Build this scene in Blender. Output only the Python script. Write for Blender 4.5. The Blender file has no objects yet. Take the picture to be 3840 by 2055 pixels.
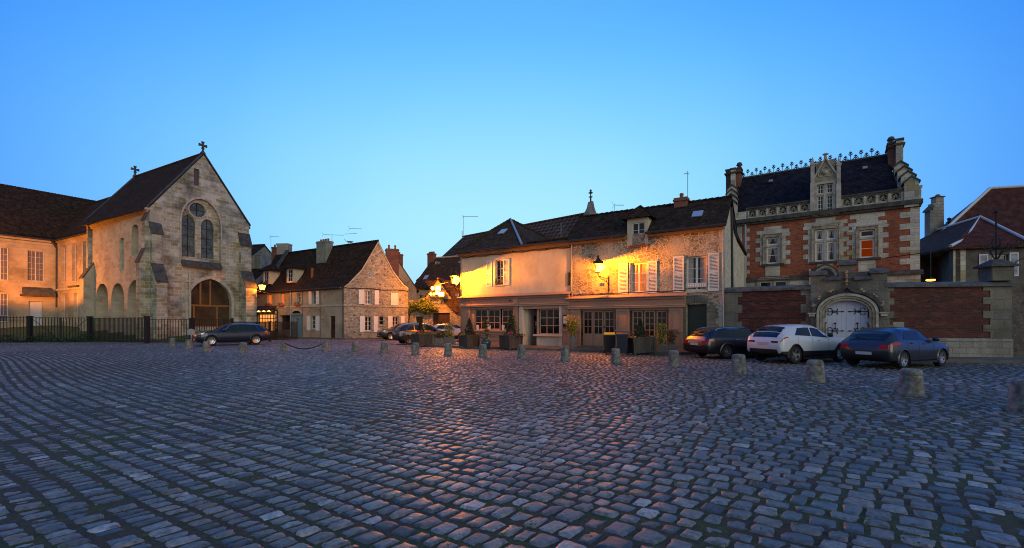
import bpy, bmesh, math, random
import numpy as np
from mathutils import Vector, Matrix
from mathutils.geometry import tessellate_polygon
random.seed(7); rng = np.random.default_rng(11)
SC = bpy.context.scene; COL = SC.collection
F = 1720.0; CX = 1920.0; HV = 1210.0; CH = 1.65      # focal length, optical axis, eye level (photo pixels) and eye height (m)
R = math.radians
def gnd(u, v, z=0.0):
    Y = F * (CH - z) / (v - HV); return Vector(((u - CX) / F * Y, Y, z))
def atY(u, Y, z=0.0): return Vector(((u - CX) / F * Y, Y, z))
def zat(v, Y): return CH + (HV - v) / F * Y

# ---------------------------------------------------------------- mesh builder
class MB:
    def __init__(s): s.v = []; s.f = []; s.m = []
    def add(s, vs, fs, mi=0):
        b = len(s.v); s.v += [tuple(p) for p in vs]; s.f += [tuple(b + i for i in f) for f in fs]; s.m += [mi] * len(fs); return s
    def box(s, x0, x1, y0, y1, z0, z1, mi=0):
        return s.add([(x0,y0,z0),(x1,y0,z0),(x1,y1,z0),(x0,y1,z0),(x0,y0,z1),(x1,y0,z1),(x1,y1,z1),(x0,y1,z1)],
                     [(0,3,2,1),(4,5,6,7),(0,1,5,4),(1,2,6,5),(2,3,7,6),(3,0,4,7)], mi)
    def poly(s, pts, mi=0): return s.add(pts, [tuple(range(len(pts)))], mi)
    def slab(s, pts, d, mi=0):          # polygon extruded by vector d
        n = len(pts); d = Vector(d); a = [Vector(p) for p in pts]; b = [p + d for p in a]
        fs = [tuple(range(n)), tuple(range(2*n-1, n-1, -1))] + [(i, i+n, (i+1) % n + n, (i+1) % n) for i in range(n)]
        return s.add(a + b, fs, mi)
    def panel(s, outline, holes=(), y0=0.0, t=.35, mi=0, back=True):   # outline / holes: (x,z) loops; a wall with real openings
        loops = [list(outline)] + [list(h) for h in holes]
        flat = [p for l in loops for p in l]
        tris = tessellate_polygon([[Vector((x, z, 0)) for x, z in l] for l in loops])
        s.add([(x, y0, z) for x, z in flat], tris, mi)
        if back: s.add([(x, y0 + t, z) for x, z in flat], [tuple(reversed(q)) for q in tris], mi)
        for l in loops:
            n = len(l); s.add([(x, y0, z) for x, z in l] + [(x, y0 + t, z) for x, z in l], [(i, (i+1) % n, (i+1) % n + n, i + n) for i in range(n)], mi)
        return s
    def tube(s, path, r, n=8, cap=True, mi=0):
        P = [Vector(p) for p in path]; rs = r if isinstance(r, (list, tuple)) else [r] * len(P); vs = []; prev = None
        for i, p in enumerate(P):
            d = (P[min(i+1, len(P)-1)] - P[max(i-1, 0)]).normalized()
            a = d.cross(Vector((0, 0, 1)));
            if a.length < .05: a = d.cross(Vector((1, 0, 0)))
            a.normalize()
            if prev is not None:
                a = (prev - d * prev.dot(d)); a.normalize()
            prev = a; b = d.cross(a)
            vs += [p + (a * math.cos(2*math.pi*k/n) + b * math.sin(2*math.pi*k/n)) * rs[i] for k in range(n)]
        fs = [(i*n+k, i*n+(k+1) % n, (i+1)*n+(k+1) % n, (i+1)*n+k) for i in range(len(P)-1) for k in range(n)]
        if cap: fs += [tuple(reversed(range(n))), tuple(range((len(P)-1)*n, len(P)*n))]
        return s.add(vs, fs, mi)
    def lathe(s, prof, c=(0, 0, 0), n=16, sq=False, mi=0, ang=0.0, cap=True):       # prof: (r,z) pairs
        vs = []; c = Vector(c)
        for r, z in prof: vs += [c + Vector((r*math.cos(2*math.pi*k/n+ang), r*math.sin(2*math.pi*k/n+ang), z)) for k in range(n)]
        fs = [(i*n+k, i*n+(k+1) % n, (i+1)*n+(k+1) % n, (i+1)*n+k) for i in range(len(prof)-1) for k in range(n)]
        if cap: fs += [tuple(reversed(range(n))), tuple(range((len(prof)-1)*n, len(prof)*n))]
        return s.add(vs, fs, mi)
    def leaves(s, pts, size, mi=0, flat=0.0):
        for p in pts:
            d = Vector(rng.normal(size=3)); d.z *= (1 - flat); d.normalize(); a = d.orthogonal().normalized(); a = Matrix.Rotation(random.random()*6.28, 3, d) @ a; b = d.cross(a)
            k = size * random.uniform(.6, 1.3); p = Vector(p)
            s.add([p - a*k, p + b*k*.45, p + a*k, p - b*k*.45], [(0, 1, 2, 3)], mi)
        return s
    def build(s, name, mat, parent=None, frame=None, smooth=False, recalc=True, sharp=None):
        me = bpy.data.meshes.new(name); me.from_pydata(s.v, [], s.f)
        ms = mat if isinstance(mat, (list, tuple)) else [mat]
        for m in ms: me.materials.append(M(m) if isinstance(m, str) else m)
        if len(ms) > 1: me.polygons.foreach_set('material_index', s.m)
        if recalc:
            bm = bmesh.new(); bm.from_mesh(me); bmesh.ops.recalc_face_normals(bm, faces=bm.faces); bm.to_mesh(me); bm.free()
        me.update(); autouv(me)
        if smooth: me.polygons.foreach_set('use_smooth', [True] * len(me.polygons))
        if sharp: me.set_sharp_from_angle(angle=R(sharp))
        o = bpy.data.objects.new(name, me); COL.objects.link(o); place(o, parent, frame); return o
def place(o, parent, frame):
    if parent is not None: o.parent = parent
    if frame is not None:
        o.location = Vector(frame.o) - (parent.location if parent is not None else Vector((0, 0, 0))); o.rotation_euler = (0, 0, frame.a)
def autouv(me):                                        # metres along the surface and up the slope
    n = len(me.polygons)
    if not n: return
    co = np.empty(len(me.vertices)*3); me.vertices.foreach_get('co', co); co = co.reshape(-1, 3)
    nr = np.empty(n*3); me.polygons.foreach_get('normal', nr); nr = nr.reshape(-1, 3)
    tot = np.empty(n, int); me.polygons.foreach_get('loop_total', tot)
    li = np.empty(len(me.loops), int); me.loops.foreach_get('vertex_index', li)
    t = np.cross(np.array([0, 0, 1.0]), nr); l = np.linalg.norm(t, axis=1); bad = l < .05; t[bad] = [1, 0, 0]; l[bad] = 1; t /= l[:, None]
    flip = (t[:, 0] < -.01) | ((abs(t[:, 0]) <= .01) & (t[:, 1] < 0)); t[flip] *= -1
    b = np.cross(nr, t); b[b[:, 2] < 0] *= -1
    fi = np.repeat(np.arange(n), tot); p = co[li]
    uv = np.stack([(p*t[fi]).sum(1), (p*b[fi]).sum(1)], 1)
    me.uv_layers.new(name='UVMap').data.foreach_set('uv', uv.ravel())
class Frame:
    def __init__(s, o, a=0.0): s.o = Vector(o); s.a = a
    def w(s, x, y, z): c, d = math.cos(s.a), math.sin(s.a); return Vector((s.o.x + x*c - y*d, s.o.y + x*d + y*c, s.o.z + z))
class Wall(Frame):                                      # x along the wall (left to right as seen), y into the building, z up
    def __init__(s, p0, p1, zb=0.0):
        p0 = Vector(p0[:2]); p1 = Vector(p1[:2]); d = p1 - p0; s.L = d.length; s.d = d / s.L; s.n = Vector((-s.d.y, s.d.x))
        super().__init__((p0.x, p0.y, 0), math.atan2(d.y, d.x)); s.holes = []
    def s(s, u, off=0.0):
        a = (u - CX) / F; p = Vector(s.o[:2]) - s.n * off; return (a * p.y - p.x) / (s.d.x - a * s.d.y)
    def z(s, u, v, off=0.0):
        p = Vector(s.o[:2]) - s.n * off; return zat(v, p.y + s.s(u, off) * s.d.y)
    def R(s, u0, v0, u1, v1, off=0.0):
        m = (u0 + u1) / 2; return s.s(u0, off), s.s(u1, off), s.z(m, v1, off), s.z(m, v0, off)
def tag(o, label=None, cat=None, group=None, kind=None):
    if label: o['label'] = label
    if cat: o['category'] = cat
    if group: o['group'] = group
    if kind: o['kind'] = kind
    return o
def thing(name, label, cat, loc=(0, 0, 0), rz=0.0, group=None):
    o = bpy.data.objects.new(name, None); COL.objects.link(o); o.location = loc; o.rotation_euler = (0, 0, rz); o.empty_display_size = .3
    return tag(o, label, cat, group)
def copy_thing(src, loc, rz, label, group=None, scale=1.0):
    r = src.copy(); COL.objects.link(r); r.location = loc; r.rotation_euler = (0, 0, rz); r.scale = (scale,)*3; r['label'] = label
    if group: r['group'] = group
    for ch in list(src.children):
        c = ch.copy(); COL.objects.link(c); c.parent = r
        for g in ch.children:
            d = g.copy(); COL.objects.link(d); d.parent = c
    return r
def rect(x0, x1, z0, z1): return [(x0, z0), (x1, z0), (x1, z1), (x0, z1)]
def arch(x0, x1, z0, zs, za, kind='round', n=9):        # opening outline, spring line zs, crown za
    m = (x0 + x1) / 2; h = (x1 - x0) / 2; pts = [(x0, z0), (x1, z0)]
    if kind == 'point':
        H = za - zs; r = (h*h + H*H) / (2*h); cx = x1 - r; A = math.atan2(H, m - cx)
        for k in range(n + 1): pts.append((cx + r*math.cos(A*k/n), zs + r*math.sin(A*k/n)))
        pts += [(2*m - x, z) for x, z in reversed(pts[2:-1])]
    else:
        for k in range(2*n + 1):
            t = math.pi * k / (2*n); pts.append((m + h * math.cos(t), zs + (za - zs) * math.sin(t)))
    return pts

# ---------------------------------------------------------------- materials
_M = {}
class N:
    def __init__(s, name):
        s.m = bpy.data.materials.new(name); s.m.use_nodes = True; s.t = s.m.node_tree; s.t.nodes.clear()
        s.out = s.t.nodes.new('ShaderNodeOutputMaterial'); s.p = s.new('ShaderNodeBsdfPrincipled'); s.link(s.p.outputs[0], s.out.inputs[0])
    def new(s, t, **k):
        n = s.t.nodes.new(t)
        for a, b in k.items(): setattr(n, a, b)
        return n
    def link(s, a, b): s.t.links.new(a, b)
    def uv(s): return s.new('ShaderNodeTexCoord').outputs['UV']
    def ob(s): return s.new('ShaderNodeTexCoord').outputs['Object']
    def noise(s, vec, scale, detail=3, rough=.55):
        n = s.new('ShaderNodeTexNoise'); n.inputs['Scale'].default_value = scale; n.inputs['Detail'].default_value = detail; n.inputs['Roughness'].default_value = rough
        if vec: s.link(vec, n.inputs['Vector'])
        return n
    def ramp(s, fac, stops, interp='LINEAR'):
        r = s.new('ShaderNodeValToRGB'); e = r.color_ramp; e.interpolation = interp
        while len(e.elements) < len(stops): e.elements.new(.5)
        for i, (p, c) in enumerate(stops): e.elements[i].position = p; e.elements[i].color = (c, c, c, 1) if isinstance(c, (int, float)) else (*c[:3], 1)
        s.link(fac, r.inputs[0]); return r.outputs[0]
    def mix(s, fac, a, b, mode='MIX'):
        m = s.new('ShaderNodeMix', data_type='RGBA', blend_type=mode)
        for i, x in ((0, fac), (6, a), (7, b)):
            if isinstance(x, (int, float)): m.inputs[i].default_value = x if i == 0 else (x, x, x, 1)
            elif isinstance(x, tuple): m.inputs[i].default_value = (*x[:3], 1)
            else: s.link(x, m.inputs[i])
        return m.outputs[2]
    def math(s, op, a, b=0.0):
        m = s.new('ShaderNodeMath', operation=op)
        for i, x in enumerate((a, b)):
            if isinstance(x, (int, float)): m.inputs[i].default_value = x
            else: s.link(x, m.inputs[i])
        return m.outputs[0]
    def mapping(s, vec, scale=(1, 1, 1), loc=(0, 0, 0), rot=(0, 0, 0)):
        m = s.new('ShaderNodeMapping'); s.link(vec, m.inputs[0]); m.inputs['Scale'].default_value = scale; m.inputs['Location'].default_value = loc; m.inputs['Rotation'].default_value = rot; return m.outputs[0]
    def bump(s, h, strength=.5, dist=.02):
        b = s.new('ShaderNodeBump'); b.inputs['Strength'].default_value = strength; b.inputs['Distance'].default_value = dist; s.link(h, b.inputs['Height']); s.link(b.outputs[0], s.p.inputs['Normal'])
    def set(s, col=None, rough=.8, metal=0.0, **k):
        if col is not None:
            if isinstance(col, tuple): s.p.inputs['Base Color'].default_value = (*col[:3], 1)
            else: s.link(col, s.p.inputs['Base Color'])
        if isinstance(rough, (int, float)): s.p.inputs['Roughness'].default_value = rough
        else: s.link(rough, s.p.inputs['Roughness'])
        s.p.inputs['Metallic'].default_value = metal
        for a, b in k.items(): s.p.inputs[a.replace('_', ' ')].default_value = b
        return s.m
def defmat(f): _M[f.__name__] = f; return f
def M(name):
    x = _M[name]
    if callable(x): x = _M[name] = x()
    return x
def simple(name, col, rough=.6, metal=0.0, var=.25, sc=6, **k):
    def f():
        n = N(name); z = n.noise(n.ob(), sc, 4); c = n.mix(n.ramp(z.outputs[0], [(.3, 1 - var), (.7, 1 + var*.4)]), (0, 0, 0), col, 'MIX') if False else n.mix(1.0, n.ramp(z.outputs[0], [(.3, 1 - var), (.72, 1.0)]), col, 'MULTIPLY')
        n.bump(z.outputs[0], .15, .01); return n.set(c, rough, metal, **k)
    _M[name] = f
def emis(name, col, st, clear=0.0):
    def f():
        n = N(name); n.t.nodes.remove(n.p); e = n.new('ShaderNodeEmission'); e.inputs[0].default_value = (*col, 1); e.inputs[1].default_value = st
        if clear:
            t = n.new('ShaderNodeBsdfTransparent'); m = n.new('ShaderNodeMixShader'); m.inputs[0].default_value = clear; n.link(e.outputs[0], m.inputs[1]); n.link(t.outputs[0], m.inputs[2]); n.link(m.outputs[0], n.out.inputs[0])
        else: n.link(e.outputs[0], n.out.inputs[0])
        return n.m
    _M[name] = f
def blocks(name, c1, c2, mortar, bw, bh, ms=.012, patch=None, patch2=None, rough=.85, bump=.5, stain=.35, wob=.03, dashes=None, psc=.5, pth=.58):
    def f():
        n = N(name); uv = n.uv(); wn = n.noise(uv, 1.3, 2); v = n.new('ShaderNodeVectorMath', operation='MULTIPLY_ADD'); n.link(wn.outputs[1], v.inputs[0]); v.inputs[1].default_value = (wob, wob, 0); n.link(uv, v.inputs[2])
        b = n.new('ShaderNodeTexBrick'); n.link(v.outputs[0], b.inputs['Vector']); b.inputs['Scale'].default_value = 1; b.inputs['Brick Width'].default_value = bw; b.inputs['Row Height'].default_value = bh
        b.inputs['Mortar Size'].default_value = ms; b.inputs['Mortar Smooth'].default_value = .3; b.offset = .5
        b.inputs['Color1'].default_value = (*c1, 1); b.inputs['Color2'].default_value = (*c2, 1); b.inputs['Mortar'].default_value = (*mortar, 1)
        c = b.outputs[0]
        if patch:       # odd blocks of another stone: a second brick grid picks them
            b2 = n.new('ShaderNodeTexBrick'); n.link(v.outputs[0], b2.inputs['Vector']); b2.inputs['Scale'].default_value = 1; b2.inputs['Brick Width'].default_value = bw; b2.inputs['Row Height'].default_value = bh; b2.inputs['Mortar Size'].default_value = 0; b2.inputs['Bias'].default_value = 0
            b2.inputs['Color1'].default_value = (0, 0, 0, 1); b2.inputs['Color2'].default_value = (1, 1, 1, 1)
            c = n.mix(n.math('MULTIPLY', n.ramp(b2.outputs[0], [(.72, 0), (.82, 1)]), n.math('SUBTRACT', 1.0, b.outputs[1])), c, patch)
            if patch2: c = n.mix(n.math('MULTIPLY', n.ramp(b2.outputs[0], [(.16, 1), (.24, 0)]), n.math('SUBTRACT', 1.0, b.outputs[1])), c, patch2)
        if dashes:
            b3 = n.new('ShaderNodeTexBrick'); n.link(n.mapping(uv, loc=(0, .1, 0)), b3.inputs['Vector']); b3.inputs['Scale'].default_value = 1; b3.offset = .5; b3.inputs['Brick Width'].default_value = .46; b3.inputs['Row Height'].default_value = .42; b3.inputs['Mortar Size'].default_value = .19; b3.inputs['Mortar Smooth'].default_value = 0
            c = n.mix(n.math('SUBTRACT', 1.0, b3.outputs[1]), c, dashes)
        st = n.noise(uv, psc, 6, .65); c = n.mix(stain, c, n.mix(1.0, c, n.ramp(st.outputs[0], [(.35, .12), (pth, 1.0)]), 'MULTIPLY'))
        fine = n.noise(uv, 14, 5); c = n.mix(.5, c, n.mix(1.0, c, n.ramp(fine.outputs[0], [(.3, .5), (.7, 1.3)]), 'MULTIPLY'))
        n.bump(n.math('ADD', n.math('MULTIPLY', b.outputs[1], -1.0), n.math('MULTIPLY', fine.outputs[0], .8)), bump, .02); return n.set(c, rough)
    _M[name] = f
def rubble(name, cols, mortar, sc=4.0, edge=.06, bump=.8, stretch=1.7, plaster=None, pl=(.45, .55)):
    def f():
        n = N(name); uv = n.uv(); wn = n.noise(uv, 2.5, 3); v = n.new('ShaderNodeVectorMath', operation='MULTIPLY_ADD'); n.link(wn.outputs[1], v.inputs[0]); v.inputs[1].default_value = (.16, .12, 0); n.link(n.mapping(uv, (1, stretch, 1)), v.inputs[2])
        vo = n.new('ShaderNodeTexVoronoi', feature='F1'); vo.inputs['Scale'].default_value = sc; n.link(v.outputs[0], vo.inputs['Vector'])
        ve = n.new('ShaderNodeTexVoronoi', feature='DISTANCE_TO_EDGE'); ve.inputs['Scale'].default_value = sc; n.link(v.outputs[0], ve.inputs['Vector'])
        sep = n.new('ShaderNodeSeparateColor'); n.link(vo.outputs['Color'], sep.inputs[0])
        c = n.ramp(sep.outputs[0], [(i / max(1, len(cols)-1), x) for i, x in enumerate(cols)]); e = n.ramp(ve.outputs[0], [(edge*.35, 1), (edge, 0)])
        if plaster:
            pn = n.noise(uv, .55, 4); e = n.mix(1.0, e, n.ramp(pn.outputs[0], [(pl[0], 0), (pl[1], .95)]), 'SCREEN')
        c = n.mix(e, c, mortar); fine = n.noise(uv, 16, 5); c = n.mix(.6, c, n.mix(1.0, c, n.ramp(fine.outputs[0], [(.3, .35), (.65, 1.2)]), 'MULTIPLY'))
        st = n.noise(uv, .4, 5); c = n.mix(.45, c, n.mix(1.0, c, n.ramp(st.outputs[0], [(.35, .35), (.6, 1.0)]), 'MULTIPLY'))
        n.bump(n.math('ADD', n.math('MULTIPLY', e, -.7), n.math('MULTIPLY', fine.outputs[0], .9)), bump, .03); return n.set(c, .9)
    _M[name] = f
def tiles(name, c1, c2, moss=(.05, .05, .03), w=.17, h=.11, lichen=(.28, .25, .2), bump=.7, rough=.75, pat=0.0, li=.67):
    def f():
        n = N(name); uv = n.uv(); b = n.new('ShaderNodeTexBrick'); wn = n.noise(uv, 1.0, 2); v = n.new('ShaderNodeVectorMath', operation='MULTIPLY_ADD'); n.link(wn.outputs[1], v.inputs[0]); v.inputs[1].default_value = (.05, .06, 0); n.link(uv, v.inputs[2]); n.link(v.outputs[0], b.inputs['Vector'])
        b.inputs['Scale'].default_value = 1; b.inputs['Brick Width'].default_value = w; b.inputs['Row Height'].default_value = h; b.inputs['Mortar Size'].default_value = .012; b.inputs['Color1'].default_value = (*c1, 1); b.inputs['Color2'].default_value = (*c2, 1); b.inputs['Mortar'].default_value = (.008, .007, .006, 1)
        c = b.outputs[0]
        if pat:
            w_ = n.new('ShaderNodeTexChecker'); w_.inputs['Scale'].default_value = 1/pat; n.link(n.mapping(uv, rot=(0, 0, R(45))), w_.inputs[0]); c = n.mix(n.math('MULTIPLY', w_.outputs[1], .30), c, (.30, .25, .2))
        big = n.noise(uv, .35, 5, .65); c = n.mix(n.ramp(big.outputs[0], [(.42, 0), (.68, .75)]), c, moss); li_ = n.noise(uv, 6.5, 3, .7); c = n.mix(n.ramp(li_.outputs[0], [(li, 0), (li+.05, .7)]), c, lichen)
        mid = n.noise(uv, 2.2, 4); c = n.mix(.8, c, n.mix(1.0, c, n.ramp(mid.outputs[0], [(.3, .4), (.7, 1.5)]), 'MULTIPLY'))
        row = n.new('ShaderNodeTexWave', wave_type='BANDS', bands_direction='Y', wave_profile='SAW'); row.inputs['Scale'].default_value = .314/h; row.inputs['Distortion'].default_value = .6; n.link(uv, row.inputs['Vector'])
        n.bump(n.math('ADD', n.math('MULTIPLY', b.outputs[1], -1.0), n.math('ADD', row.outputs[1], n.math('MULTIPLY', mid.outputs[0], 1.5))), bump, .025); n.p.inputs['Specular IOR Level'].default_value = .06; return n.set(c, rough)
    _M[name] = f
blocks('church_stone', (.38, .345, .245), (.46, .425, .32), (.58, .55, .46), .68, .32, .026, patch=(.56, .53, .44), patch2=(.36, .285, .145), stain=.75, bump=.6, pth=.55)
blocks('ashlar', (.46, .37, .24), (.52, .43, .29), (.38, .30, .2), 1.1, .42, .008, patch=(.5, .42, .3), stain=.6, bump=.3, psc=.35)
blocks('pale_stone', (.52, .50, .42), (.64, .62, .54), (.33, .31, .25), .75, .36, .01, patch=(.42, .36, .22), stain=.5)
blocks('grey_stone', (.17, .155, .125), (.235, .215, .175), (.11, .10, .085), .8, .45, .01, patch=(.17, .16, .14), stain=.6)
blocks('plinth_stone', (.26, .24, .21), (.35, .33, .30), (.16, .15, .13), .55, .27, .012, stain=.6)
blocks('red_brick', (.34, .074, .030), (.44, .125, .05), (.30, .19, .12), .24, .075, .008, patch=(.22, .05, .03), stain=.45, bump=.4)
blocks('wall_brick', (.085, .015, .011), (.115, .022, .016), (.095, .05, .04), .26, .085, .011, patch=(.05, .012, .010), patch2=(.14, .04, .03), stain=.35, bump=.4, dashes=(.02, .015, .014))  # base tones lowered: the garden wall's weaker light is put into the colour
blocks('chimney_brick', (.22, .06, .04), (.30, .10, .06), (.2, .15, .12), .22, .07, .012, stain=.5)
blocks('white_brick', (.45, .42, .37), (.55, .52, .47), (.25, .2, .17), .22, .09, .014, stain=.4)
rubble('rubble_stone', [(.20, .165, .12), (.36, .31, .23), (.15, .13, .10), (.44, .39, .30)], (.52, .46, .37), 3.6, .12, plaster=True, pl=(.47, .6))
rubble('rough_render', [(.24, .20, .155), (.42, .36, .28), (.16, .135, .105)], (.44, .38, .30), 4.5, .16, bump=.9, plaster=True, pl=(.38, .5))
rubble('gable_rubble', [(.27, .25, .21), (.54, .50, .42), (.13, .12, .10)], (.40, .37, .31), 3.6, .12, bump=1.0, plaster=True, pl=(.55, .68))
rubble('dark_rubble', [(.10, .08, .06), (.16, .13, .1), (.06, .05, .04)], (.10, .085, .07), 4.0, .08)
tiles('old_tiles', (.042, .027, .020), (.090, .057, .042), moss=(.03, .024, .015), rough=.95, lichen=(.20, .17, .13), li=.64)
tiles('brown_tiles', (.075, .045, .030), (.13, .08, .052), moss=(.06, .04, .025), li=.62, rough=.95, lichen=(.2, .18, .14))
tiles('patterned_tiles', (.055, .035, .03), (.10, .065, .052), moss=(.06, .045, .035), pat=.55, li=.85, rough=.95)
tiles('red_tiles', (.105, .040, .034), (.14, .055, .045), moss=(.085, .042, .035), li=.85)
tiles('slate', (.018, .018, .03), (.03, .03, .045), moss=(.02, .02, .03), w=.2, h=.14, lichen=(.07, .075, .085), rough=.6, li=.78)
@defmat
def cream_render():
    n = N('cream_render'); uv = n.uv(); a = n.noise(uv, .5, 5, .6); b = n.noise(n.mapping(uv, (1.3, .7, 1)), .9, 6, .75)
    c = n.mix(n.ramp(a.outputs[0], [(.35, 0), (.65, 1)]), (.55, .47, .345), (.64, .56, .43)); c = n.mix(.30, c, n.mix(1.0, c, n.ramp(b.outputs[0], [(.35, .35), (.55, 1)]), 'MULTIPLY')); f = n.noise(uv, 30, 4); n.bump(f.outputs[0], .25, .008); return n.set(c, .85)
@defmat
def white_gable():
    n = N('white_gable'); uv = n.uv(); a = n.noise(uv, 1.2, 6, .7); f = n.noise(uv, 5.5, 3, .6); c = n.mix(n.ramp(a.outputs[0], [(.35, 0), (.65, 1)]), (.42, .39, .27), (.58, .56, .46))
    c = n.mix(n.ramp(f.outputs[0], [(.35, 1), (.40, 0)]), c, (.10, .09, .07)); n.bump(f.outputs[0], .6, .03); return n.set(c, .9)
simple('weathered_cap', (.105, .10, .09), .9, var=.7, sc=3)
simple('dark_coping', (.15, .15, .155), .85, var=.75, sc=3)
simple('surround_stone', (.56, .52, .43), .8, var=.5, sc=3)
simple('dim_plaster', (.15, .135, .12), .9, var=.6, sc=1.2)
simple('pale_pane', (.17, .15, .17), .25, var=.3)
simple('moulding_stone', (.44, .38, .28), .8, var=.65, sc=4)
simple('lead', (.35, .37, .42), .5, var=.3)
simple('white_paint', (.74, .74, .74), .45, var=.12)
simple('grey_white_paint', (.60, .62, .66), .5, var=.12)
simple('lavender_paint', (.58, .60, .74), .5, var=.15, sc=2)
simple('shop_paint', (.36, .20, .14), .5, var=.15)
simple('shop_paint_light', (.48, .29, .20), .5, var=.12)
simple('cream_paint', (.62, .54, .44), .6, var=.15)
simple('blue_paint', (.12, .26, .36), .5, var=.3)
simple('door_red', (.06, .02, .02), .5)
simple('door_green', (.008, .022, .020), .4)
simple('dark_wood', (.05, .035, .022), .7, var=.5)
simple('orange_wood', (.30, .13, .035), .5, var=.3)
simple('mauve_wood', (.11, .075, .09), .6)
simple('eave_wood', (.24, .13, .06), .7)
simple('iron', (.007, .007, .008), .7)
simple('zinc', (.30, .32, .36), .45, .6)
simple('dark_pipe', (.05, .045, .05), .5, .3)
simple('terracotta', (.35, .09, .04), .8)
simple('bollard_stone', (.30, .295, .265), .9, var=.8, sc=9)
simple('curtain_cloth', (.45, .38, .36), .9, var=.4)
simple('planter_grey', (.20, .19, .18), .8, var=.2)
simple('teal_glaze', (.02, .10, .11), .2, var=.4)
simple('bin_black', (.018, .018, .022), .45)
simple('bin_navy', (.02, .024, .045), .45)
simple('bin_yellow', (.62, .45, .01), .4, var=.1)
simple('plastic_black', (.012, .012, .013), .55, var=.1)
simple('tyre', (.012, .012, .012), .85, var=.3)
simple('alloy', (.55, .56, .58), .3, .9, var=.1)
simple('dark_alloy', (.12, .12, .13), .3, .8, var=.1)
simple('chrome', (.8, .8, .82), .12, 1.0, var=.05)
simple('red_lens', (.35, .01, .02), .15, var=.1, Emission_Color=(1, .02, .03, 1), Emission_Strength=.03)
simple('clear_lens', (.5, .52, .55), .1, .3, var=.1)
simple('plate_white', (.5, .5, .5), .4, var=.05)
simple('paper', (.6, .58, .55), .7, var=.1)
simple('kerb_stone', (.15, .14, .13), .85, var=.5, sc=3)
simple('soil', (.03, .022, .015), .95)
simple('pink_petal', (.6, .04, .32), .6, var=.3)
simple('red_petal', (.35, .01, .015), .6, var=.3)
simple('plaster_grey', (.30, .31, .25), .9, var=.45, sc=1.5)
simple('line_paint', (.42, .42, .44), .7, var=.6, sc=9)
def leafmat(name, c1, c2):
    def f():
        n = N(name); g = n.new('ShaderNodeNewGeometry'); c = n.ramp(g.outputs['Random Per Island'], [(0, c1), (1, c2)])
        n.p.inputs['Transmission Weight'].default_value = 0; return n.set(c, .55)
    _M[name] = f
leafmat('yew_leaf', (.008, .022, .008), (.03, .06, .016)); leafmat('conifer_leaf', (.015, .04, .014), (.07, .10, .03)); leafmat('vine_leaf', (.08, .13, .015), (.24, .25, .04))
leafmat('bamboo_leaf', (.22, .20, .03), (.48, .36, .07)); leafmat('bush_leaf', (.10, .12, .02), (.30, .28, .05)); leafmat('grass_leaf', (.035, .09, .012), (.08, .16, .03)); leafmat('brown_leaf', (.05, .04, .02), (.12, .09, .04))
@defmat
def glass():
    n = N('glass'); z = n.noise(n.ob(), 1.5, 2); n.bump(z.outputs[0], .12, .02); return n.set((.010, .009, .009), .06, IOR=1.38)
@defmat
def leaded_glass():
    n = N('leaded_glass'); uv = n.uv(); b = n.new('ShaderNodeTexBrick'); b.offset = 0; n.link(n.mapping(uv, rot=(0, 0, R(45))), b.inputs['Vector']); b.inputs['Scale'].default_value = 1; b.inputs['Brick Width'].default_value = .12; b.inputs['Row Height'].default_value = .12; b.inputs['Mortar Size'].default_value = .012
    b.inputs['Color1'].default_value = (.09, .13, .105, 1); b.inputs['Color2'].default_value = (.14, .19, .155, 1); b.inputs['Mortar'].default_value = (.02, .02, .02, 1); a = n.noise(uv, 1.5, 3)
    c = n.mix(.6, b.outputs[0], n.mix(1.0, b.outputs[0], n.ramp(a.outputs[0], [(.4, .3), (.6, 1.3)]), 'MULTIPLY')); return n.set(c, .35)
@defmat
def brown_glass():
    n = N('brown_glass'); a = n.noise(n.ob(), .8, 3); c = n.ramp(a.outputs[0], [(.35, (.03, .022, .015)), (.65, (.09, .055, .025))]); return n.set(c, .12)
emis('lit_orange', (1, .16, .02), .85); emis('lit_dim', (1, .11, .008), .13); emis('lit_warm', (1, .35, .10), .8); emis('lit_cafe', (1, .33, .07), 1.3); emis('lit_sign', (1, .5, .12), 4.0)
emis('lamp_glass', (1, .33, .03), 16, .25); emis('lamp_glass_strong', (1, .32, .012), 95, .2); emis('lamp_cover', (1, .28, .03), 8)
def wood(name, c1, c2, w=.12):
    def f():
        n = N(name); uv = n.uv(); b = n.new('ShaderNodeTexBrick'); n.link(n.mapping(uv, rot=(0, 0, R(90))), b.inputs['Vector']); b.inputs['Scale'].default_value = 1; b.inputs['Brick Width'].default_value = 4; b.inputs['Row Height'].default_value = w; b.inputs['Mortar Size'].default_value = .006
        b.inputs['Color1'].default_value = (*c1, 1); b.inputs['Color2'].default_value = (*c2, 1); b.inputs['Mortar'].default_value = (.005, .005, .005, 1)
        g = n.noise(n.mapping(uv, (14, 1.2, 1)), 2, 5, .7); c = n.mix(.7, b.outputs[0], n.mix(1.0, b.outputs[0], n.ramp(g.outputs[0], [(.3, .3), (.7, 1.5)]), 'MULTIPLY')); n.bump(n.math('SUBTRACT', g.outputs[0], b.outputs[1]), .5, .01); return n.set(c, .8)
    _M[name] = f
wood('planter_wood', (.055, .045, .038), (.085, .07, .06), .11); wood('gate_wood', (.055, .03, .018), (.08, .045, .025), .14)
def paint(name, col, rough=.3, metal=.0):
    def f():
        n = N(name); return n.set(col, rough, metal, Coat_Weight=.55, Coat_Roughness=.03)
    _M[name] = f
paint('paint_black', (.008, .008, .012)); paint('paint_navy', (.006, .010, .028)); paint('paint_white', (.60, .62, .66), .35, .0); paint('paint_greyblue', (.022, .025, .036)); paint('paint_brown', (.035, .018, .012)); paint('paint_warmwhite', (.6, .58, .56), .35, .1)
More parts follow.
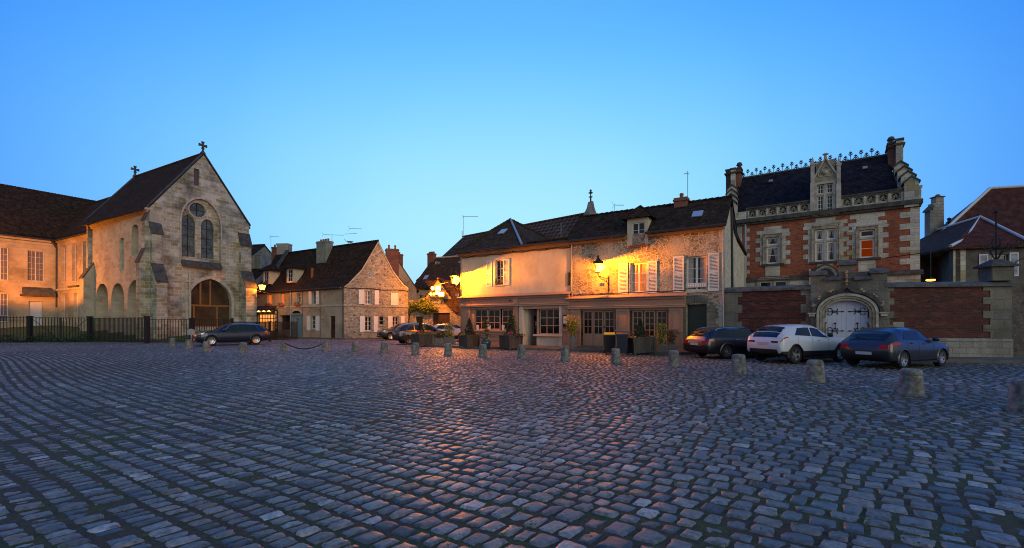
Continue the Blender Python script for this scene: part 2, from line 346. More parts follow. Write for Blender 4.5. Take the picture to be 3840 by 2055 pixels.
@defmat
def cobble():
    n = N('cobble'); at = n.new('ShaderNodeAttribute'); at.attribute_name = 'tint'; sep = n.new('ShaderNodeSeparateColor'); n.link(at.outputs['Color'], sep.inputs[0])
    c = n.ramp(sep.outputs[0], [(0, (.075, .078, .082)), (.3, (.17, .172, .172)), (.55, (.18, .166, .15)), (.75, (.28, .275, .26)), (.88, (.20, .145, .105)), (1, (.46, .45, .43))])
    ob = n.ob(); f = n.noise(ob, 22, 5, .65); m = n.noise(ob, 6, 4, .6); c = n.mix(.75, c, n.mix(1.0, c, n.ramp(f.outputs[0], [(.32, .35), (.66, 1.35)]), 'MULTIPLY')); c = n.mix(n.ramp(m.outputs[0], [(.56, 0), (.66, .55)]), c, (.035, .033, .034))
    big = n.noise(ob, .12, 3); c = n.mix(.5, c, n.mix(1.0, c, n.ramp(big.outputs[0], [(.35, .6), (.65, 1.2)]), 'MULTIPLY'))
    r = n.math('ADD', n.math('MULTIPLY', sep.outputs[1], .22), n.math('ADD', n.math('MULTIPLY', f.outputs[0], .34), .20)); h = n.math('ADD', n.math('MULTIPLY', m.outputs[0], 1.2), n.math('MULTIPLY', f.outputs[0], .6)); n.bump(h, .7, .012); return n.set(c, r)
@defmat
def joint():
    n = N('joint'); ob = n.ob(); a = n.noise(ob, 1.1, 4); f = n.noise(ob, 30, 4); c = n.mix(n.ramp(a.outputs[0], [(.45, 0), (.6, 1)]), (.055, .042, .024), (.045, .055, .014)); c = n.mix(.6, c, n.mix(1.0, c, n.ramp(f.outputs[0], [(.3, .3), (.7, 1.8)]), 'MULTIPLY')); n.bump(f.outputs[0], 1, .01); return n.set(c, .95)
@defmat
def pavement():
    n = N('pavement'); uv = n.ob(); b = n.new('ShaderNodeTexBrick'); n.link(n.mapping(uv, rot=(0, 0, R(32))), b.inputs['Vector']); b.inputs['Scale'].default_value = 1; b.inputs['Brick Width'].default_value = 1.1; b.inputs['Row Height'].default_value = .5; b.inputs['Mortar Size'].default_value = .012
    b.inputs['Color1'].default_value = (.13, .09, .07, 1); b.inputs['Color2'].default_value = (.18, .13, .105, 1); b.inputs['Mortar'].default_value = (.03, .025, .02, 1); a = n.noise(uv, 1.5, 5); c = n.mix(.6, b.outputs[0], n.mix(1.0, b.outputs[0], n.ramp(a.outputs[0], [(.3, .4), (.7, 1.2)]), 'MULTIPLY')); return n.set(c, .55)
@defmat
def turf():
    n = N('turf'); ob = n.ob(); a = n.noise(ob, .5, 4); f = n.noise(ob, 12, 4); c = n.mix(n.ramp(a.outputs[0], [(.4, 0), (.6, 1)]), (.045, .10, .018), (.06, .065, .035)); c = n.mix(.6, c, n.mix(1.0, c, n.ramp(f.outputs[0], [(.3, .4), (.7, 1.6)]), 'MULTIPLY')); n.bump(f.outputs[0], .8, .03); return n.set(c, .95)

# ---------------------------------------------------------------- facade kit
def window(root, W, u0, v0, u1, v1, nx=2, ny=3, y=.16, fw=.055, mat='white_paint', glass='glass', sill='surround_stone', hole=True, curtain=False, off=0.0, mull=True, bar=.022, sun=.06):
    x0, x1, z0, z1 = W.R(u0, v0, u1, v1, off); y -= off
    if hole: W.holes.append(rect(x0, x1, z0, z1))
    m = MB(); a = x0 + .004; b = x1 - .004; c = z0 + .004; d = z1 - .004; t = .05
    m.box(a, b, y, y+t, c, c+fw*1.3); m.box(a, b, y, y+t, d-fw, d); m.box(a, a+fw, y, y+t, c+fw*1.3, d-fw); m.box(b-fw, b, y, y+t, c+fw*1.3, d-fw)
    ia, ib, ic, id_ = a+fw, b-fw, c+fw*1.3, d-fw
    for k in range(1, nx):
        xx = ia + (ib-ia)*k/nx; h = fw*.75 if (mull and nx % 2 == 0 and k == nx//2) else bar/2; m.box(xx-h, xx+h, y+.004, y+t-.004, ic, id_)
    for k in range(1, ny):
        zz = ic + (id_-ic)*k/ny; m.box(ia, ib, y+.008, y+t-.008, zz-bar/2, zz+bar/2)
    o = m.build('window', mat, root, W)
    MB().poly([(ia, y+t*.5, ic), (ib, y+t*.5, ic), (ib, y+t*.5, id_), (ia, y+t*.5, id_)]).build('pane', glass, o)
    if curtain:
        cm = MB()
        for sx, ex in ((ia, ia+(ib-ia)*.3), (ib-(ib-ia)*.3, ib)):
            n = 7; P = [(sx+(ex-sx)*k/n, y+.022+(.003 if k % 2 else -.003)) for k in range(n+1)]
            for k in range(n): cm.poly([(P[k][0], P[k][1], ic), (P[k+1][0], P[k+1][1], ic), (P[k+1][0], P[k+1][1], id_), (P[k][0], P[k][1], id_)])
        cm.build('curtain', 'curtain_cloth', o)
    if sill:
        sm = MB().box(x0-.06, x1+.06, -off-sun, y-.002 if hole else -off+.0, z0-.09, z0-.001); sm.build('sill', sill, o)
    return o
def shutter(root, W, u0, v0, u1, v1, mat='white_paint', louvre=True, off=.012, t=.04):
    x0, x1, z0, z1 = W.R(u0, v0, u1, v1); y1 = -off; y0 = y1 - t; m = MB(); e = min(.07, (x1-x0)*.16)
    m.box(x0, x0+e, y0, y1, z0, z1); m.box(x1-e, x1, y0, y1, z0, z1)
    for a, b in ((z0, z0+e*1.3), (z1-e*1.2, z1), ((z0+z1)/2-e*.6, (z0+z1)/2+e*.6)): m.box(x0+e, x1-e, y0, y1, a, b)
    if louvre:
        for a, b in ((z0+e*1.3, (z0+z1)/2-e*.6), ((z0+z1)/2+e*.6, z1-e*1.2)):
            n = max(4, int((b-a)/.075))
            for k in range(n):
                z = a + (b-a)*(k+.5)/n; m.slab([(x0+e, y0+.004, z-.022), (x1-e, y0+.004, z-.022), (x1-e, y1-.004, z+.018), (x0+e, y1-.004, z+.018)], (0, 0, .008))
    else: m.box(x0+e, x1-e, y0+.012, y1-.006, z0+e*1.3, z1-e*1.2)
    return m.build('shutter', mat, root, W)
def door(root, W, u0, v0, u1, v1, mat, y=.2, z0=None, hole=True, panes=None, arch_=None, frame='surround_stone', handle=True):
    x0, x1, zz, z1 = W.R(u0, v0, u1, v1); z0 = zz if z0 is None else z0
    if hole: W.holes.append(rect(x0, x1, z0, z1))
    m = MB().box(x0+.003, x1-.003, y, y+.06, z0+.003, z1-.003); w = x1-x0
    for k in range(2):
        for j in range(3):
            a = x0 + w*(.1+.42*k); b = a + w*.38; c = z0 + (z1-z0)*(.06+.31*j); d = c + (z1-z0)*.26
            if not (panes and j > 0): m.box(a, b, y-.012, y-.001, c, d)
    o = m.build('door', mat, root, W)
    if panes:
        pm = MB()
        for k in range(2):
            for j in (1, 2):
                a = x0 + w*(.14+.40*k); b = a + w*.32; c = z0 + (z1-z0)*(.08+.31*j); d = c + (z1-z0)*.24; pm.box(a, b, y-.006, y-.001, c, d)
        pm.build('pane', panes, o)
    if handle: MB().box(x0+w*.86, x0+w*.92, y-.06, y-.013, z0+1.0, z0+1.12).build('handle', 'iron', o)
    return o
def band(root, W, x0, x1, z0, z1, y0, y1, name='string_course', mat='surround_stone'): return MB().box(x0, x1, y0, y1, z0, z1).build(name, mat, root, W)
def roof(root, frame, polys, mat, th=.14, name='roof', ridge=None, rm=None, rr=.10):
    m = MB()
    for p in polys: m.slab(p, (0, 0, -th))
    o = m.build(name, mat, root, frame)
    if ridge:
        rb = MB()
        for a, b in ridge:
            a = Vector(a); b = Vector(b); n = max(2, int((b-a).length/.33))
            for k in range(n): rb.tube([a.lerp(b, k/n)+Vector((0, 0, .0)), a.lerp(b, (k+1.05)/n)+Vector((0, 0, .03))], [rr, rr*1.2], 7)
        rb.build('ridge_tiles', rm or mat, o)
    return o
def chimney(root, W, x, y, z0, z1, w, d, mat, pots=2, potmat='terracotta', name='chimney', crown=True, ph=.35, frame=None):
    m = MB().box(x-w/2, x+w/2, y-d/2, y+d/2, z0, z1-.22)
    if crown: m.box(x-w/2-.06, x+w/2+.06, y-d/2-.06, y+d/2+.06, z1-.217, z1-.1); m.box(x-w/2-.02, x+w/2+.02, y-d/2-.02, y+d/2+.02, z1-.097, z1)
    else: m.box(x-w/2, x+w/2, y-d/2, y+d/2, z1-.217, z1)
    o = m.build(name, mat, root, frame or W)
    for k in range(pots):
        px = x + (k-(pots-1)/2)*w/max(1, pots)
        MB().lathe([(.12, z1+.002), (.10, z1+ph*.6), (.13, z1+ph*.62), (.11, z1+ph)], (px, y, 0), 10).build('chimney_pot', potmat, o, smooth=False)
    return o
def pipe(root, W, x, z0, z1, mat='zinc', r=.055, y=-.09, offs=None):
    m = MB(); m.tube([(x, y, z0), (x, y, z1)], r, 8)
    for k in range(3): m.tube([(x, y, z0+(z1-z0)*(.2+.3*k)-.03), (x, y, z0+(z1-z0)*(.2+.3*k)+.03)], r*1.3, 8)
    return m.build('downpipe', mat, root, W, smooth=False)
def gutter(root, W, x0, x1, z, y=-.38, mat='dark_pipe', z2=None):
    z2 = z if z2 is None else z2; return MB().tube([(x0, y, z), (x1, y, z2)], .07, 8).build('gutter', mat, root, W)
def boxwalls(root, W, x0, x1, depth, z0, z1, mat, y0=0.0, left=True, right=True, back=True):   # the unseen sides that close a building
    m = MB()
    if left: m.box(x0, x0+.3, y0, depth, z0, z1)
    if right: m.box(x1-.3, x1, y0, depth, z0, z1)
    if back: m.box(x0+.3, x1-.3, depth-.3, depth, z0, z1)
    return m.build('rear_wall', mat, root, W)
# ================================================================ gabled stone hall on the left
K0 = Vector((-33.2, 42.0)); K1 = Vector((-28.64, 50.0)); SD = Vector((-1.59, 1)).normalized()
Wf = Wall(K0, K1); KB = K0 + SD * 15.0; Ws = Wall(KB, K0)
hall = thing('stone_hall', 'tall gabled medieval stone hall with twin arched windows and a stone cross', 'church', (K0.x, K0.y, 0))
L = Wf.L; HE = 12.2; HA = 18.45; DEP = 15.0
# front gable
gx = [Wf.s(u, .0) for u in (712, 860.5)]; arch_big = arch(gx[0]-.15, gx[1]+.2, Wf.z(786, 1226), Wf.z(712, 1132), Wf.z(790, 1046), 'point', 10)
Wf.holes.append(arch_big)
ax0, ax1 = Wf.s(679), Wf.s(827); Azs = Wf.z(750, 846); Aza = Wf.z(750, 746); Az0 = Wf.z(750, 972)
recess = arch(ax0, ax1, Az0, Azs, Aza, 'round', 12); Wf.holes.append(recess)
ow = window(hall, Wf, 727, 633, 748, 696, 1, 1, mat='mauve_wood', glass='mauve_wood', sill=None)
ow['label'] = 'mauve boarded slit opening near the top of the gable'
MB().panel([(0, -.3), (L, -.3), (L, HE), (L/2, HA), (0, HE)], Wf.holes, 0, .55).build('gable_wall', 'church_stone', hall, Wf)
# recessed tracery plate with two lancets and an oculus
l1 = arch(Wf.s(685), Wf.s(736), Wf.z(710, 962), Wf.z(710, 838), Wf.z(710, 806), 'round', 8); l2 = arch(Wf.s(758), Wf.s(805.5), Wf.z(782, 969), Wf.z(782, 852), Wf.z(782, 822), 'round', 8)
oc = (Wf.s(744.5), Wf.z(744.5, 787)); orx = (Wf.s(776)-Wf.s(714))/2; ocl = [(oc[0]+orx*math.cos(k*math.pi/12), oc[1]+orx*.92*math.sin(k*math.pi/12)) for k in range(24)]
tr = MB().panel(arch(ax0-.02, ax1+.02, Az0-.1, Azs, Aza+.02, 'round', 12), [l1, l2, ocl], .22, .25); tr.build('window_tracery', 'church_stone', hall, Wf)
def rim(loop, w, d0, d1, root, name, mat, W, closed=False):
    cx = sum(p[0] for p in loop)/len(loop); cz = sum(p[1] for p in loop)/len(loop); m = MB(); n = len(loop)
    def out(p, k): v = Vector((p[0]-cx, p[1]-cz)); return (p[0]+v.x/v.length*k, p[1]+v.y/v.length*k)
    idx = range(n) if closed else range(1, n-0)
    for i in idx:
        a, b = loop[i], loop[(i+1) % n]
        if not closed and (i+1) % n == 0 and False: continue
        A, B = out(a, w), out(b, w); m.slab([(a[0], d0, a[1]), (b[0], d0, b[1]), (B[0], d0, B[1]), (A[0], d0, A[1])], (0, d1-d0, 0))
    return m.build(name, mat, root, W)
rim(recess, .16, -.09, .0, hall, 'arch_moulding', 'surround_stone', Wf)
rim(ocl, .12, .15, .215, hall, 'oculus_rim', 'surround_stone', Wf, True)
for lp in (l1, l2, ocl):
    x0 = min(p[0] for p in lp); x1 = max(p[0] for p in lp); z0 = min(p[1] for p in lp); z1 = max(p[1] for p in lp)
    m = MB(); xm = (x0+x1)/2; m.box(xm-.025, xm+.025, .33, .37, z0, z1)
    for k in range(1, 4 if lp is not ocl else 2):
        zz = z0 + (z1-z0)*k/(4 if lp is not ocl else 2); m.box(x0+.03, x1-.03, .335, .365, zz-.02, zz+.02)
    o = m.build('window', 'iron', hall, Wf); g = MB(); g.poly([(p[0], .385, p[1]) for p in lp]); g.build('pane', 'leaded_glass', o)
sx0, sx1 = Wf.s(679), Wf.s(828)
m = MB(); m.slab([(sx0, -.32, Az0-.62), (sx1, -.32, Az0-.62), (sx1, .2, Az0+.05), (sx0, .2, Az0+.05)], (0, 0, -.3)); m.build('window_sill', 'weathered_cap', hall, Wf)
# glazed arch
m = MB(); zb = Wf.z(786, 1226); zt = Wf.z(790, 1046); zm = Wf.z(780, 1146); y = .36
m.box(gx[0]-.1, gx[1]+.15, y, y+.09, zm-.09, zm+.09); m.box(gx[0]-.1, gx[1]+.15, y, y+.09, zb, zb+.1)
for u, a, b in ((759, zm, zt-.35), (796, zm, zt-.1), (734, zb, zm), (821, zb, zm)): x = Wf.s(u); m.box(x-.08, x+.08, y+.003, y+.087, a, b)
o = m.build('arched_window', 'orange_wood', hall, Wf); MB().poly([(p[0], y+.05, p[1]) for p in arch_big]).build('pane', 'brown_glass', o)
rim(arch_big, .32, -.035, .0, hall, 'arch_voussoirs', 'surround_stone', Wf)
# buttresses of the front
def buttress(W, x0, x1, pl, pu, z1, z1t, z2, z2t):
    m = MB()
    m.add([(x0, -pl, -.3), (x1, -pl, -.3), (x1, 0, -.3), (x0, 0, -.3), (x0, -pl, z1), (x1, -pl, z1), (x1, -pu, z1t), (x0, -pu, z1t), (x1, 0, z1t), (x0, 0, z1t)],
          [(0, 1, 5, 4), (1, 2, 8, 6, 5), (3, 0, 4, 7, 9), (4, 5, 6, 7)])
    m.add([(x0+.03, -pu, z1t-.2), (x1-.03, -pu, z1t-.2), (x1-.03, 0, z1t-.2), (x0+.03, 0, z1t-.2), (x0+.03, -pu, z2), (x1-.03, -pu, z2), (x1-.03, 0, z2t), (x0+.03, 0, z2t)], [(0, 1, 5, 4), (1, 2, 6, 5), (3, 0, 4, 7), (4, 5, 6, 7)])
    b = m.build('buttress', 'church_stone', hall, W)
    c = MB(); e = .07
    c.slab([(x0-e, -pl-e, z1-.03), (x1+e, -pl-e, z1-.03), (x1+e, -pu-.003, z1t), (x0-e, -pu-.003, z1t)], (0, 0, .13));c.build('buttress_cap', 'weathered_cap', b); c = MB(); c.slab([(x0-e, -pu-e, z2-.03), (x1+e, -pu-e, z2-.03), (x1+e, -.004, z2t), (x0-e, -.004, z2t)], (0, 0, .13)); c.build('buttress_cap', 'weathered_cap', b)
zl = Wf.z(607, 1058, 1.36); zlt = Wf.z(600, 994, .45); zu = Wf.z(587, 877, .45); zut = Wf.z(580, 838)
buttress(Wf, 0.0, .85, 1.36, .45, zl, zlt, zu, zut)
buttress(Wf, 8.05, 9.2, 1.36, .45, Wf.z(943, 1080, 1.36), Wf.z(930, 1022, .45), Wf.z(923, 924, .45), Wf.z(920, 880))
# side wall with arcade
sA = lambda u0, u1, va, vs: arch(Ws.s(u0), Ws.s(u1), .3, Ws.z((u0+u1)/2, vs), Ws.z((u0+u1)/2, va), 'point', 9)
ar = [sA(360, 405, 1064, 1120), sA(417, 465, 1062, 1122), sA(478, 535, 1050, 1120)]
lan = arch(Ws.s(493), Ws.s(519), Ws.z(506, 958), Ws.z(506, 870), Ws.z(506, 842), 'point', 7)
Ws.holes += ar + [lan]
ni = arch(Ws.s(448), Ws.s(467), Ws.z(457, 1014), Ws.z(457, 912), Ws.z(457, 892), 'point', 7); Ws.holes.append(ni)
blocks('arcade_stone', (.46, .41, .30), (.55, .50, .39), (.50, .45, .36), .6, .3, .018, patch=(.42, .34, .22), stain=.35)
MB().panel(rect(0.0, 15.0, -.3, HE), Ws.holes, 0.003, 1.1).build('side_wall', 'arcade_stone', hall, Ws)
m = MB().poly([(p[0], .22, p[1]) for p in ni]); m.build('blind_niche', 'arcade_stone', hall, Ws)
m = MB(); lx0 = min(p[0] for p in lan); lx1 = max(p[0] for p in lan)
for k in range(1, 6): m.box(lx0, lx1, .5, .54, lan[0][1]+k*.55-.015, lan[0][1]+k*.55+.015)
m.box((lx0+lx1)/2-.02, (lx0+lx1)/2+.02, .5, .54, lan[0][1], lan[0][1]+3.3)
o = m.build('lancet_window', 'iron', hall, Ws); MB().poly([(p[0], .56, p[1]) for p in lan]).build('pane', 'leaded_glass', o)
m = MB().box(.0, 15, 3.2, 3.4, -.3, 6.5).box(0, 15, 1.1, 3.2, 5.6, 5.8); m.build('arcade_back_wall', 'arcade_stone', hall, Ws)
bx = Ws.L
def sidebut():
    W = Ws; x0, x1, pl, pu = bx-.75, bx, .76, .34
    buttress(W, x0, x1-.004, pl, pu, 7.1, 8.35, 11.0, 11.9)
sidebut()
m = MB().add([(-.1, -.85, -.3), (.9, -.85, -.3), (.9, 0, -.3), (-.1, 0, -.3), (-.1, -.85, 6.4), (.9, -.85, 6.4), (.9, 0, 8.0), (-.1, 0, 8.0)], [(0, 1, 5, 4), (1, 2, 6, 5), (3, 0, 4, 7), (4, 5, 6, 7)])
b = m.build('buttress', 'arcade_stone', hall, Ws); MB().slab([(-.18, -.95, 6.35), (.98, -.95, 6.35), (.98, -.004, 8.05), (-.18, -.004, 8.05)], (0, 0, .12)).build('buttress_cap', 'weathered_cap', b)
MB().box(0, 15, -.16, .0, HE-.42, HE-.22).box(0, 15.0, -.28, .0, HE-.217, HE-.02).build('cornice', 'arcade_stone', hall, Ws)
Wf2 = Wf
boxwalls(hall, Wf, .0, L, DEP, -.3, HE, 'church_stone', y0=1.2, left=False)
MB().panel([(0.02, HE-.1), (L-.02, HE-.1), (L/2, HA)], (), DEP-.5, .5).build('rear_gable', 'church_stone', hall, Wf)
o_ = .35
roof(hall, Wf, [[(-.42, .3, HE-.2), (L/2, .3, HA+.15), (L/2, DEP, HA+.15), (-.42, DEP, HE-.2)], [(L+.3, .3, HE-.1), (L+.3, DEP, HE-.1), (L/2, DEP, HA+.15), (L/2, .3, HA+.15)]], 'old_tiles', ridge=[((L/2, .3, HA+.18), (L/2, DEP, HA+.18))])
for s_, q in ((0, 1), (1, 1)):
    for yy, nm in ((-.08, 'gable_coping'), (DEP-.3, 'gable_coping')):
        x0, z0_ = ((-.15, HE-.02) if s_ == 0 else (L+.12, HE-.02)); m = MB().slab([(x0, yy, z0_), (L/2, yy, HA+.15), (L/2, yy+.45, HA+.15), (x0, yy+.45, z0_)], (0, 0, .16)); m.build(nm, 'weathered_cap', hall, Wf)
def cross(root, W, x, y, z, s=1.0):
    m = MB(); t = .09*s; m.lathe([(.32*s, 0), (.24*s, .12*s), (.12*s, .32*s), (.10*s, .5*s)], (x, y, z), 10); c = z+.98*s
    for dx, dz in ((1, 0), (-1, 0), (0, 1), (0, -1)):
        a = [(x+dx*.04*s-dz*.07*s, c+dz*.04*s-dx*.07*s), (x+dx*.46*s-dz*.17*s, c+dz*.46*s-dx*.17*s), (x+dx*.46*s+dz*.17*s, c+dz*.46*s+dx*.17*s), (x+dx*.04*s+dz*.07*s, c+dz*.04*s+dx*.07*s)]
        m.slab([(p[0], y-t, p[1]) for p in a], (0, 2*t, 0))
    m.box(x-.08*s, x+.08*s, y-t*1.03, y+t*1.03, c-.08*s, c+.08*s); return m.build('stone_cross', 'weathered_cap', root, W)
cross(hall, Wf, L/2, .15, HA+.2, .82); cross(hall, Wf, L/2, DEP-.1, HA+.2, .85)
# ================================================================ connecting wing
C0 = Vector((-55.9, 56.3)); wing = thing('stone_wing', 'narrow connecting stone wing with tall windows between hall and long wing', 'building', (C0.x, C0.y, 0))
W2 = Wall(C0, KB + SD*.0 + Vector((.28, .45)))
for (a, b, c, d) in ((230, 923, 247, 1058), (269.5, 912, 287.5, 1055), (311, 902, 333, 1030), (230, 1102, 246, 1203)): window(wing, W2, a, b, c, d, 2, 5, y=.3, mat='grey_white_paint', glass='pale_pane')
door(wing, W2, 276, 1099, 291, 1217, 'grey_white_paint', y=.3)
H2 = 11.75
MB().panel(rect(0, W2.L+1, -.3, H2), W2.holes, 0, .5).build('wall', 'ashlar', wing, W2)
zc = W2.z(260, 1083); band(wing, W2, -.1, W2.L-.1, zc-.12, zc+.1, -.12, -.0); band(wing, W2, -.1, W2.L-.1, H2-.35, H2-.12, -.18, -.0, 'cornice', 'ashlar')
band(wing, W2, W2.s(266), W2.s(298), zc+.11, zc+.3, -.3, -.0, 'door_canopy', 'weathered_cap')
roof(wing, W2, [[(-8, -.35, H2-.1), (W2.L+.8, -.35, H2-.1), (W2.L+.8, 4.1, 17.45), (-8, 4.1, 17.45)], [(-8, 8.6, H2), (-8, 4.1, 17.45), (W2.L+.8, 4.1, 17.45), (W2.L+.8, 8.6, H2)]], 'old_tiles', ridge=[((-4, 4.1, 17.5), (W2.L+.8, 4.1, 17.5))])
boxwalls(wing, W2, 0, W2.L+.4, 8.3, -.3, H2, 'ashlar', y0=.5, left=False, right=False)
gutter(wing, W2, .2, W2.L, H2-.15, -.42, 'dark_pipe')
# ================================================================ long wing at the picture edge
D = Vector((.495, .869)); W3 = Wall(C0 - D*26, C0)
lw = thing('long_stone_wing', 'long two storey ashlar wing with a huge brown tiled roof and panelled door', 'building', (C0.x, C0.y, 0))
H3 = 11.75
for (a, b, c, d) in ((-27, 926, 32, 1050), (103.6, 941, 166, 1054), (-27, 1099, 31, 1206)): window(lw, W3, a, b, c, d, 4, 5, y=.2, mat='grey_white_paint', glass='pale_pane')
door(lw, W3, 107.5, 1130, 160, 1225, 'grey_white_paint', y=.3)
MB().panel(rect(0, 26, -.3, H3), W3.holes, 0, .6).build('wall', 'ashlar', lw, W3)
xx0, xx1 = W3.s(74), W3.s(201); zc = W3.z(138, 1112)
MB().slab([(xx0, -.75, zc+.25), (xx1, -.75, zc+.25), (xx1-.2, -.003, zc+1.0), (xx0+.2, -.003, zc+1.0)], (0, 0, .1)).box(xx0, xx1, -.75, -.003, zc, zc+.24).build('door_canopy', 'weathered_cap', lw, W3)
band(lw, W3, 0, 25.9, H3-.75, H3-.5, -.12, -.003, 'string_course', 'ashlar'); band(lw, W3, 0, 25.7, H3-.4, H3-.1, -.25, -.003, 'cornice', 'ashlar')
roof(lw, W3, [[(0, -.4, H3-.05), (26.2, -.4, H3-.05), (31.5, 4.6, 18.3), (0, 4.6, 18.3)], [(0, 9.6, H3), (0, 4.6, 18.3), (31.5, 4.6, 18.3), (31.5, 9.6, H3)]], 'old_tiles', ridge=[((14, 4.6, 18.33), (31.5, 4.6, 18.33))])
gutter(lw, W3, 0, 25.8, H3-.08, -.45, 'dark_pipe')
boxwalls(lw, W3, 0, 26, 9.2, -.3, H3, 'ashlar', y0=.6, right=False)
m = MB(); x = W3.s(214, .25); m.tube([(x-.5, -.4, H3-.2), (x, -.25, H3-1.0), (x, -.2, zat(1152, 55.8))], .13, 8); o = m.build('downpipe', 'dark_pipe', lw, W3)
MB().tube([(x, -.2, zat(1153, 55.8)), (x, -.2, .4)], .14, 8).build('downpipe', 'plaster_grey', lw, W3)

# ================================================================ houses behind the hall
def gable_house(name, label, p0, p1, depth, he, ha, wallmat, roofmat, over=.2, cat='house', fr=.5, gables=True, ridge=True):
    # gable faces the viewer between p0 and p1
    W = Wall(p0, p1); r = thing(name, label, cat, (W.o.x, W.o.y, 0)); L = W.L; x = L*fr
    MB().panel([(0, -.3), (L, -.3), (L, he), (x, ha), (0, he)], W.holes, 0, .35).build('wall', wallmat, r, W)
    boxwalls(r, W, 0, L, depth, -.3, he, wallmat, y0=.35)
    sl = (ha-he)/x; sr = (ha-he)/(L-x)
    roof(r, W, [[(-over, -.12, he-over*sl+.12), (x, -.12, ha+.14), (x, depth, ha+.14), (-over, depth, he-over*sl+.12)], [(L+over, -.12, he-over*sr+.12), (L+over, depth, he-over*sr+.12), (x, depth, ha+.14), (x, -.12, ha+.14)]], roofmat, ridge=[((x, -.1, ha+.16), (x, depth, ha+.16))] if ridge else None)
    return r, W
Yb = 66.0
gh, Wg_ = gable_house('grey_gabled_house', 'grey plastered gable end rising behind the roof beside the stone hall', atY(931, 63), atY(1047, 68.5), 9, zat(975, 65), zat(921, 65.5), 'plaster_grey', 'old_tiles', over=.5)
chimney(gh, Wg_, Wg_.s(966), -.55, 5, zat(952, 64), 1.0, .6, 'plaster_grey', pots=1)
chimney(gh, Wg_, Wg_.s(950), 6.5, 8, zat(925, 70), 1.6, .8, 'chimney_brick', pots=0)
bh, Wb_ = gable_house('low_roofed_house', 'low dark roofed house tucked between the hall buttress and the grey gable', atY(925, 58), atY(1010, 62), 8, 6.2, 8.6, 'plaster_grey', 'old_tiles', over=.5, fr=.8)
# ================================================================ corner house in the centre
KC = Vector((-16.86, 46.1)); CE = Vector((-11.16, 49.3)); CD = Vector((-1.6, 1)).normalized(); CF = KC + CD*17.0
Wc1 = Wall(CF, KC); Wc2 = Wall(KC, CE); HEc = 5.3; HR = 10.05
ch = thing('corner_house', 'rough rendered corner house with white shutters, two small dormers and cafe front', 'house', (KC.x, KC.y, 0))
def flowers(o_parent, W, u0, u1, v, petal='red_petal', off=.16):
    x0, x1 = W.s(u0), W.s(u1); z = W.z((u0+u1)/2, v); b = MB().box(x0, x1, -off-.08, -.065, z-.16, z).build('window_box', 'terracotta', o_parent, W)
    pts = [(random.uniform(x0, x1), -off+random.uniform(-.1, .1), z+random.uniform(0, .22)) for _ in range(60)]; MB().leaves(pts, .06).build('foliage', 'yew_leaf', b)
window(ch, Wc1, 1002, 1104, 1020, 1141, 2, 1, y=.2, glass='lit_orange', mat='cream_paint'); window(ch, Wc1, 1050, 1099, 1066, 1140, 2, 1, y=.2, glass='lit_orange', mat='cream_paint')
flowers(ch, Wc1, 1000, 1019, 1143); flowers(ch, Wc1, 1049, 1067, 1143); flowers(ch, Wc1, 1109, 1128, 1141)
window(ch, Wc1, 1114, 1098, 1129.5, 1137, 2, 3, y=.2); window(ch, Wc1, 1170, 1093, 1186, 1141, 2, 3, y=.2)
shutter(ch, Wc1, 1158.5, 1093, 1169, 1142, louvre=False); shutter(ch, Wc1, 1186.5, 1091, 1196.5, 1141, louvre=False)
window(ch, Wc1, 1166, 1185, 1185, 1234, 2, 3, y=.2); shutter(ch, Wc1, 1151.5, 1184, 1164.5, 1239, louvre=False); shutter(ch, Wc1, 1185.5, 1184, 1199, 1240, louvre=False)
window(ch, Wc1, 1048, 1182, 1089, 1237, 2, 2, y=.35, mat='dark_wood', glass='glass', mull=False)
# cafe front
x0, x1, z0, z1 = Wc1.R(968, 1180, 1031, 1262); Wc1.holes.append(rect(x0, x1, z0, z1)); zs_ = Wc1.z(1000, 1163)
m = MB(); n = 6
for k in range(n+1): xx = x0+(x1-x0)*k/n; m.box(xx-.04, xx+.04, .15, .25, z0, z1)
m.box(x0, x1, .153, .247, z0, z0+.7); m.box(x0, x1, .153, .247, z1-.5, z1-.42)
cf = m.build('cafe_window', 'dark_wood', ch, Wc1); MB().poly([(x0, .2, z0+.5), (x1, .2, z0+.5), (x1, .2, z1), (x0, .2, z1)]).build('pane', 'lit_cafe', cf)
MB().box(x0-.1, x1+.1, -.25, -.003, z1, z1+.55).build('fascia_board', 'dark_wood', ch, Wc1)
for k in range(3):
    xx = x0+(x1-x0)*(.25+.3*k); MB().lathe([(.02, z1+.5), (.16, z1+.38), (.18, z1+.32)], (xx, -.42, 0), 10).build('sign_lamp', 'lit_sign', ch, Wc1)
    MB().lathe([(.36, 0), (.3, .01), (.02, .012)], (xx, -.27, z1+.3), 12).v
MB().slab([(x0-.3, -1.0, z1+.55), (x1+.5, -1.0, z1+.55), (x1+.5, -.01, z1+.95), (x0-.3, -.01, z1+.95)], (0, 0, .06)).build('awning', 'dark_pipe', ch, Wc1)
x0, x1, z0, z1 = Wc1.R(1033, 1161, 1043, 1262); MB().box(x0, x1, -.12, -.003, .1, z1).build('pilaster', 'dark_wood', ch, Wc1)
m = MB()
for k in range(5): m.box(x0+.1, x1-.1, -.135, -.123, 1.0+k*.42, 1.0+k*.42+.3)
m.build('menu_board', 'paper', ch, Wc1)
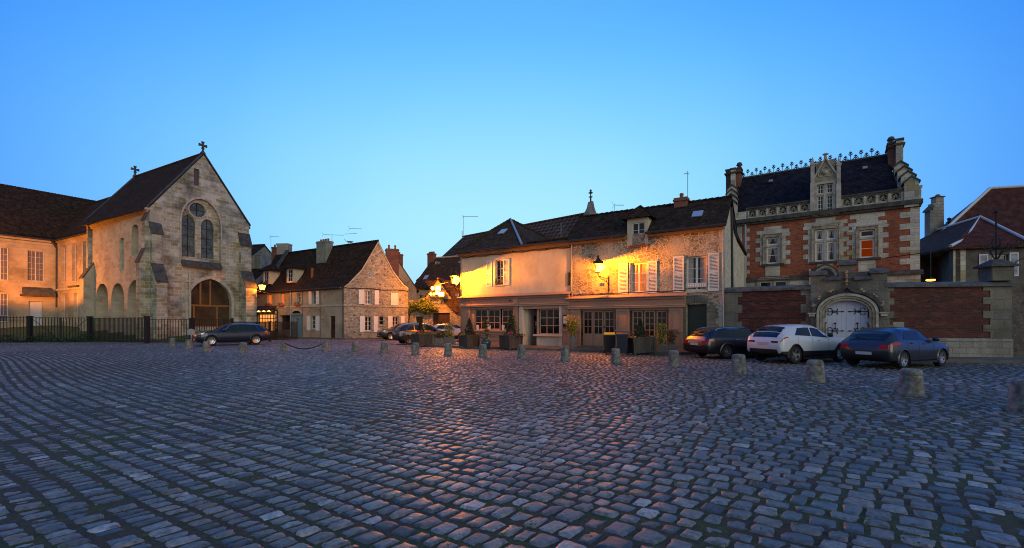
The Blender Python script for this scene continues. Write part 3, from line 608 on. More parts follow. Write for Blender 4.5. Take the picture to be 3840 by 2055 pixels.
# blue doorway
x0, x1, z0, z1 = Wc1.R(1106, 1192, 1124, 1266); Wc1.holes.append(rect(x0, x1, 0, z1)); X0, X1 = Wc1.s(1096.5), Wc1.s(1132.5); zt_ = Wc1.z(1114, 1183)
m = MB().box(X0, x0-.003, -.1, -.003, 0, zt_).box(x1+.003, X1, -.1, -.003, 0, zt_).box(X0-.05, X1+.05, -.16, -.003, zt_+.003, zt_+.22); m.build('door_surround', 'blue_paint', ch, Wc1)
o = MB().box(x0, x1, .2, .26, 0, z1).box(x0+.12, x1-.12, .18, .199, .25, 1.0).box(x0+.12, x1-.12, .18, .199, 1.15, z1-.2).build('door', 'blue_paint', ch, Wc1)
fan = arch(X0+.05, X1-.05, zt_+.223, zt_+.23, Wc1.z(1114, 1165), 'round', 8); MB().slab([(p[0], -.02, p[1]) for p in fan], (0, .015, 0)).build('fanlight', 'glass', ch, Wc1); rim(fan, .13, -.12, -.003, ch, 'fanlight_hood', 'surround_stone', Wc1)
door(ch, Wc1, 1237, 1185, 1257, 1268, 'door_red', y=.15, z0=.05, panes='glass')
MB().panel(rect(0, Wc1.L, -.3, HEc), Wc1.holes, .003, .45).build('wall', 'rough_render', ch, Wc1)
za = Wc1.z(1190, 1147); band(ch, Wc1, 0, Wc1.L, za-.1, za+.08, -.06, -.0)
pipe(ch, Wc1, Wc1.s(1092), .1, 5.1); pipe(ch, Wc1, Wc1.s(1289), .1, 5.1, 'dark_pipe', .045)
MB().tube([(Wc1.s(1135), -.05, .2), (Wc1.s(1135), -.05, 5)], .025, 6).tube([(Wc1.s(1202), -.05, .2), (Wc1.s(1202), -.05, 5)], .025, 6).build('wall_cable', 'dark_pipe', ch, Wc1)
# gable side
window(ch, Wc2, 1383, 1013, 1395.5, 1041, 2, 3, y=.12, fw=.05)
window(ch, Wc2, 1367, 1091, 1394, 1141, 2, 3, y=.18, curtain=True); shutter(ch, Wc2, 1345, 1086, 1366, 1140, louvre=False); shutter(ch, Wc2, 1404.5, 1089, 1421, 1142, louvre=False)
s = shutter(ch, Wc2, 1465, 1098.6, 1493, 1145, louvre=False); s['label'] = 'closed white shutter leaf'
window(ch, Wc2, 1368.5, 1187, 1394, 1241, 2, 3, y=.18); shutter(ch, Wc2, 1349.5, 1185, 1367.5, 1245, louvre=False); shutter(ch, Wc2, 1401, 1185, 1418, 1245, louvre=False)
o = window(ch, Wc2, 1422, 1187, 1440.5, 1219, 1, 2, y=.18); x0, x1, z0, z1 = Wc2.R(1422, 1187, 1440.5, 1221); m = MB()
for k in range(5): xx = x0+(x1-x0)*(k+.5)/5; m.box(xx-.012, xx+.012, -.06, -.036, z0, z0+.45)
m.box(x0-.05, x1+.05, -.06, -.036, z0+.45, z0+.48); m.build('window_guard', 'iron', o)
window(ch, Wc2, 1472, 1188, 1494, 1236, 2, 3, y=.18); shutter(ch, Wc2, 1454.6, 1185, 1471.5, 1240, louvre=False); shutter(ch, Wc2, 1502, 1185, 1517, 1240, louvre=False)
L2 = Wc2.L; zz = Wc2.z(1410, 1147); xa = Wc2.s(1418)
prof = [(0, HEc), (L2*.09, HEc+.5), (L2*.26, HEc+1.75), (xa, HR), (L2*.76, HEc+1.7), (L2*.92, HEc+.42), (L2, HEc+.02)]
MB().panel([(0, -.3), (L2, -.3)] + prof[::-1], Wc2.holes, 0, .4).build('gable_wall', 'gable_rubble', ch, Wc2)
band(ch, Wc2, 0, L2, zz-.1, zz+.05, -.07, -.0, 'string_course', 'rough_render')
m = MB()
for a, b in zip(prof[:-1], prof[1:]): m.slab([(a[0], -.06, a[1]+.06), (b[0], -.06, b[1]+.06), (b[0], .0, b[1]+.06), (a[0], .0, a[1]+.06)], (0, 0, -.22))
m.build('verge', 'surround_stone', ch, Wc2)
m = MB(); P = [(L2*k/12, -.1, HEc-.12-.12*math.sin(k*1.1)*.4-.01*k) for k in range(13)]; m.tube(P, .035, 6); m.build('wall_cable', 'dark_pipe', ch, Wc2)
MB().box(Wc2.s(1306), Wc2.s(1322), -.03, -.003, Wc2.z(1314, 1161.5), Wc2.z(1314, 1152)).build('street_name_plate', 'surround_stone', ch, Wc2)
MB().box(.0, .35, -.1, -.003, .0, .5).build('corner_stone', 'plinth_stone', ch, Wc2)
# roof in the frame of the long wall
D1 = xa * (Wc2.d.dot(Wc1.n)); KX = Wc1.L; rx = KX + xa*Wc2.d.dot(Wc1.d); ex = KX + L2*Wc2.d.dot(Wc1.d); ey = L2*Wc2.d.dot(Wc1.n)
fl = lambda f: (KX + f*L2*Wc2.d.dot(Wc1.d), f*L2*Wc2.d.dot(Wc1.n)); a1 = fl(.09); a2 = fl(.26); b1 = fl(.76); b2 = fl(.92)
roof(ch, Wc1, [[(-.0, -.35, HEc-.15), (KX, -.35, HEc-.1), (a1[0]+.05, a1[1], HEc+.58), (0, a1[1], HEc+.58)], [(0, a1[1], HEc+.58), (a1[0]+.05, a1[1], HEc+.58), (a2[0]+.05, a2[1], HEc+1.85), (0, a2[1], HEc+1.85)],
    [(0, a2[1], HEc+1.85), (a2[0]+.05, a2[1], HEc+1.85), (rx+.05, D1, HR+.1), (0, D1, HR+.1)], [(0, b1[1], HEc+1.8), (0, D1, HR+.1), (rx+.05, D1, HR+.1), (b1[0], b1[1], HEc+1.8)], [(0, b1[1], HEc+1.8), (b1[0], b1[1], HEc+1.8), (ex, ey+.2, HEc), (0, ey+.2, HEc)]],
    'old_tiles', th=.1, ridge=[((2.0, D1, HR+.12), (rx, D1, HR+.12))])
boxwalls(ch, Wc1, 0, KX-1, ey, -.3, HEc, 'rough_render', y0=.5, right=False)
MB().slab([(2.2, -.2, HEc+.1), (2.9, -.2, HEc+.1), (2.9, D1, HR+.25), (2.2, D1, HR+.25)], (0, 0, .3)).build('party_wall', 'weathered_cap', ch, Wc1)
gutter(ch, Wc1, 0, KX, HEc-.15, -.42)
def dormer(root, W, u0, u1, vt, vb, yb, wu, rm='old_tiles', wall='cream_render', rise=.55, dep=2.6, over=.3, wmat='grey_white_paint', wtop=.12, nx=2, ny=3):
    x0, x1 = W.s(u0, -yb), W.s(u1, -yb); z0, z1 = W.z((u0+u1)/2, vb, -yb), W.z((u0+u1)/2, vt, -yb); wx0, wx1 = W.s(wu[0], -yb), W.s(wu[1], -yb)
    m = MB().panel(rect(x0, x1, z0, z1), [rect(wx0, wx1, z0+.12, z1-wtop)], yb, .12)
    m.box(x0, x0+.12, yb+.12, yb+dep, z0, z1); m.box(x1-.12, x1, yb+.12, yb+dep, z0, z1); d = m.build('dormer', wall, root, W)
    f = MB(); a, b, c, e = wx0+.004, wx1-.004, z0+.125, z1-wtop-.004; f.box(a, b, yb+.05, yb+.09, c, c+.06).box(a, b, yb+.05, yb+.09, e-.05, e).box(a, a+.05, yb+.05, yb+.09, c+.06, e-.05).box(b-.05, b, yb+.05, yb+.09, c+.06, e-.05); mid = (a+b)/2; f.box(mid-.03, mid+.03, yb+.052, yb+.088, c+.06, e-.05)
    for k in range(1, ny): zz = c+(e-c)*k/ny; f.box(a+.05, b-.05, yb+.055, yb+.085, zz-.012, zz+.012)
    f.build('window', wmat, d); MB().poly([(a, yb+.07, c), (b, yb+.07, c), (b, yb+.07, e), (a, yb+.07, e)]).build('pane', 'glass', d)
    xm = (x0+x1)/2; h = z1+rise; a, b = x0-over, x1+over; ya = yb-over
    roof_ = MB(); ap = (xm, yb+.55, h)
    for pl in ([(a, ya, z1-.03), (b, ya, z1-.03), ap], [(a, ya, z1-.03), ap, (xm, yb+dep, h), (a, yb+dep, z1-.03)], [(b, ya, z1-.03), (b, yb+dep, z1-.03), (xm, yb+dep, h), ap]): roof_.slab(pl, (0, 0, .09))
    roof_.build('dormer_roof', rm, d); MB().tube([(a, ya, z1+.06), ap and (xm, yb+.55, h+.09)], .05, 6).tube([(b, ya, z1+.06), (xm, yb+.55, h+.09)], .05, 6).build('hip_tiles', rm, d); return d
dormer(ch, Wc1, 986, 1009.5, 1016, 1066, .35, (991, 1005), rise=.7, over=.45, dep=1.9); dormer(ch, Wc1, 1075, 1100, 1007, 1060, .35, (1080, 1097), rise=.7, over=.45, dep=1.9)
xc = Wc1.s(1212, -D1+.6); chimney(ch, Wc1, xc, D1-.4, HR-2.0, zat(895, 50), 1.7, .95, 'plaster_grey', pots=4, ph=.28)
xc = Wc1.s(1171, -1.2); m = MB().lathe([(.17, zat(1063, 50.4)-.3), (.15, zat(1020, 50.4)), (.17, zat(1010, 50.4)), (.12, zat(1003, 50.4))], (xc, 1.2, 0), 12); m.build('flue_pipe', 'terracotta', ch, Wc1)
def antenna(p, h, booms, label, r=.022, dish=False):
    t = thing('roof_antenna', label, 'antenna', p); t['group'] = 'television aerials on the roofs'
    MB().tube([(0, 0, 0), (0, 0, h)], r, 6).build('mast', 'zinc', t)
    for (z, a, l0, l1, el) in booms:
        d = Vector((math.cos(a), math.sin(a), 0)); q = Vector((-d.y, d.x, 0)); m = MB(); m.tube([d*l0+Vector((0, 0, z)), d*l1+Vector((0, 0, z-.03))], r*.8, 5)
        for k in range(el):
            c = d*(l0+(l1-l0)*(k+.5)/el)+Vector((0, 0, z)); w = .16+.03*(el-k)/el; m.tube([c-q*w, c+q*w], r*.35, 4)
        c = d*l0+Vector((0, 0, z))
        if el > 3: m.tube([c+Vector((0, 0, 0))-d*.03, c-d*.15+Vector((0, 0, .28))], r*.5, 4); m.tube([c, c-d*.15-Vector((0, 0, .28))], r*.5, 4)
        m.build('boom', 'zinc', t)
    if dish: MB().lathe([(.02, 0), (.2, .04), (.33, .12), (.34, .13)], (0, 0, 0), 16).build('dish', 'plaster_grey', t).location = (0, -.1, .25); t.children[-1].rotation_euler = (R(80), 0, 0)
    return t
def ap(u, v, Y): return Vector(((u-CX)/F*Y, Y, zat(v, Y)))
antenna(ap(1245, 932, 50), 1.55, [(1.5, R(8), -.9, 1.2, 9)], 'thin aerial mast beside the grey ridge chimney of the corner house')
antenna(ap(1315, 920, 49), 1.9, [(1.8, R(3), -.1, 1.15, 8), (1.25, R(170), -.7, .7, 3)], 'tall aerial with small dish on the ridge of the corner house', dish=True)
antenna(ap(1016, 952, 66), 2.6, [(2.5, R(0), -.1, 1.15, 8)], 'leaning aerial rising behind the grey gable end')
# houses behind the corner house
wc = thing('white_chimney_stack', 'broad whitewashed brick chimney rising behind the corner house roof', 'chimney', atY(1065, 62)); fw_ = Frame(atY(1065, 62), R(-4))
MB().box(-.75, .85, -.5, .5, 0, zat(921, 62)).box(-.79, .89, -.54, .54, zat(921, 62)+.003, zat(915, 62)).box(-.78, .88, -.53, .53, zat(931, 62), zat(929.5, 62)).build('shaft', 'white_brick', wc, fw_)
rc = thing('brick_chimney_stack', 'slim dark brick chimney between the white chimney and the grey gable', 'chimney', atY(1031, 62)); chimney(rc, Frame(atY(1031, 62)), 0, 0, 0, zat(927, 62), .62, .6, 'chimney_brick', pots=1)
bt, Wt_ = gable_house('brown_tiled_house', 'brown tiled house with red brick chimneys behind the corner house gable', atY(1395, 56), atY(1562, 58), 9, zat(1078, 56), zat(953, 57), 'rough_render', 'red_tiles', over=.3, fr=.47)
chimney(bt, Wt_, Wt_.s(1470, .4), -.5, 5, zat(930, 55.5), 1.5, .9, 'chimney_brick', pots=2, ph=.5); chimney(bt, Wt_, Wt_.s(1502), 1.0, 6, zat(953, 58), .8, .7, 'chimney_brick', pots=1, ph=.3)
# large red-brown roof and the low gabled annexe with the lane wall
We = Wall(atY(1552, 60), atY(1800, 56)); eh = thing('large_roofed_house', 'long house with big reddish tiled roof behind the lit lane', 'house', (We.o.x, We.o.y, 0))
he = zat(1078, 59.5); hr = zat(966, 63); window(eh, We, 1570, 1106, 1583, 1119, 2, 1, y=.15, fw=.04)
MB().panel(rect(0, We.L, -.3, he), We.holes, 0, .4).build('wall', 'white_gable', eh, We)
xl = We.s(1624, -4.2); roof(eh, We, [[(-.2, -.3, he-.1), (We.L, -.3, he-.1), (We.L, 4.2, hr), (xl, 4.2, hr)], [(-.2, -.3, he-.1), (xl, 4.2, hr), (xl, 8.5, he)], [(xl, 8.5, he), (xl, 4.2, hr), (We.L, 4.2, hr), (We.L, 8.5, he)]], 'brown_tiles', ridge=[((xl, 4.2, hr+.05), (We.L, 4.2, hr+.05))], rm='surround_stone')
boxwalls(eh, We, 0, We.L, 8, -.3, he, 'white_gable', y0=.4); chimney(eh, We, We.s(1619, -4), 4.0, hr-2, zat(948, 63), .95, .75, 'chimney_brick', pots=4, ph=.25)
for u, v in ((1598, 1041), (1742, 1036)):
    x = We.s(u, -1.3); z = We.z(u, v, -1.3); t = (hr-he)/4.5; MB().slab([(x-.3, 1.0, z-.3*t), (x+.3, 1.0, z-.3*t), (x+.3, 1.6, z+.3*t), (x-.3, 1.6, z+.3*t)], (0, -.06, .06)).build('skylight', 'clear_lens', eh, We)
for u, v in ((1640, 989), (1650, 991), (1728, 989)): x = We.s(u, -3.6); z = We.z(u, v, -3.6); MB().box(x-.13, x+.13, 3.2, 3.6, z-.6, z+.3).build('roof_vent', 'plaster_grey', eh, We)
Yg = 50.0; Wg = Wall(atY(1531, 50.0), atY(1727, 49.4)); la = thing('lane_annexe', 'low gabled stone annexe with steep roof beside the brown gate', 'house', (Wg.o.x, Wg.o.y, 0))
Wa = Wall(Wg.w(Wg.s(1566), .5, 0).xy, Wg.w(Wg.s(1719), .5, 0).xy); xa_ = Wa.s(1642); ha_ = Wa.z(1642, 1049); e0 = Wa.z(1566, 1150); e1 = Wa.z(1716, 1162)
MB().panel([(0, -.2), (Wa.L, -.2), (Wa.L, e1), (xa_, ha_), (0, e0)], (), 0, .4).build('gable_wall', 'rough_render', la, Wa)
roof(la, Wa, [[(-.2, -.1, e0), (xa_, -.1, ha_+.12), (xa_, 7, ha_+.12), (-.2, 7, e0)], [(Wa.L+.3, -.1, e1-.1), (Wa.L+.3, 7, e1-.1), (xa_, 7, ha_+.12), (xa_, -.1, ha_+.12)]], 'brown_tiles', ridge=[((xa_, -.1, ha_+.15), (xa_, 7, ha_+.15))], rm='terracotta')
Wx = Wall(Wg.w(Wg.s(1719), 1.2, 0).xy, Wg.w(Wg.s(1800), 1.2, 0).xy); MB().slab([(-4.2, .3, ha_), (3.0, .3, ha_+.1), (3.0, -1.4, e1-.3), (-.3, -1.4, e1-.3)], (0, 0, -.12)).build('roof', 'brown_tiles', la, Wx)
lwall = thing('lane_garden_wall', 'rubble garden wall with small door and big brown plank gate in the lane', 'wall', (Wg.o.x, Wg.o.y, 0))
zt0 = Wg.z(1560, 1122)
door(lwall, Wg, 1560, 1187, 1585, 1262, 'dark_wood', y=.2, z0=.05); gx0, gx1, gz0, gz1 = Wg.R(1624, 1173, 1687, 1262); Wg.holes.append(rect(gx0, gx1, .05, gz1))
MB().panel([(0, -.3), (Wg.L, -.3), (Wg.L, Wg.z(1700, 1166)), (gx1+.2, Wg.z(1700, 1166)), (gx1+.1, gz1+.25), (gx0-.4, gz1+.3), (gx0-.6, zt0-.6), (0, zt0)], Wg.holes, 0, .45).build('wall', 'rubble_stone', lwall, Wg)
g = MB(); n = 18
for k in range(n): a = gx0+(gx1-gx0)*k/n; g.box(a+.004, a+(gx1-gx0)/n-.004, .15, .19+.004*(k % 3), .08, gz1-.02+.05*math.sin(k*2.1)*0)
g.build('gate', 'gate_wood', lwall, Wg)
vine = thing('climbing_vine', 'bushy green climbing vine draped over the lane wall beside the corner house', 'climbing plant', Wg.w(3, -.1, 0)); P = []
vx0, vx1 = Wg.s(1522), Wg.s(1643)
for _ in range(3600):
    t = random.random(); x = vx0+(vx1-vx0)*t; top = Wg.z(1580, 1130+6*math.sin(t*9)+ (0 if t < .8 else (t-.8)*150)-(8*math.exp(-((t-.6)/.12)**2))); bot = Wg.z(1580, 1172+8*math.sin(t*11+1)-(0 if t < .75 else 0)); z = bot+(top-bot)*random.random()**.8; dpt = .25+.45*math.sin(math.pi*min(1, max(0, (z-bot)/(top-bot)))); P.append(Vector((x, -dpt*random.random()-.02, z)))
MB().leaves([Wg.w(*p)-vine.location for p in P], .14, flat=.3).build('foliage', 'vine_leaf', vine, recalc=False)
m = MB(); m.tube([(vx0+.3, -.06, 0), (vx0+.35, -.07, 1.5), (vx0+.5, -.1, 3.0)], .05, 6); m.tube([(vx0+.5, -.1, 2.9), (vx0+2, -.15, 3.4), (vx0+3.8, -.12, 3.3)], .035, 6); m.build('stem', 'dark_wood', vine, Wg)
# church roof far behind
r0 = atY(1736, 76.9); r1 = atY(2215, 60); Wq = Wall(r0.xy, r1.xy); cr = thing('church_roof_building', 'large church with patterned tile roof and stone gable finial behind the restaurants', 'church', (r0.x, r0.y, 0))
hq = zat(889, 76.9); hz = 8.5
roof(cr, Wq, [[(-3.5, -7, hz), (Wq.L, -7, hz), (Wq.L, 0, hq), (0, 0, hq)], [(-3.5, -7, hz), (0, 0, hq), (-3.5, 7, hz)], [(0, 0, hq), (Wq.L, 0, hq), (Wq.L, 7, hz), (-3.5, 7, hz)]], 'patterned_tiles', ridge=[((0, 0, hq+.05), (Wq.L, 0, hq+.05))], rr=.14)
MB().box(-3.2, Wq.L, -6.7, 6.7, -.3, hz-.1).build('wall', 'pale_stone', cr, Wq)
MB().panel([(-5, 0), (5, 0), (.0, 0)], (), 0, .1).v
m = MB().slab([(Wq.L-.4, -7.0, hz-.2), (Wq.L-.4, 7.0, hz-.2), (Wq.L-.4, .35, hq+.6), (Wq.L-.4, 0, hq+1.5), (Wq.L-.4, -.35, hq+.6)], (.8, 0, 0)); m.build('gable', 'plinth_stone', cr, Wq)
m = MB().lathe([(.12, hq+1.5), (.1, hq+2.0), (.3, hq+2.1), (.08, hq+2.2), (.08, hq+2.5), (.34, hq+2.62), (.1, hq+2.75), (.16, hq+2.95), (.02, hq+3.1)], (Wq.L, 0, 0), 8); m.build('finial', 'weathered_cap', cr, Wq)
MB().tube([(-.2, 0, hq), (-.2, 0, hq+1.1)], .05, 6).build('spike', 'iron', cr, Wq)
antenna(ap(1739, 893, 70), 3.4, [(3.3, R(-3), -.1, 2.2, 9)], 'aerial above the left end of the patterned church roof', r=.035)
# ================================================================ restaurant row
RM = Vector((3.96, 29.5)); RD = Vector((.8394, -.5436)); RL = Vector((-3.82, 34.54)); RR = Vector((11.43, 24.66))
WA = Wall(RL, RL + RD*9.05); WB = Wall(RL + RD*9.05, RR)
ra = thing('cream_restaurant', 'cream rendered restaurant with pyramid roof and brown timber shopfront', 'building', (RL.x, RL.y, 0)); rb = thing('stone_restaurant', 'rubble stone restaurant with louvred shutters and brown timber shopfront', 'building', (RM.x, RM.y, 0))
HA_ = 6.9; LA = WA.L; zc = WA.z(1930, 1110)
# --- upper floor of the cream house
window(ra, WA, 1856, 975, 1887, 1069, 2, 3, y=.2); shutter(ra, WA, 1825.5, 977, 1845.5, 1075); shutter(ra, WA, 1887.5, 971, 1911, 1070)
m = MB(); x0, x1 = WA.s(1856), WA.s(1887); z0 = WA.z(1871, 1069)
for k in range(9): xx = x0+.03+(x1-x0-.06)*k/8; m.box(xx-.008, xx+.008, .06, .08, z0+.02, z0+.4)
m.box(x0+.01, x1-.01, .055, .085, z0+.4, z0+.43); m.build('window_guard', 'iron', ra, WA)
x0, x1, z0, z1 = WA.R(2131, 1022, 2139, 1070); MB().box(x0, min(x1, LA-.03), -.1, -.003, z0, z1).build('wall_box', 'dark_wood', ra, WA)
for u, v in ((1925, 945), (2049, 933)): MB().lathe([(.05, -.06), (.07, 0), (.05, .06)], (WA.s(u), -.06, WA.z(u, v)), 8).build('wall_anchor', 'iron', ra, WA)
SH = .32    # the shopfront stands this far in front of the wall above
MB().panel(rect(0, LA, 2.9, HA_), WA.holes, 0, .4).build('wall', 'cream_render', ra, WA)
class Off(Wall):
    def __init__(s, W, off): super().__init__((Vector(W.o[:2]) - W.n*off), (Vector(W.o[:2]) - W.n*off + W.d*W.L))
SA = Off(WA, SH); SB = Off(WB, SH)
def panelled(root, W, u0, u1, z0, z1, mat='shop_paint', split=1.05):
    x0, x1 = W.s(u0), W.s(u1); m = MB().box(x0, x1, -.05, .12, z0, z1); e = (x1-x0)*.16
    for a, b in ((z0+.22, z0+split-.1), (z0+split+.12, z1-.15)):
        m.box(x0+e, x0+e+.03, -.075, -.051, a, b).box(x1-e-.03, x1-e, -.075, -.051, a, b).box(x0+e+.03, x1-e-.03, -.075, -.051, b-.03, b).box(x0+e+.03, x1-e-.03, -.075, -.051, a, a+.03)
    m.box(x0-.03, x1+.03, -.1, -.051, z0+split-.04, z0+split+.05); return m.build('pilaster', mat, root, W)
def shopfront(root, S, xa, xb, zt, zl, ztop, mat='shop_paint'):
    MB().box(xa, xb, -.02, .315, zl, zt).build('fascia', mat, root, S)
    MB().box(xa-.04, xb+.04, -.14, -.021, zl-.02, zl+.09).box(xa-.06, xb+.06, -.19, -.021, zl+.093, zl+.13).build('ledge_moulding', 'shop_paint_light', root, S)
    MB().box(xa, xb, -.03, .0-.021, zt-.3, zt-.26).box(xa-.02, xb+.02, -.12, -.021, zt-.12, zt).build('cornice', mat, root, S)
    MB().slab([(xa-.15, -.26, zt+.02), (xb+.15, -.26, zt+.02), (xb+.05, .315, zt+.2), (xa-.05, .315, zt+.2)], (0, 0, .035)).build('lead_canopy', 'shop_paint_light', root, S)
zt = SA.z(1930, 1112); zl = SA.z(1930, 1147); zp = .12; zh = zl-.03
shopfront(ra, SA, SA.s(1727), LA+.05, zt, zl, 0)
panelled(ra, SA, 1729, 1764, zp, zh); panelled(ra, SA, 1925, 1943.5, zp, zh); panelled(ra, SA, 2109, 2136, zp, zh)
x0, x1 = SA.s(1764), SA.s(1925); zs0 = SA.z(1850, 1243)
MB().box(x0, x1, .03, .12, zp, zs0).build('stall_riser', 'shop_paint', ra, SA)
m = MB()
for k in range(3):
    a = x0+.08+(x1-x0-.1)*k/3; b = a+(x1-x0)/3-.16; m.box(a, b, .0, .029, zp+.3, zp+.33).box(a, b, .0, .029, zs0-.18, zs0-.15).box(a, a+.03, .0, .029, zp+.33, zs0-.18).box(b-.03, b, .0, .029, zp+.33, zs0-.18)
m.build('panel_moulding', 'shop_paint_light', ra, SA)
MB().box(x0-.04, x1, -.1, .13, zs0+.003, zs0+.1).build('window_sill', 'shop_paint_light', ra, SA)
zw = SA.z(1850, 1158)
for a, b in ((1778, 1824), (1827, 1872), (1879, 1923)): window(ra, SA, a, 1160, b, 1237, 2, 3, y=.14, fw=.06, mat='shop_paint_light', hole=False, sill=None, mull=False, bar=.03)
MB().box(x0, x1, .02, .2, zw, zh).box(x0, SA.s(1777.5), .05, .2, zs0+.103, zw).build('window_frame', 'shop_paint', ra, SA)
for u in (1788, 1832, 1884): xx = SA.s(u); MB().lathe([(.09, zs0+.11), (.11, zs0+.45), (.03, zs0+.46)], (xx, .10, 0), 8).build('white_vase', 'paper', ra, SA)
# white recessed doorway with square-paned window
xd0, xd1, xw0, xw1, xe = SA.s(1946), SA.s(1961), SA.s(2013), SA.s(2096), SA.s(2108)
MB().box(xd0, xd1, 0, .5, zp, zh).build('door_reveal', 'cream_paint', ra, SA)
MB().box(xd1, xd1+.1, .5, 1.5, zp, zh).build('door_reveal', 'cream_paint', ra, SA)
dx0, dx1 = SA.s(1987, -1.35), SA.s(2016, -1.35); MB().box(xd1+.1, dx0-.003, 1.35, 1.5, zp, zh).build('door_reveal', 'cream_paint', ra, SA)
dd = MB().box(dx0, dx1+.3, 1.38, 1.44, zp, zp+2.6).box(dx0, dx0+.1, 1.34, 1.379, zp, zh).box(dx0+.1, dx1+.3, 1.34, 1.379, zp+2.1, zp+2.2).build('door', 'shop_paint', ra, SA)
m = MB()
for k in range(2):
    for j in range(3): a = dx0+.2+k*.36; m.box(a, a+.3, 1.365, 1.379, zp+.75+j*.44, zp+1.13+j*.44)
m.build('pane', 'glass', dd); MB().box(dx0+.45, dx0+.72, 1.35, 1.364, zp+1.3, zp+1.62).build('notice', 'paper', dd)
MB().box(xw0-.13, xw0, .25, 1.5, zp+.6, zh).build('door_post', 'shop_paint_light', ra, SA)
MB().box(xw1+.003, xe, .0, .5, zp, zh).build('door_reveal', 'cream_paint', ra, SA)
MB().box(xd1, xw1, .02, .5, SA.z(2050, 1157), zh).build('lintel', 'shop_paint_light', ra, SA)
window(ra, SA, 2016, 1158, 2095.5, 1256, 3, 3, y=.28, fw=.07, mat='shop_paint_light', hole=False, sill=None, mull=False, bar=.05)
zr = SA.z(2050, 1261); MB().box(xw0-.1, xw1, .15, .45, zp, zr).build('stall_riser', 'cream_paint', ra, SA); MB().box(xw0-.25, xw1+.25, -.08, .34, zr+.003, zr+.12).build('window_sill', 'cream_paint', ra, SA)
mb_ = MB().box(SA.s(2114), SA.s(2131), -.13, -.1, SA.z(2122, 1226), SA.z(2122, 1181)).build('menu_case', 'iron', ra, SA); m = MB()
for a, b in ((1186, 1199), (1201, 1213)): m.box(SA.s(2116), SA.s(2129), -.137, -.131, SA.z(2122, b), SA.z(2122, a))
m.build('menu_sheet', 'paper', mb_)
for u in (1763, 1918): MB().tube([(SA.s(u), -.05, zl+.35), (SA.s(u), -.3, zl+.4), (SA.s(u)+.1, -.32, zl+.3)], .03, 6).build('sign_lamp', 'iron', ra, SA)
sg = MB().box(SA.s(1924), SA.s(1942), -.05, -.03, zl+.2, zl+.75).box(SA.s(1926), SA.s(1940), -.055, -.051, zl+.25, zl+.7, 0).build('small_sign', 'shop_paint_light', ra, SA)
MB().box(.0, LA, .42, .8, -.2, 3.0).build('inner_wall', 'dark_wood', ra, Off(WA, -1.6))
MB().box(.0, .2, 0, 2.0, -.2, 2.9).build('side_wall', 'cream_render', ra, WA)
# pyramid roof
sL, sM = -.25, WA.s(1956, .35); ax_ = WA.s(1915, -4.2); az = zat(826, WA.w(ax_, 4.2, 0).y); e = HA_+.03
m = MB(); bk = WA.s(2088, -5.5); bz = HA_+.6
roof(ra, WA, [[(sL, -.4, e), (sM, -.4, e), (ax_, 4.2, az)], [(sL, -.4, e), (ax_, 4.2, az), (sL, 8.8, e)], [(sM, -.4, e), (bk+1.2, -.4, e), (bk+1.2, 1.0, e+.1), (bk, 5.5, bz+.45), (ax_, 4.2, az)], [(ax_, 4.2, az), (bk, 5.5, bz+.45), (bk, 9, bz), (sL, 8.8, e)]], 'brown_tiles', ridge=[((ax_, 4.2, az+.04), (bk, 5.5, bz+.47)), ((sL+.1, -.3, e+.08), (ax_, 4.2, az+.05))])
MB().tube([(sM, -.35, e+.1), (ax_, 4.2, az+.08)], .09, 6).build('hip_flashing', 'lead', ra, WA)
m = MB()
for k in range(9): xx = sM+.4+k*(LA-sM-.4)/9; m.tube([(xx, -.25, e+.14), (xx+.28, -.25, e+.18)], [.08, .11], 7)
m.build('ridge_tiles', 'brown_tiles', ra, WA)
MB().box(-.1, LA, -.3, .0-.003, HA_-.28, HA_-.14).box(-.2, LA, -.38, -.3-.003, HA_-.14, HA_-.02).build('eave_board', 'eave_wood', ra, WA); gutter(ra, WA, -.25, LA, HA_-.02, -.46)
MB().tube([(LA*k/20, -.06, HA_-.38-.03*math.sin(k*1.7)) for k in range(21)], .035, 6).build('wall_cable', 'dark_pipe', ra, WA)
x = WA.s(1884, -1.9); tq = (az-e)/4.6; zq = e+2.3*tq; MB().slab([(x-.27, 1.65, zq-.35*tq+.12), (x+.27, 1.65, zq-.35*tq+.12), (x+.27, 2.25, zq+.3*tq+.12), (x-.27, 2.25, zq+.3*tq+.12)], (0, -.05, .06)).build('skylight', 'clear_lens', ra, WA)
boxwalls(ra, WA, 0, LA, 8.4, -.3, HA_-.05, 'cream_render', y0=2.0, right=False); pipe(ra, WA, .05, 3.5, HA_-.1, 'zinc', .04); 
# --- stone house
LB = WB.L; HB = 6.95
window(rb, WB, 2363, 985, 2425, 1098, 2, 3, y=.16, curtain=True, glass='lit_orange', fw=.07); rb.children[-1]
shutter(rb, WB, 2320, 986, 2355, 1102); shutter(rb, WB, 2428.5, 979, 2464, 1098)
window(rb, WB, 2573, 960, 2650, 1091, 2, 3, y=.16, curtain=True, fw=.08); shutter(rb, WB, 2525, 961, 2565, 1094.5); shutter(rb, WB, 2656, 949, 2697.5, 1091)
m = MB(); x0, x1 = WB.s(2573), WB.s(2650); z0 = WB.z(2611, 1091)
for k in range(12): xx = x0+.04+(x1-x0-.08)*k/11; m.lathe([(.035, z0+.22), (.05, z0+.3), (.02, z0+.4)], (xx, .02, 0), 6)
m.box(x0, x1, .0, .025, z0+.4, z0+.44).box(x0, x1, .0, .025, z0+.2, z0+.23); m.build('window_guard', 'white_paint', rb, WB)
o = door(rb, WB, 2574, 1141, 2650, 1325, 'door_green', y=.3, z0=.1)
MB().panel(rect(0, LB, -.3, HB), [h for h in WB.holes], .002, .4).build('wall', 'rubble_stone', rb, WB)
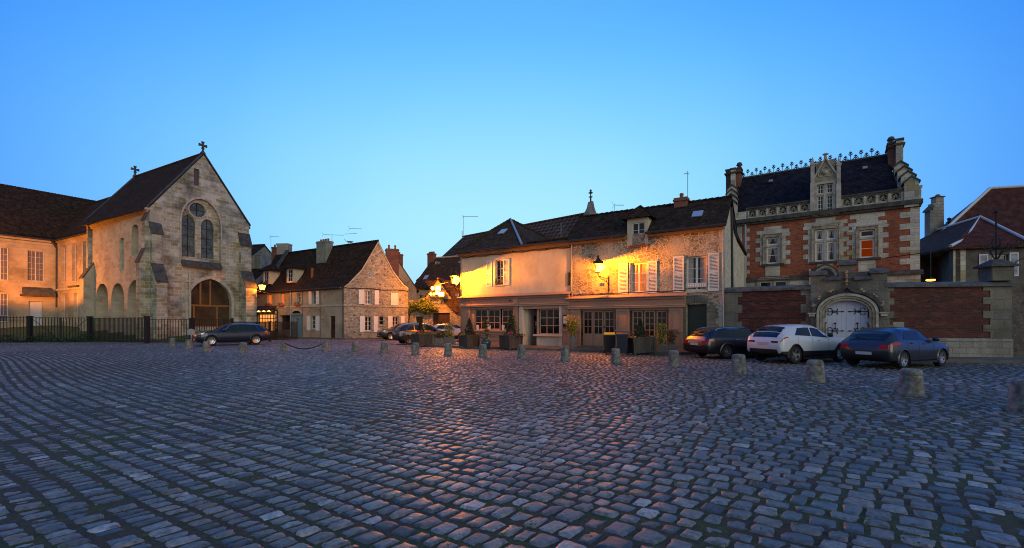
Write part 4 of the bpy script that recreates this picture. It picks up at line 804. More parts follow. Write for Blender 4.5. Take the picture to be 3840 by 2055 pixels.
m = MB(); x0, x1 = WB.s(2574), WB.s(2650); zd = WB.z(2611, 1141)
for k in range(7):
    a = math.pi*(k)/7*.0; t0 = x0-.1+(x1-x0+.2)*k/7; m.box(t0+.01, t0+(x1-x0+.2)/7-.01, -.03, .0, zd+.02+.04*math.sin(math.pi*(k+.5)/7), zd+.42+.1*math.sin(math.pi*(k+.5)/7))
for j in range(7):
    w = .32 if j % 2 else .2; m.box(x0-.0-w, x0-.005, -.03, .0, .1+j*.36, .44+j*.36); m.box(x1+.005, x1+w+.25, -.03, .0, .1+j*.36, .44+j*.36)
m.build('door_surround', 'grey_stone', rb, WB)
zt = SB.z(2350, 1117); zl = SB.z(2350, 1154); zh = zl-.03; xa = SB.s(2134); xb = SB.s(2568)
shopfront(rb, SB, xa, xb, zt, zl, 0)
panelled(rb, SB, 2137, 2176, zp, zh); panelled(rb, SB, 2310, 2360, zp, zh); panelled(rb, SB, 2508, 2560, zp, zh)
def leaf(root, u0, u1, v0, zb, n=3, base=.75):
    W = SB; x0, x1 = W.s(u0), W.s(u1); z1 = W.z((u0+u1)/2, v0); y = .16; f = .08; m = MB(); m.box(x0, x0+f, y, y+.05, zb, z1).box(x1-f, x1, y, y+.05, zb, z1).box(x0+f, x1-f, y, y+.05, z1-f, z1).box(x0+f, x1-f, y, y+.05, zb, zb+base)
    if base > .3: m.box(x0+f+.05, x1-f-.05, y-.015, y-.001, zb+.15, zb+base-.1)
    mid = (x0+x1)/2; m.box(mid-.02, mid+.02, y+.005, y+.045, zb+base, z1-f)
    for k in range(1, n): zz = zb+base+(z1-f-zb-base)*k/n; m.box(x0+f, x1-f, y+.008, y+.042, zz-.02, zz+.02)
    o = m.build('glazed_door', 'shop_paint', root, W); MB().poly([(x0+f, y+.025, zb+base), (x1-f, y+.025, zb+base), (x1-f, y+.025, z1-f), (x0+f, y+.025, z1-f)]).build('pane', 'glass', o); return o
for a, b in ((2183, 2219), (2221, 2259), (2262, 2302)): o = leaf(rb, a, b, 1165, zp+.1)
MB().tube([(SB.s(2265), .1, zp+1.2), (SB.s(2265), .1, zp+1.35)], .02, 6).build('handle', 'iron', o)
for a, b in ((2368, 2408), (2412, 2454), (2459, 2500)): leaf(rb, a, b, 1164, zp+.1, 4, .65)
MB().box(SB.s(2176), SB.s(2310), .05, .3, SB.z(2240, 1164)+.003, zh).box(SB.s(2360), SB.s(2508), .05, .3, SB.z(2430, 1163)+.003, zh).build('door_head', 'shop_paint', rb, SB)
MB().box(SB.s(2172), SB.s(2316), -.25, .3, .0, zp+.09).build('threshold', 'kerb_stone', rb, SB)
MB().box(0, xb, .43, .8, -.2, 2.9).build('inner_wall', 'dark_wood', rb, Off(WB, -.1))
# roof
HRb = 8.85; kr = 2.0
xq0, xq1 = WB.s(2352, .0), WB.s(2430, .0); ez = HB-.08; sl = (HRb-ez)/(kr+.35)
roof(rb, WB, [[(-.3, -.35, ez), (xq0-.02, -.35, ez), (xq0-.02, kr, HRb), (-.3, kr, HRb)], [(xq0-.02, .2, ez+.55*sl), (xq1+.02, .2, ez+.55*sl), (xq1+.02, kr, HRb), (xq0-.02, kr, HRb)], [(xq1+.02, -.35, ez), (LB+.12, -.35, ez), (LB+.12, kr, HRb), (xq1+.02, kr, HRb)], [(-.3, kr, HRb), (LB+.12, kr, HRb), (LB+.12, 4.8, 6.9), (-.3, 4.8, 6.9)], [(-.3, 4.8, 6.9), (LB+.12, 4.8, 6.9), (LB+.12, 9.4, 6.5), (-.3, 9.4, 6.5)]], 'old_tiles', th=.1, ridge=[((-.3, kr, HRb+.03), (LB+.1, kr, HRb+.03))], rr=.07)
wx0, wx1 = WB.s(2371), WB.s(2418)
dormer(rb, WB, 2352, 2430, 817, 926, -.02, (2371, 2418), rise=.75, over=.28, dep=2.3, wmat='grey_white_paint', wtop=.28, ny=3)
MB().box(wx0-.2, wx1+.2, -.14, -.023, WB.z(2395, 926), WB.z(2395, 919)).build('dormer_sill', 'terracotta', rb, WB)
for a, b in ((-.1, xq0-.05), (xq1+.05, LB)): MB().box(a, b, -.3, -.003, HB-.3, HB-.16).build('eave_board', 'eave_wood', rb, WB); gutter(rb, WB, a-.1, b+.1, HB-.1, -.42)
x = WB.s(2616, -.8); zq = ez+1.15*sl; MB().slab([(x-.28, .58, zq-.27*sl+.02), (x+.28, .58, zq-.27*sl+.02), (x+.28, 1.05, zq+.2*sl+.02), (x-.28, 1.05, zq+.2*sl+.02)], (0, -.05, .05)).build('skylight', 'clear_lens', rb, WB)
chimney(rb, WB, WB.s(2556, -kr), kr, HRb-.4, WB.z(2556, 744, -kr), .75, .6, 'chimney_brick', pots=1, ph=.3)
pipe(rb, WB, .18, 3.3, HB-.3, 'zinc', .06, -.14); pipe(rb, WB, LB-.06, .1, HB-.2, 'zinc', .06, -.12)
MB().tube([(.18, -.14, HB-.3), (.02, -.35, HB-.12)], .055, 8).build('downpipe', 'zinc', rb, WB)
MB().tube([(xb*k/16, -.05, zt+.33-.03*math.sin(k*2)) for k in range(17)], .03, 6).build('wall_cable', 'dark_pipe', rb, WB)
WG2 = Wall(RR, RR + WB.n*9.4)
MB().panel([(0, -.3), (9.4, -.3), (9.4, 6.4), (4.8, 6.8), (2.4, 7.9), (2.0, HRb-.05), (0, HB-.1)], (), .0, .3).build('side_wall', 'white_gable', rb, WG2)
MB().tube([(2.15, -.06, 8.3), (2.3, -.06, 6.8), (2.5, -.06, 3.4)], .07, 6).tube([(2.4, -.06, 7.95), (3.6, -.07, 7.15), (5.0, -.08, 6.9), (7, -.08, 6.75), (9.2, -.08, 6.5)], .09, 6).build('flashing', 'dark_pipe', rb, WG2)
MB().box(0, LB, 8.9, 9.2, -.3, 6.3).build('rear_wall', 'white_gable', rb, WB)
antenna(ap(2579, 745, 26.4), 2.3-.7, [(1.45, R(0), -.2, .1, 2)], 'slender aerial mast beside the brick chimney of the stone restaurant', r=.018)
antenna(ap(2305, 800, 30.4), .65, [(.55, R(-2), -.05, .6, 9), (.15, R(0), -.3, .3, 2)], 'short aerial on the ridge left of the dormer', r=.014)
antenna(ap(2104, 893, 33), 1.1, [(.55, R(15), -.45, .5, 3)], 'pale aerial cross standing on the cream restaurant roof', r=.02)

# ================================================================ brick manor
P0 = Vector((17.0, 33.5)); P1 = Vector((24.9, 28.0)); WM = Wall(P0, P1); LM = WM.L; man = thing('brick_manor', 'gothic revival brick and stone manor with slate roof, pierced parapet and tall dormer', 'manor house', (P0.x, P0.y, 0))
MN0, MN1 = WM.s(2794), LM; zc0 = 8.75
def stone_window(u0, u1, v0, v1, nx, tr, glass='glass', lit=None, curtain=True, hood=True):
    x0, x1, z0, z1 = WM.R(u0, v0, u1, v1); WM.holes.append(rect(x0, x1, z0, z1)); w = (x1-x0)/nx; zt = WM.z((u0+u1)/2, tr); m = MB()
    m.box(x0-.14, x1+.14, .0, .2, zt-.06, zt+.06) if False else m.box(x0, x1, .02, .18, zt-.06, zt+.06)
    for k in range(1, nx): m.box(x0+w*k-.07, x0+w*k+.07, .022, .178, z0, z1)
    fr = m.build('window', 'surround_stone', man, WM)
    cm = MB(); fm = MB(); gm = MB(); gm2 = MB()
    for k in range(nx):
        a = x0+w*k+(.075 if k else .01); b = x0+w*(k+1)-(.075 if k < nx-1 else .01)
        for c, d, t in ((z0+.01, zt-.065, 0), (zt+.065, z1-.01, 1)):
            f = .095; fm.box(a, b, .1, .15, c, c+f).box(a, b, .1, .15, d-f, d).box(a, a+f, .1, .15, c+f, d-f).box(b-f, b, .1, .15, c+f, d-f)
            if not t: fm.box(a+f, b-f, .11, .14, (c+d)/2-.02, (c+d)/2+.02)
            (gm2 if (lit and not t) else gm).poly([(a+f, .13, c+f), (b-f, .13, c+f), (b-f, .13, d-f), (a+f, .13, d-f)])
            if curtain:
                for s, q in ((a+f, 1), (b-f, -1)):
                    pts = [(s, .124, d-f), (s+q*(b-a)*.34, .124, d-f), (s+q*(b-a)*.12, .124, c+f), (s, .124, c+f)]; cm.poly(pts)
    fm.build('casement', 'white_paint', fr); gm.build('pane', glass, fr)
    if lit: gm2.build('pane', lit, fr)
    if curtain: cm.build('curtain', 'curtain_cloth', fr)
    if hood:
        o = [(x0-.16, z0), (x0-.16, z1), (x0-.02, z1+.2), (x1+.02, z1+.2), (x1+.16, z1), (x1+.16, z0)]; i = [(x0-.0, z0), (x0-.0, z1), (x0+.0, z1+.0), (x1-.0, z1+.0), (x1, z1), (x1, z0)]; h = MB()
        for a, b, c, d in zip(o[:-1], o[1:], i[1:], i[:-1]): h.slab([(a[0], -.07, a[1]), (b[0], -.07, b[1]), (c[0], -.07, c[1]), (d[0], -.07, d[1])], (0, .069, 0))
        for p, q in zip(o[:-1], o[1:]): h.tube([(p[0], -.07, p[1]), (q[0], -.07, q[1])], .045, 6)
        h.build('hood_mould', 'moulding_stone', fr)
        MB().box(x0-.3, x1+.3, -.14, -.003, z0-.14, z0-.002).build('sill', 'weathered_cap', fr)
    return x0, x1, z0, z1
q1 = stone_window(2873, 2922, 889, 989, 1, 922); q2 = stone_window(3055, 3136, 858, 980, 2, 902.5); q3 = stone_window(3223, 3281, 861, 967, 1, 892, lit='lit_dim', curtain=False)
q4 = stone_window(2848, 2953, 1052, 1100, 2, 1072, curtain=False)
MB().panel(rect(MN0-.3, LM, -.3, zc0), WM.holes, .002, .4).build('wall', 'red_brick', man, WM)
qm = MB(); zs = WM.z(3100, 1019)-.0; zs = 4.75
def toothed(x0, z0, z1, side, w0=.30, w1=.62, h=.33, k0=0):
    k = k0; z = z0
    while z < z1-.05:
        w = w1 if k % 2 else w0; a, b = (x0, x0+w) if side > 0 else (x0-w, x0); qm.box(a, b, -.02, .0, z+.006, min(z+h, z1)-.006); z += h; k += 1
for q, wd in ((q1, 1), (q2, 1), (q3, 1)):
    toothed(q[0]-.17, q[2]-.1, q[3]+.25, -1, .22, .5); toothed(q[1]+.17, q[2]-.1, q[3]+.25, 1, .22, .5, k0=1); qm.box(q[0]-.6, q[1]+.6, -.022, .0, q[3]+.25, q[3]+.5); xm = (q[0]+q[1])/2; qm.box(xm-.55, xm+.55, -.02, .0, q[3]+.503, q[3]+.75); qm.box(xm-.9, xm+.9, -.018, .0, q[3]+.753, q[3]+1.05) if q[3]+1.1 < zc0 else 0
    qm.box(xm-.45, xm+.45, -.02, .0, zs+.2, q[2]-.15)
toothed(LM, zs+.15, zc0-.02, -1, .45, .95, .36); toothed(MN0, zs+.15, zc0-.02, 1, .12, .3, .3)
qm.build('quoins', 'pale_stone', man, WM)
MB().box(MN0-.2, LM+.02, -.1, .0, -.3, zs).build('base_wall', 'pale_stone', man, WM)
MB().slab([(MN0-.2, -.22, zs-.05), (LM+.15, -.22, zs-.05), (LM+.15, -.001, zs+.16), (MN0-.2, -.001, zs+.16)], (0, 0, -.12)).build('string_course', 'weathered_cap', man, WM)
# repeat of the ground floor window in the base wall
x0, x1, z0, z1 = WM.R(2848, 1054, 2953, 1110); m = MB()
m.box(x0-.15, x1+.15, -.2, -.101, z1, z1+.16).box(x0-.15, x0, -.2, -.101, z0, z1).box(x1, x1+.15, -.2, -.101, z0, z1).box((x0+x1)/2-.06, (x0+x1)/2+.06, -.17, -.101, z0, z1); o = m.build('ground_window', 'moulding_stone', man, WM)
MB().box(x0, (x0+x1)/2-.06, -.115, -.101, z0, z1).box((x0+x1)/2+.06, x1, -.115, -.101, z0, z1).build('pane', 'glass', o)
m = MB()
for a in ((x0+.02, (x0+x1)/2-.08), ((x0+x1)/2+.08, x1-.02)): m.box(a[0], a[1], -.135, -.116, z1-.09, z1-.01).box(a[0], a[0]+.07, -.135, -.116, z0, z1-.09).box(a[1]-.07, a[1], -.135, -.116, z0, z1-.09)
m.build('casement', 'grey_white_paint', o)
# tympanum arch above the hidden portal
ta = arch(WM.s(3050), WM.s(3140), 2.5, WM.z(3095, 1040), WM.z(3095, 996), 'point', 9)
for k, (w, d, mt) in enumerate(((.16, -.24, 'weathered_cap'), (.0, -.2, 'surround_stone'), (-.14, -.16, 'moulding_stone'))):
    lp = ta[2:]; cx = sum(p[0] for p in lp)/len(lp); m = MB()
    sc = 1+w/1.2; sc2 = sc-.12
    Pm = [(cx+(p[0]-cx)*sc, ta[2][1]+(p[1]-ta[2][1])*sc) for p in lp]; Qm = [(cx+(p[0]-cx)*sc2, ta[2][1]+(p[1]-ta[2][1])*sc2) for p in lp]
    for a, b, c, d_ in zip(Pm[:-1], Pm[1:], Qm[1:], Qm[:-1]): m.slab([(a[0], d, a[1]), (b[0], d, b[1]), (c[0], d, c[1]), (d_[0], d, d_[1])], (0, -d-.101, 0))
    m.build('portal_arch', mt, man, WM)
MB().slab([(p[0], -.12, p[1]) for p in ta], (0, .018, 0)).build('portal_glass', 'glass', man, WM)
MB().box(WM.s(3035), WM.s(3040), -.35, -.101, 3.4, 5.1).box(WM.s(3034), WM.s(3041), -.38, -.101, 5.103, 5.25).build('pinnacle', 'surround_stone', man, WM)
# cornice and pierced parapet
MB().box(MN0-1.3, LM+.12, -.28, .3, zc0+.15, zc0+.42).box(MN0-1.3, LM+.06, -.16, .3, zc0, zc0+.147).build('cornice', 'weathered_cap', man, WM)
zb0 = zc0+.423; zb1 = WM.z(3449, 718); zb1 = 9.95
MB().box(MN0-1.3, MN0+.25, -.1, .15, zb0, zb1-.2).build('parapet_wall', 'pale_stone', man, WM)
def tracery(x0, x1, z0, z1, root):
    xm, zm = (x0+x1)/2, (z0+z1)/2; w, h = (x1-x0)/2-.05, (z1-z0)/2-.03; hole = [(xm+w*math.copysign(abs(math.cos(t))**.8, math.cos(t)), zm+h*math.copysign(abs(math.sin(t))**.7, math.sin(t))) for t in [k*math.pi/10 for k in range(20)]]
    m = MB().panel(rect(x0, x1, z0, z1), [hole], -.05, .16)
    for s in (1, -1):
        m.tube([(xm, .03, z1-.05), (xm+s*.04, .03, zm+h*.1), (xm+s*w*.25, .03, zm-h*.5), (xm+s*w*.7, .03, z0+.08)], .028, 5); m.tube([(xm+s*.02, .03, zm+h*.65), (xm+s*w*.4, .03, zm+h*.2), (xm+s*w*.95, .03, zm-h*.15)], .028, 5); m.tube([(xm+s*.02, .03, zm+h*.1), (xm+s*w*.3, .03, zm-h*.25), (xm+s*w*.85, .03, zm-h*.6)], .024, 5)
    return m.build('parapet_panel', 'moulding_stone', root, WM)
xl0, xl1 = WM.s(2803), WM.s(3038); xr0, xr1 = WM.s(3155), LM-.22
for a, b in ((xl0, xl1), (xr0, xr1)):
    w = (b-a)/6
    for k in range(6): tracery(a+w*k+.07, a+w*(k+1)-.07, zb0+.12, zb1-.18, man)
    m = MB().box(a, b, -.06, .12, zb0, zb0+.117)
    for k in range(7): m.box(a+w*k-.065, a+w*k+.065, -.1, .14, zb0, zb1-.18)
    m.build('parapet_posts', 'surround_stone', man, WM)
    MB().box(a-.1, b+.1, -.12, .17, zb1-.177, zb1-.06).box(a-.1, b+.1, -.16, .2, zb1-.057, zb1+.04).build('parapet_coping', 'weathered_cap', man, WM)
MB().box(LM-.22, LM+.05, -.14, .2, zb0, zb1-.06).box(LM-.25, LM+.1, -.18, .24, zb1-.057, zb1+.06).build('parapet_post', 'surround_stone', man, WM)
# slate roof
kr = 3.6; zrid = WM.z(3000, 636, -kr); rx0, rx1 = WM.s(2781, -kr), WM.s(3326, -kr)
roof(man, WM, [[(WM.s(2760, -.5), .5, zc0+.3), (WM.s(3388, -.5), .5, zc0+.3), (rx1, kr, zrid), (rx0-.2, kr, zrid)], [(WM.s(2760, -.5), 7, zc0), (rx0-.2, kr, zrid), (rx1, kr, zrid), (WM.s(3388, -.5), 7, zc0)]], 'slate')
m = MB(); x = rx0+.1; n = int((rx1-rx0-.2)/.30)
m.box(rx0, rx1, kr-.05, kr+.05, zrid, zrid+.12)
for k in range(n):
    a = rx0+.15+k*.30; h = .70 if k % 2 else .44; y_ = kr
    m.tube([(a-.15, y_, zrid+.2), (a-.1, y_, zrid+.12), (a+.1, y_, zrid+.12), (a+.15, y_, zrid+.2)], .018, 4); m.tube([(a, y_, zrid+.1), (a, y_, zrid+h-.1)], .02, 4)
    for s in (1, -1): m.tube([(a, y_, zrid+h-.28), (a+s*.07, y_, zrid+h-.22), (a+s*.12, y_, zrid+h-.14)], [.022, .040, .012], 4); m.tube([(a, y_, zrid+h-.16), (a+s*.05, y_, zrid+h-.1), (a+s*.08, y_, zrid+h-.02)], [.022, .034, .012], 4)
    m.tube([(a, y_, zrid+h-.14), (a, y_, zrid+h-.06), (a, y_, zrid+h+.03)], [.022, .040, .008], 4)
m.build('ridge_cresting', 'dark_pipe', man, WM)
for u, v in ((2892, 682), (3243, 633)): x = WM.s(u, -3.0); z = WM.z(u, v, -3.0); MB().box(x-.13, x+.13, 2.6, 2.9, z-.08, z+.08).build('roof_vent', 'lead', man, WM)
# stepped gable shoulders and chimneys
def steps(u_c, u_b, v_c, v_b, n, side):
    m = MB(); c = MB()
    for k in range(n):
        t = k/(n-1); yy = kr-.9-(kr-1.0)*t; zt = WM.z(u_c, v_c, -2.6)+(WM.z(u_b, v_b, -.3)-WM.z(u_c, v_c, -2.6))*t; xx = WM.s(u_c+(u_b-u_c)*t, -yy); w = .34
        m.slab([(xx-w, yy-.3, zc0), (xx+w, yy-.3, zc0), (xx+w, yy-.3, zt), (xx, yy-.3, zt+.3), (xx-w, yy-.3, zt)], (0, .85, 0))
        for s in (-1, 1): c.slab([(xx, yy-.36, zt+.32), (xx+s*(w+.08), yy-.36, zt-.04), (xx+s*(w+.08), yy-.36, zt+.06), (xx, yy-.36, zt+.43)], (0, .9, 0))
    m.build('stepped_gable', 'pale_stone', man, WM); c.build('gable_coping', 'weathered_cap', man, WM)
steps(2747, 2742, 712, 768, 4, -1); steps(3375, 3416, 628, 690, 4, 1)
def stack(u0, u1, vt, vb, y, d, mat, cap=True, pot=None):
    x0, x1 = WM.s(u0, -y), WM.s(u1, -y); z0 = WM.z((u0+u1)/2, vb, -y); z1 = WM.z((u0+u1)/2, vt, -y); m = MB().box(x0, x1, y, y+d, z0, z1); o = m.build('chimney', mat, man, WM)
    if cap: MB().box(x0-.1, x1+.1, y-.1, y+d+.1, z1-.3, z1-.18).box(x0-.05, x1+.05, y-.05, y+d+.05, z1+.001, z1+.14).build('chimney_cap', 'weathered_cap', o)
    if pot: xm = (x0+x1)/2; MB().lathe([(.17, z1+.14), (.14, z1+.35), (.24, z1+.4), (.16, z1+.6), (.04, z1+.66)], (xm, y+d/2, 0), 10).build('chimney_pot', 'weathered_cap', o)
stack(2740, 2757, 636, 720, 2.6, .7, 'pale_stone'); stack(2761, 2778, 634, 700, 3.0, .8, 'chimney_brick', pot=True); stack(2722, 2737, 641, 760, 3.4, .6, 'weathered_cap')
stack(3360, 3387, 526, 640, 2.7, .8, 'pale_stone'); stack(3330, 3358, 540, 625, 3.0, .9, 'chimney_brick', pot=True)
# stone dormer
dx0, dx1 = WM.s(3041), WM.s(3152); wx0, wx1 = WM.s(3064), WM.s(3125); z0 = WM.z(3095, 795); z1 = WM.z(3095, 690); za = WM.z(3095, 600); zsd = WM.z(3095, 665)
hl = rect(wx0, wx1, z0, z1); dm = MB().panel([(dx0+.22, zb0), (dx1-.22, zb0), (dx1-.22, zsd), ((dx0+dx1)/2, za), (dx0+.22, zsd)], [hl], -.05, .3)
dm.box(dx0+.22, dx0+.4, .25, 3.2, zb0, zsd-.1).box(dx1-.4, dx1-.22, .25, 3.2, zb0, zsd-.1); dm.box(dx0+.3, dx1-.3, .0, .12, zsd, zsd+1.15)
do = dm.build('dormer', 'moulding_stone', man, WM)
for x in (dx0+.1, dx1-.1):
    pm = MB(); zt = WM.z(3050 if x < 15 and x == dx0+.1 else 3147, 605); pm.box(x-.13, x+.13, -.22, .12, zb0-.1, zt-1.5); pm.box(x-.11, x+.11, -.2, .1, zt-1.5, zt-.3); pm.box(x-.16, x+.16, -.25, .15, zt-.3, zt-.2); pm.lathe([(.15, zt-.2), (.1, zt), (.02, zt+.28)], (x, -.05, 0), 4, ang=math.pi/4); pm.build('pinnacle', 'surround_stone', do)
cm = MB(); xm = (dx0+dx1)/2
for s in (-1, 1): cm.slab([(xm, -.16, za+.02), (xm+s*(dx1-dx0-.3)/2, -.16, zsd-.12), (xm+s*(dx1-dx0-.3)/2, -.16, zsd+.06), (xm, -.16, za+.22)], (0, .5, 0))
cm.build('gable_coping', 'surround_stone', do); cm = MB(); cm.lathe([(.1, za+.1), (.08, za+.3), (.2, za+.35), (.14, za+.42)], (xm, -.05, 0), 6)
cm.box(dx0+.2, dx1-.2, .02, .14, WM.z(3095, 612)-.1, WM.z(3095, 612)+.0).build('finial', 'surround_stone', do)
tm = MB(); zz = WM.z(3095, 648)
for dxx, dzz in ((0, .22), (-.2, -.08), (.2, -.08)):
    c = Vector((xm+dxx, -.07, zz+dzz)); tm.tube([c+Vector((.2*math.cos(t), 0, .2*math.sin(t))) for t in [k*math.pi/6 for k in range(13)]], .03, 5, cap=False)
tm.lathe([(.02, -.16), (.14, -.05), (.16, .06), (.04, .16)], (xm, -.06, zz), 8); tm.build('trefoil_carving', 'surround_stone', do)
fm = MB(); y = .08; zt = WM.z(3095, 728); mid = (wx0+wx1)/2
sm = MB().box(mid-.07, mid+.07, -.03, .1, z0, z1).box(wx0, wx1, -.028, .098, zt-.06, zt+.06)
for a, b in ((wx0-.12, wx0), (wx1, wx1+.12)): sm.box(a, b, -.13, -.052, z0, z1+.1)
sm.box(wx0, wx1, -.13, -.052, z1+.001, z1+.13).box(wx0-.3, wx1+.3, -.2, -.052, z0-.2, z0-.01); sm.build('window_surround', 'surround_stone', do)
for a, b in ((wx0+.01, mid-.075), (mid+.075, wx1-.01)):
    for c, d, nn in ((z0+.01, zt-.065, 4), (zt+.065, z1-.01, 2)):
        fm.box(a, b, y, y+.04, c, c+.06).box(a, b, y, y+.04, d-.06, d).box(a, a+.06, y, y+.04, c+.06, d-.06).box(b-.06, b, y, y+.04, c+.06, d-.06).box((a+b)/2-.015, (a+b)/2+.015, y+.003, y+.037, c+.06, d-.06)
        for k in range(1, nn): zz = c+(d-c)*k/nn; fm.box(a+.06, b-.06, y+.005, y+.035, zz-.012, zz+.012)
fm.build('casement', 'white_paint', do); MB().poly([(wx0, y+.02, z0), (wx1, y+.02, z0), (wx1, y+.02, z1), (wx0, y+.02, z1)]).build('pane', 'glass', do)
MB().slab([(dx0+.1, .2, zsd-.1), (xm, .2, za-.1), (xm, 4.2, za-.1), (dx0+.1, 3.4, zsd-.1)], (0, 0, -.1)).slab([(dx1-.1, .2, zsd-.1), (xm, .2, za-.1), (xm, 4.2, za-.1), (dx1-.1, 3.4, zsd-.1)], (0, 0, -.1)).build('dormer_roof', 'slate', do)
boxwalls(man, WM, MN0-1.3, LM, 7, -.3, zc0+.1, 'red_brick', y0=.45); pipe(man, WM, WM.s(2796, .1), .2, zc0, 'zinc', .05, -.3)
MB().box(MN0-1.4, MN0-.2, .0, .4, -.3, zc0-.0).build('side_pier', 'pale_stone', man, WM)

# ================================================================ garden wall of the manor with its gate
V0 = Vector((11.55, 24.6)); V1 = Vector((17.1, 21.1)); V2 = Vector((22.1, 20.3)); WL = Wall(V0, V1); WR = Wall(V1, V2); gw = thing('brick_garden_wall', 'red brick garden wall with stone quoins and carved arched gateway', 'wall', (V0.x, V0.y, 0))
HW = 3.4; gx0 = WL.s(3040); LL = WL.L
gd = arch(WL.s(3092), WL.s(3259), .05, WL.z(3176, 1172), WL.z(3176, 1127), 'round', 10)
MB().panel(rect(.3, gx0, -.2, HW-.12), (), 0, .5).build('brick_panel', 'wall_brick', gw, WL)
MB().panel(rect(-.2, .3, -.2, HW-.12), (), -.02, .54).build('pier', 'grey_stone', gw, WL)
tm = MB(); k = 0; z = .0
while z < HW-.2: w = .42 if k % 2 else .2; tm.box(.3, .3+w, -.02, .0-.001, z, min(z+.42, HW-.12)); tm.box(gx0-w, gx0, -.02, -.001, z, min(z+.42, HW-.12)); z += .43; k += 1
tm.build('quoins', 'grey_stone', gw, WL)
MB().slab([(-.2, -.13, HW-.118), (gx0, -.13, HW-.118), (gx0, -.13, HW), (-.2, -.13, HW)], (0, .76, 0)).slab([(-.2, -.1, HW+.001), (gx0, -.1, HW+.001), (gx0, .2, HW+.14), (-.2, .2, HW+.14)], (0, .05, .01)).build('coping', 'dark_coping', gw, WL)
zz = lambda v, u=3180: WL.z(u, v)
xs = [WL.s(u) for u in (3040, 3097, 3146, 3207, 3264, 3326)]; xs[-1] = min(xs[-1], LL+.15); tops = [zz(1034, 3068), zz(1053, 3120), zz(995), zz(1050, 3235), zz(1025, 3300)]
out = [(xs[0], -.2), (xs[-1], -.2)]
for k in range(4, -1, -1): out += [(xs[k+1], tops[k]), (xs[k], tops[k])]
MB().panel(out, [gd], -.12, .7).build('gate_block', 'grey_stone', gw, WL)
cp = MB()
for k in range(5): cp.box(xs[k]-.06, xs[k+1]+.06, -.24, .66, tops[k]+.002, tops[k]+.14).slab([(xs[k]-.05, -.2, tops[k]+.142), (xs[k+1]+.05, -.2, tops[k]+.142), (xs[k+1]+.05, .2, tops[k]+.26), (xs[k]-.05, .2, tops[k]+.26)], (0, .04, .01))
cp.build('coping', 'dark_coping', gw, WL)
lp = gd[2:-0]; cxx = (gd[0][0]+gd[1][0])/2; zsp = WL.z(3176, 1172)
def ogee_ring(root, r0, r1, d0, name, mat, ogee=0.0, legs=True):
    m = MB(); hw = (gd[1][0]-gd[0][0])/2; hh = WL.z(3176, 1127)-zsp; n = 24
    def pt(r, k):
        t = math.pi*k/n; x = math.cos(t); z = math.sin(t); o = ogee*max(0, 1-abs(x)/.22)**1.6; return (cxx+(hw+r)*x, zsp+(hh+r)*z+o)
    for k in range(n): a, b, c, d = pt(r0, k), pt(r0, k+1), pt(r1, k+1), pt(r1, k); m.slab([(a[0], d0, a[1]), (b[0], d0, b[1]), (c[0], d0, c[1]), (d[0], d0, d[1])], (0, -.121-d0, 0))
    if legs:
        for s in (-1, 1): x0, x1 = sorted((cxx+s*(hw+r0), cxx+s*(hw+r1))); m.box(x0, x1, d0, -.121, .0, zsp)
    return m.build(name, mat, root, WL)
ogee_ring(gw, .0, .09, -.15, 'arch_moulding', 'moulding_stone'); ogee_ring(gw, .11, .2, -.2, 'arch_moulding', 'moulding_stone'); ogee_ring(gw, .22, .33, -.25, 'arch_moulding', 'surround_stone'); ogee_ring(gw, .38, .5, -.3, 'hood_mould', 'weathered_cap', ogee=.22, legs=False)
cro = MB(); hw = (gd[1][0]-gd[0][0])/2; hh = WL.z(3176, 1127)-zsp
for k in (2.5, 5.5, 8.5, 15.5, 18.5, 21.5):
    t = math.pi*k/24; c = Vector((cxx+(hw+.55)*math.cos(t), -.26, zsp+(hh+.55)*math.sin(t)))
    for j in range(5): d = Vector(rng.normal(size=3))*.05; cro.lathe([(.01, -.06), (.06, -.02), (.05, .03), (.01, .06)], c+d, 6)
for j, v in enumerate((1062, 1046, 1028)): z = zz(v); cro.lathe([(.03, -.1), (.05, 0), (.16-.02*j, .03), (.04, .07), (.03, .14)], (cxx, -.2, z), 8)
cro.tube([(cxx, -.2, zz(1080)), (cxx, -.2, zz(1015))], .04, 6).build('carved_crockets', 'moulding_stone', gw, WL)
for s in (-1, 1): x = cxx+s*(hw+.52); MB().box(x-.12, x+.12, -.3, -.121, zsp-.18, zsp-.06).box(x-.17, x+.17, -.34, -.121, zsp-.057, zsp+.0).build('impost', 'surround_stone', gw, WL)
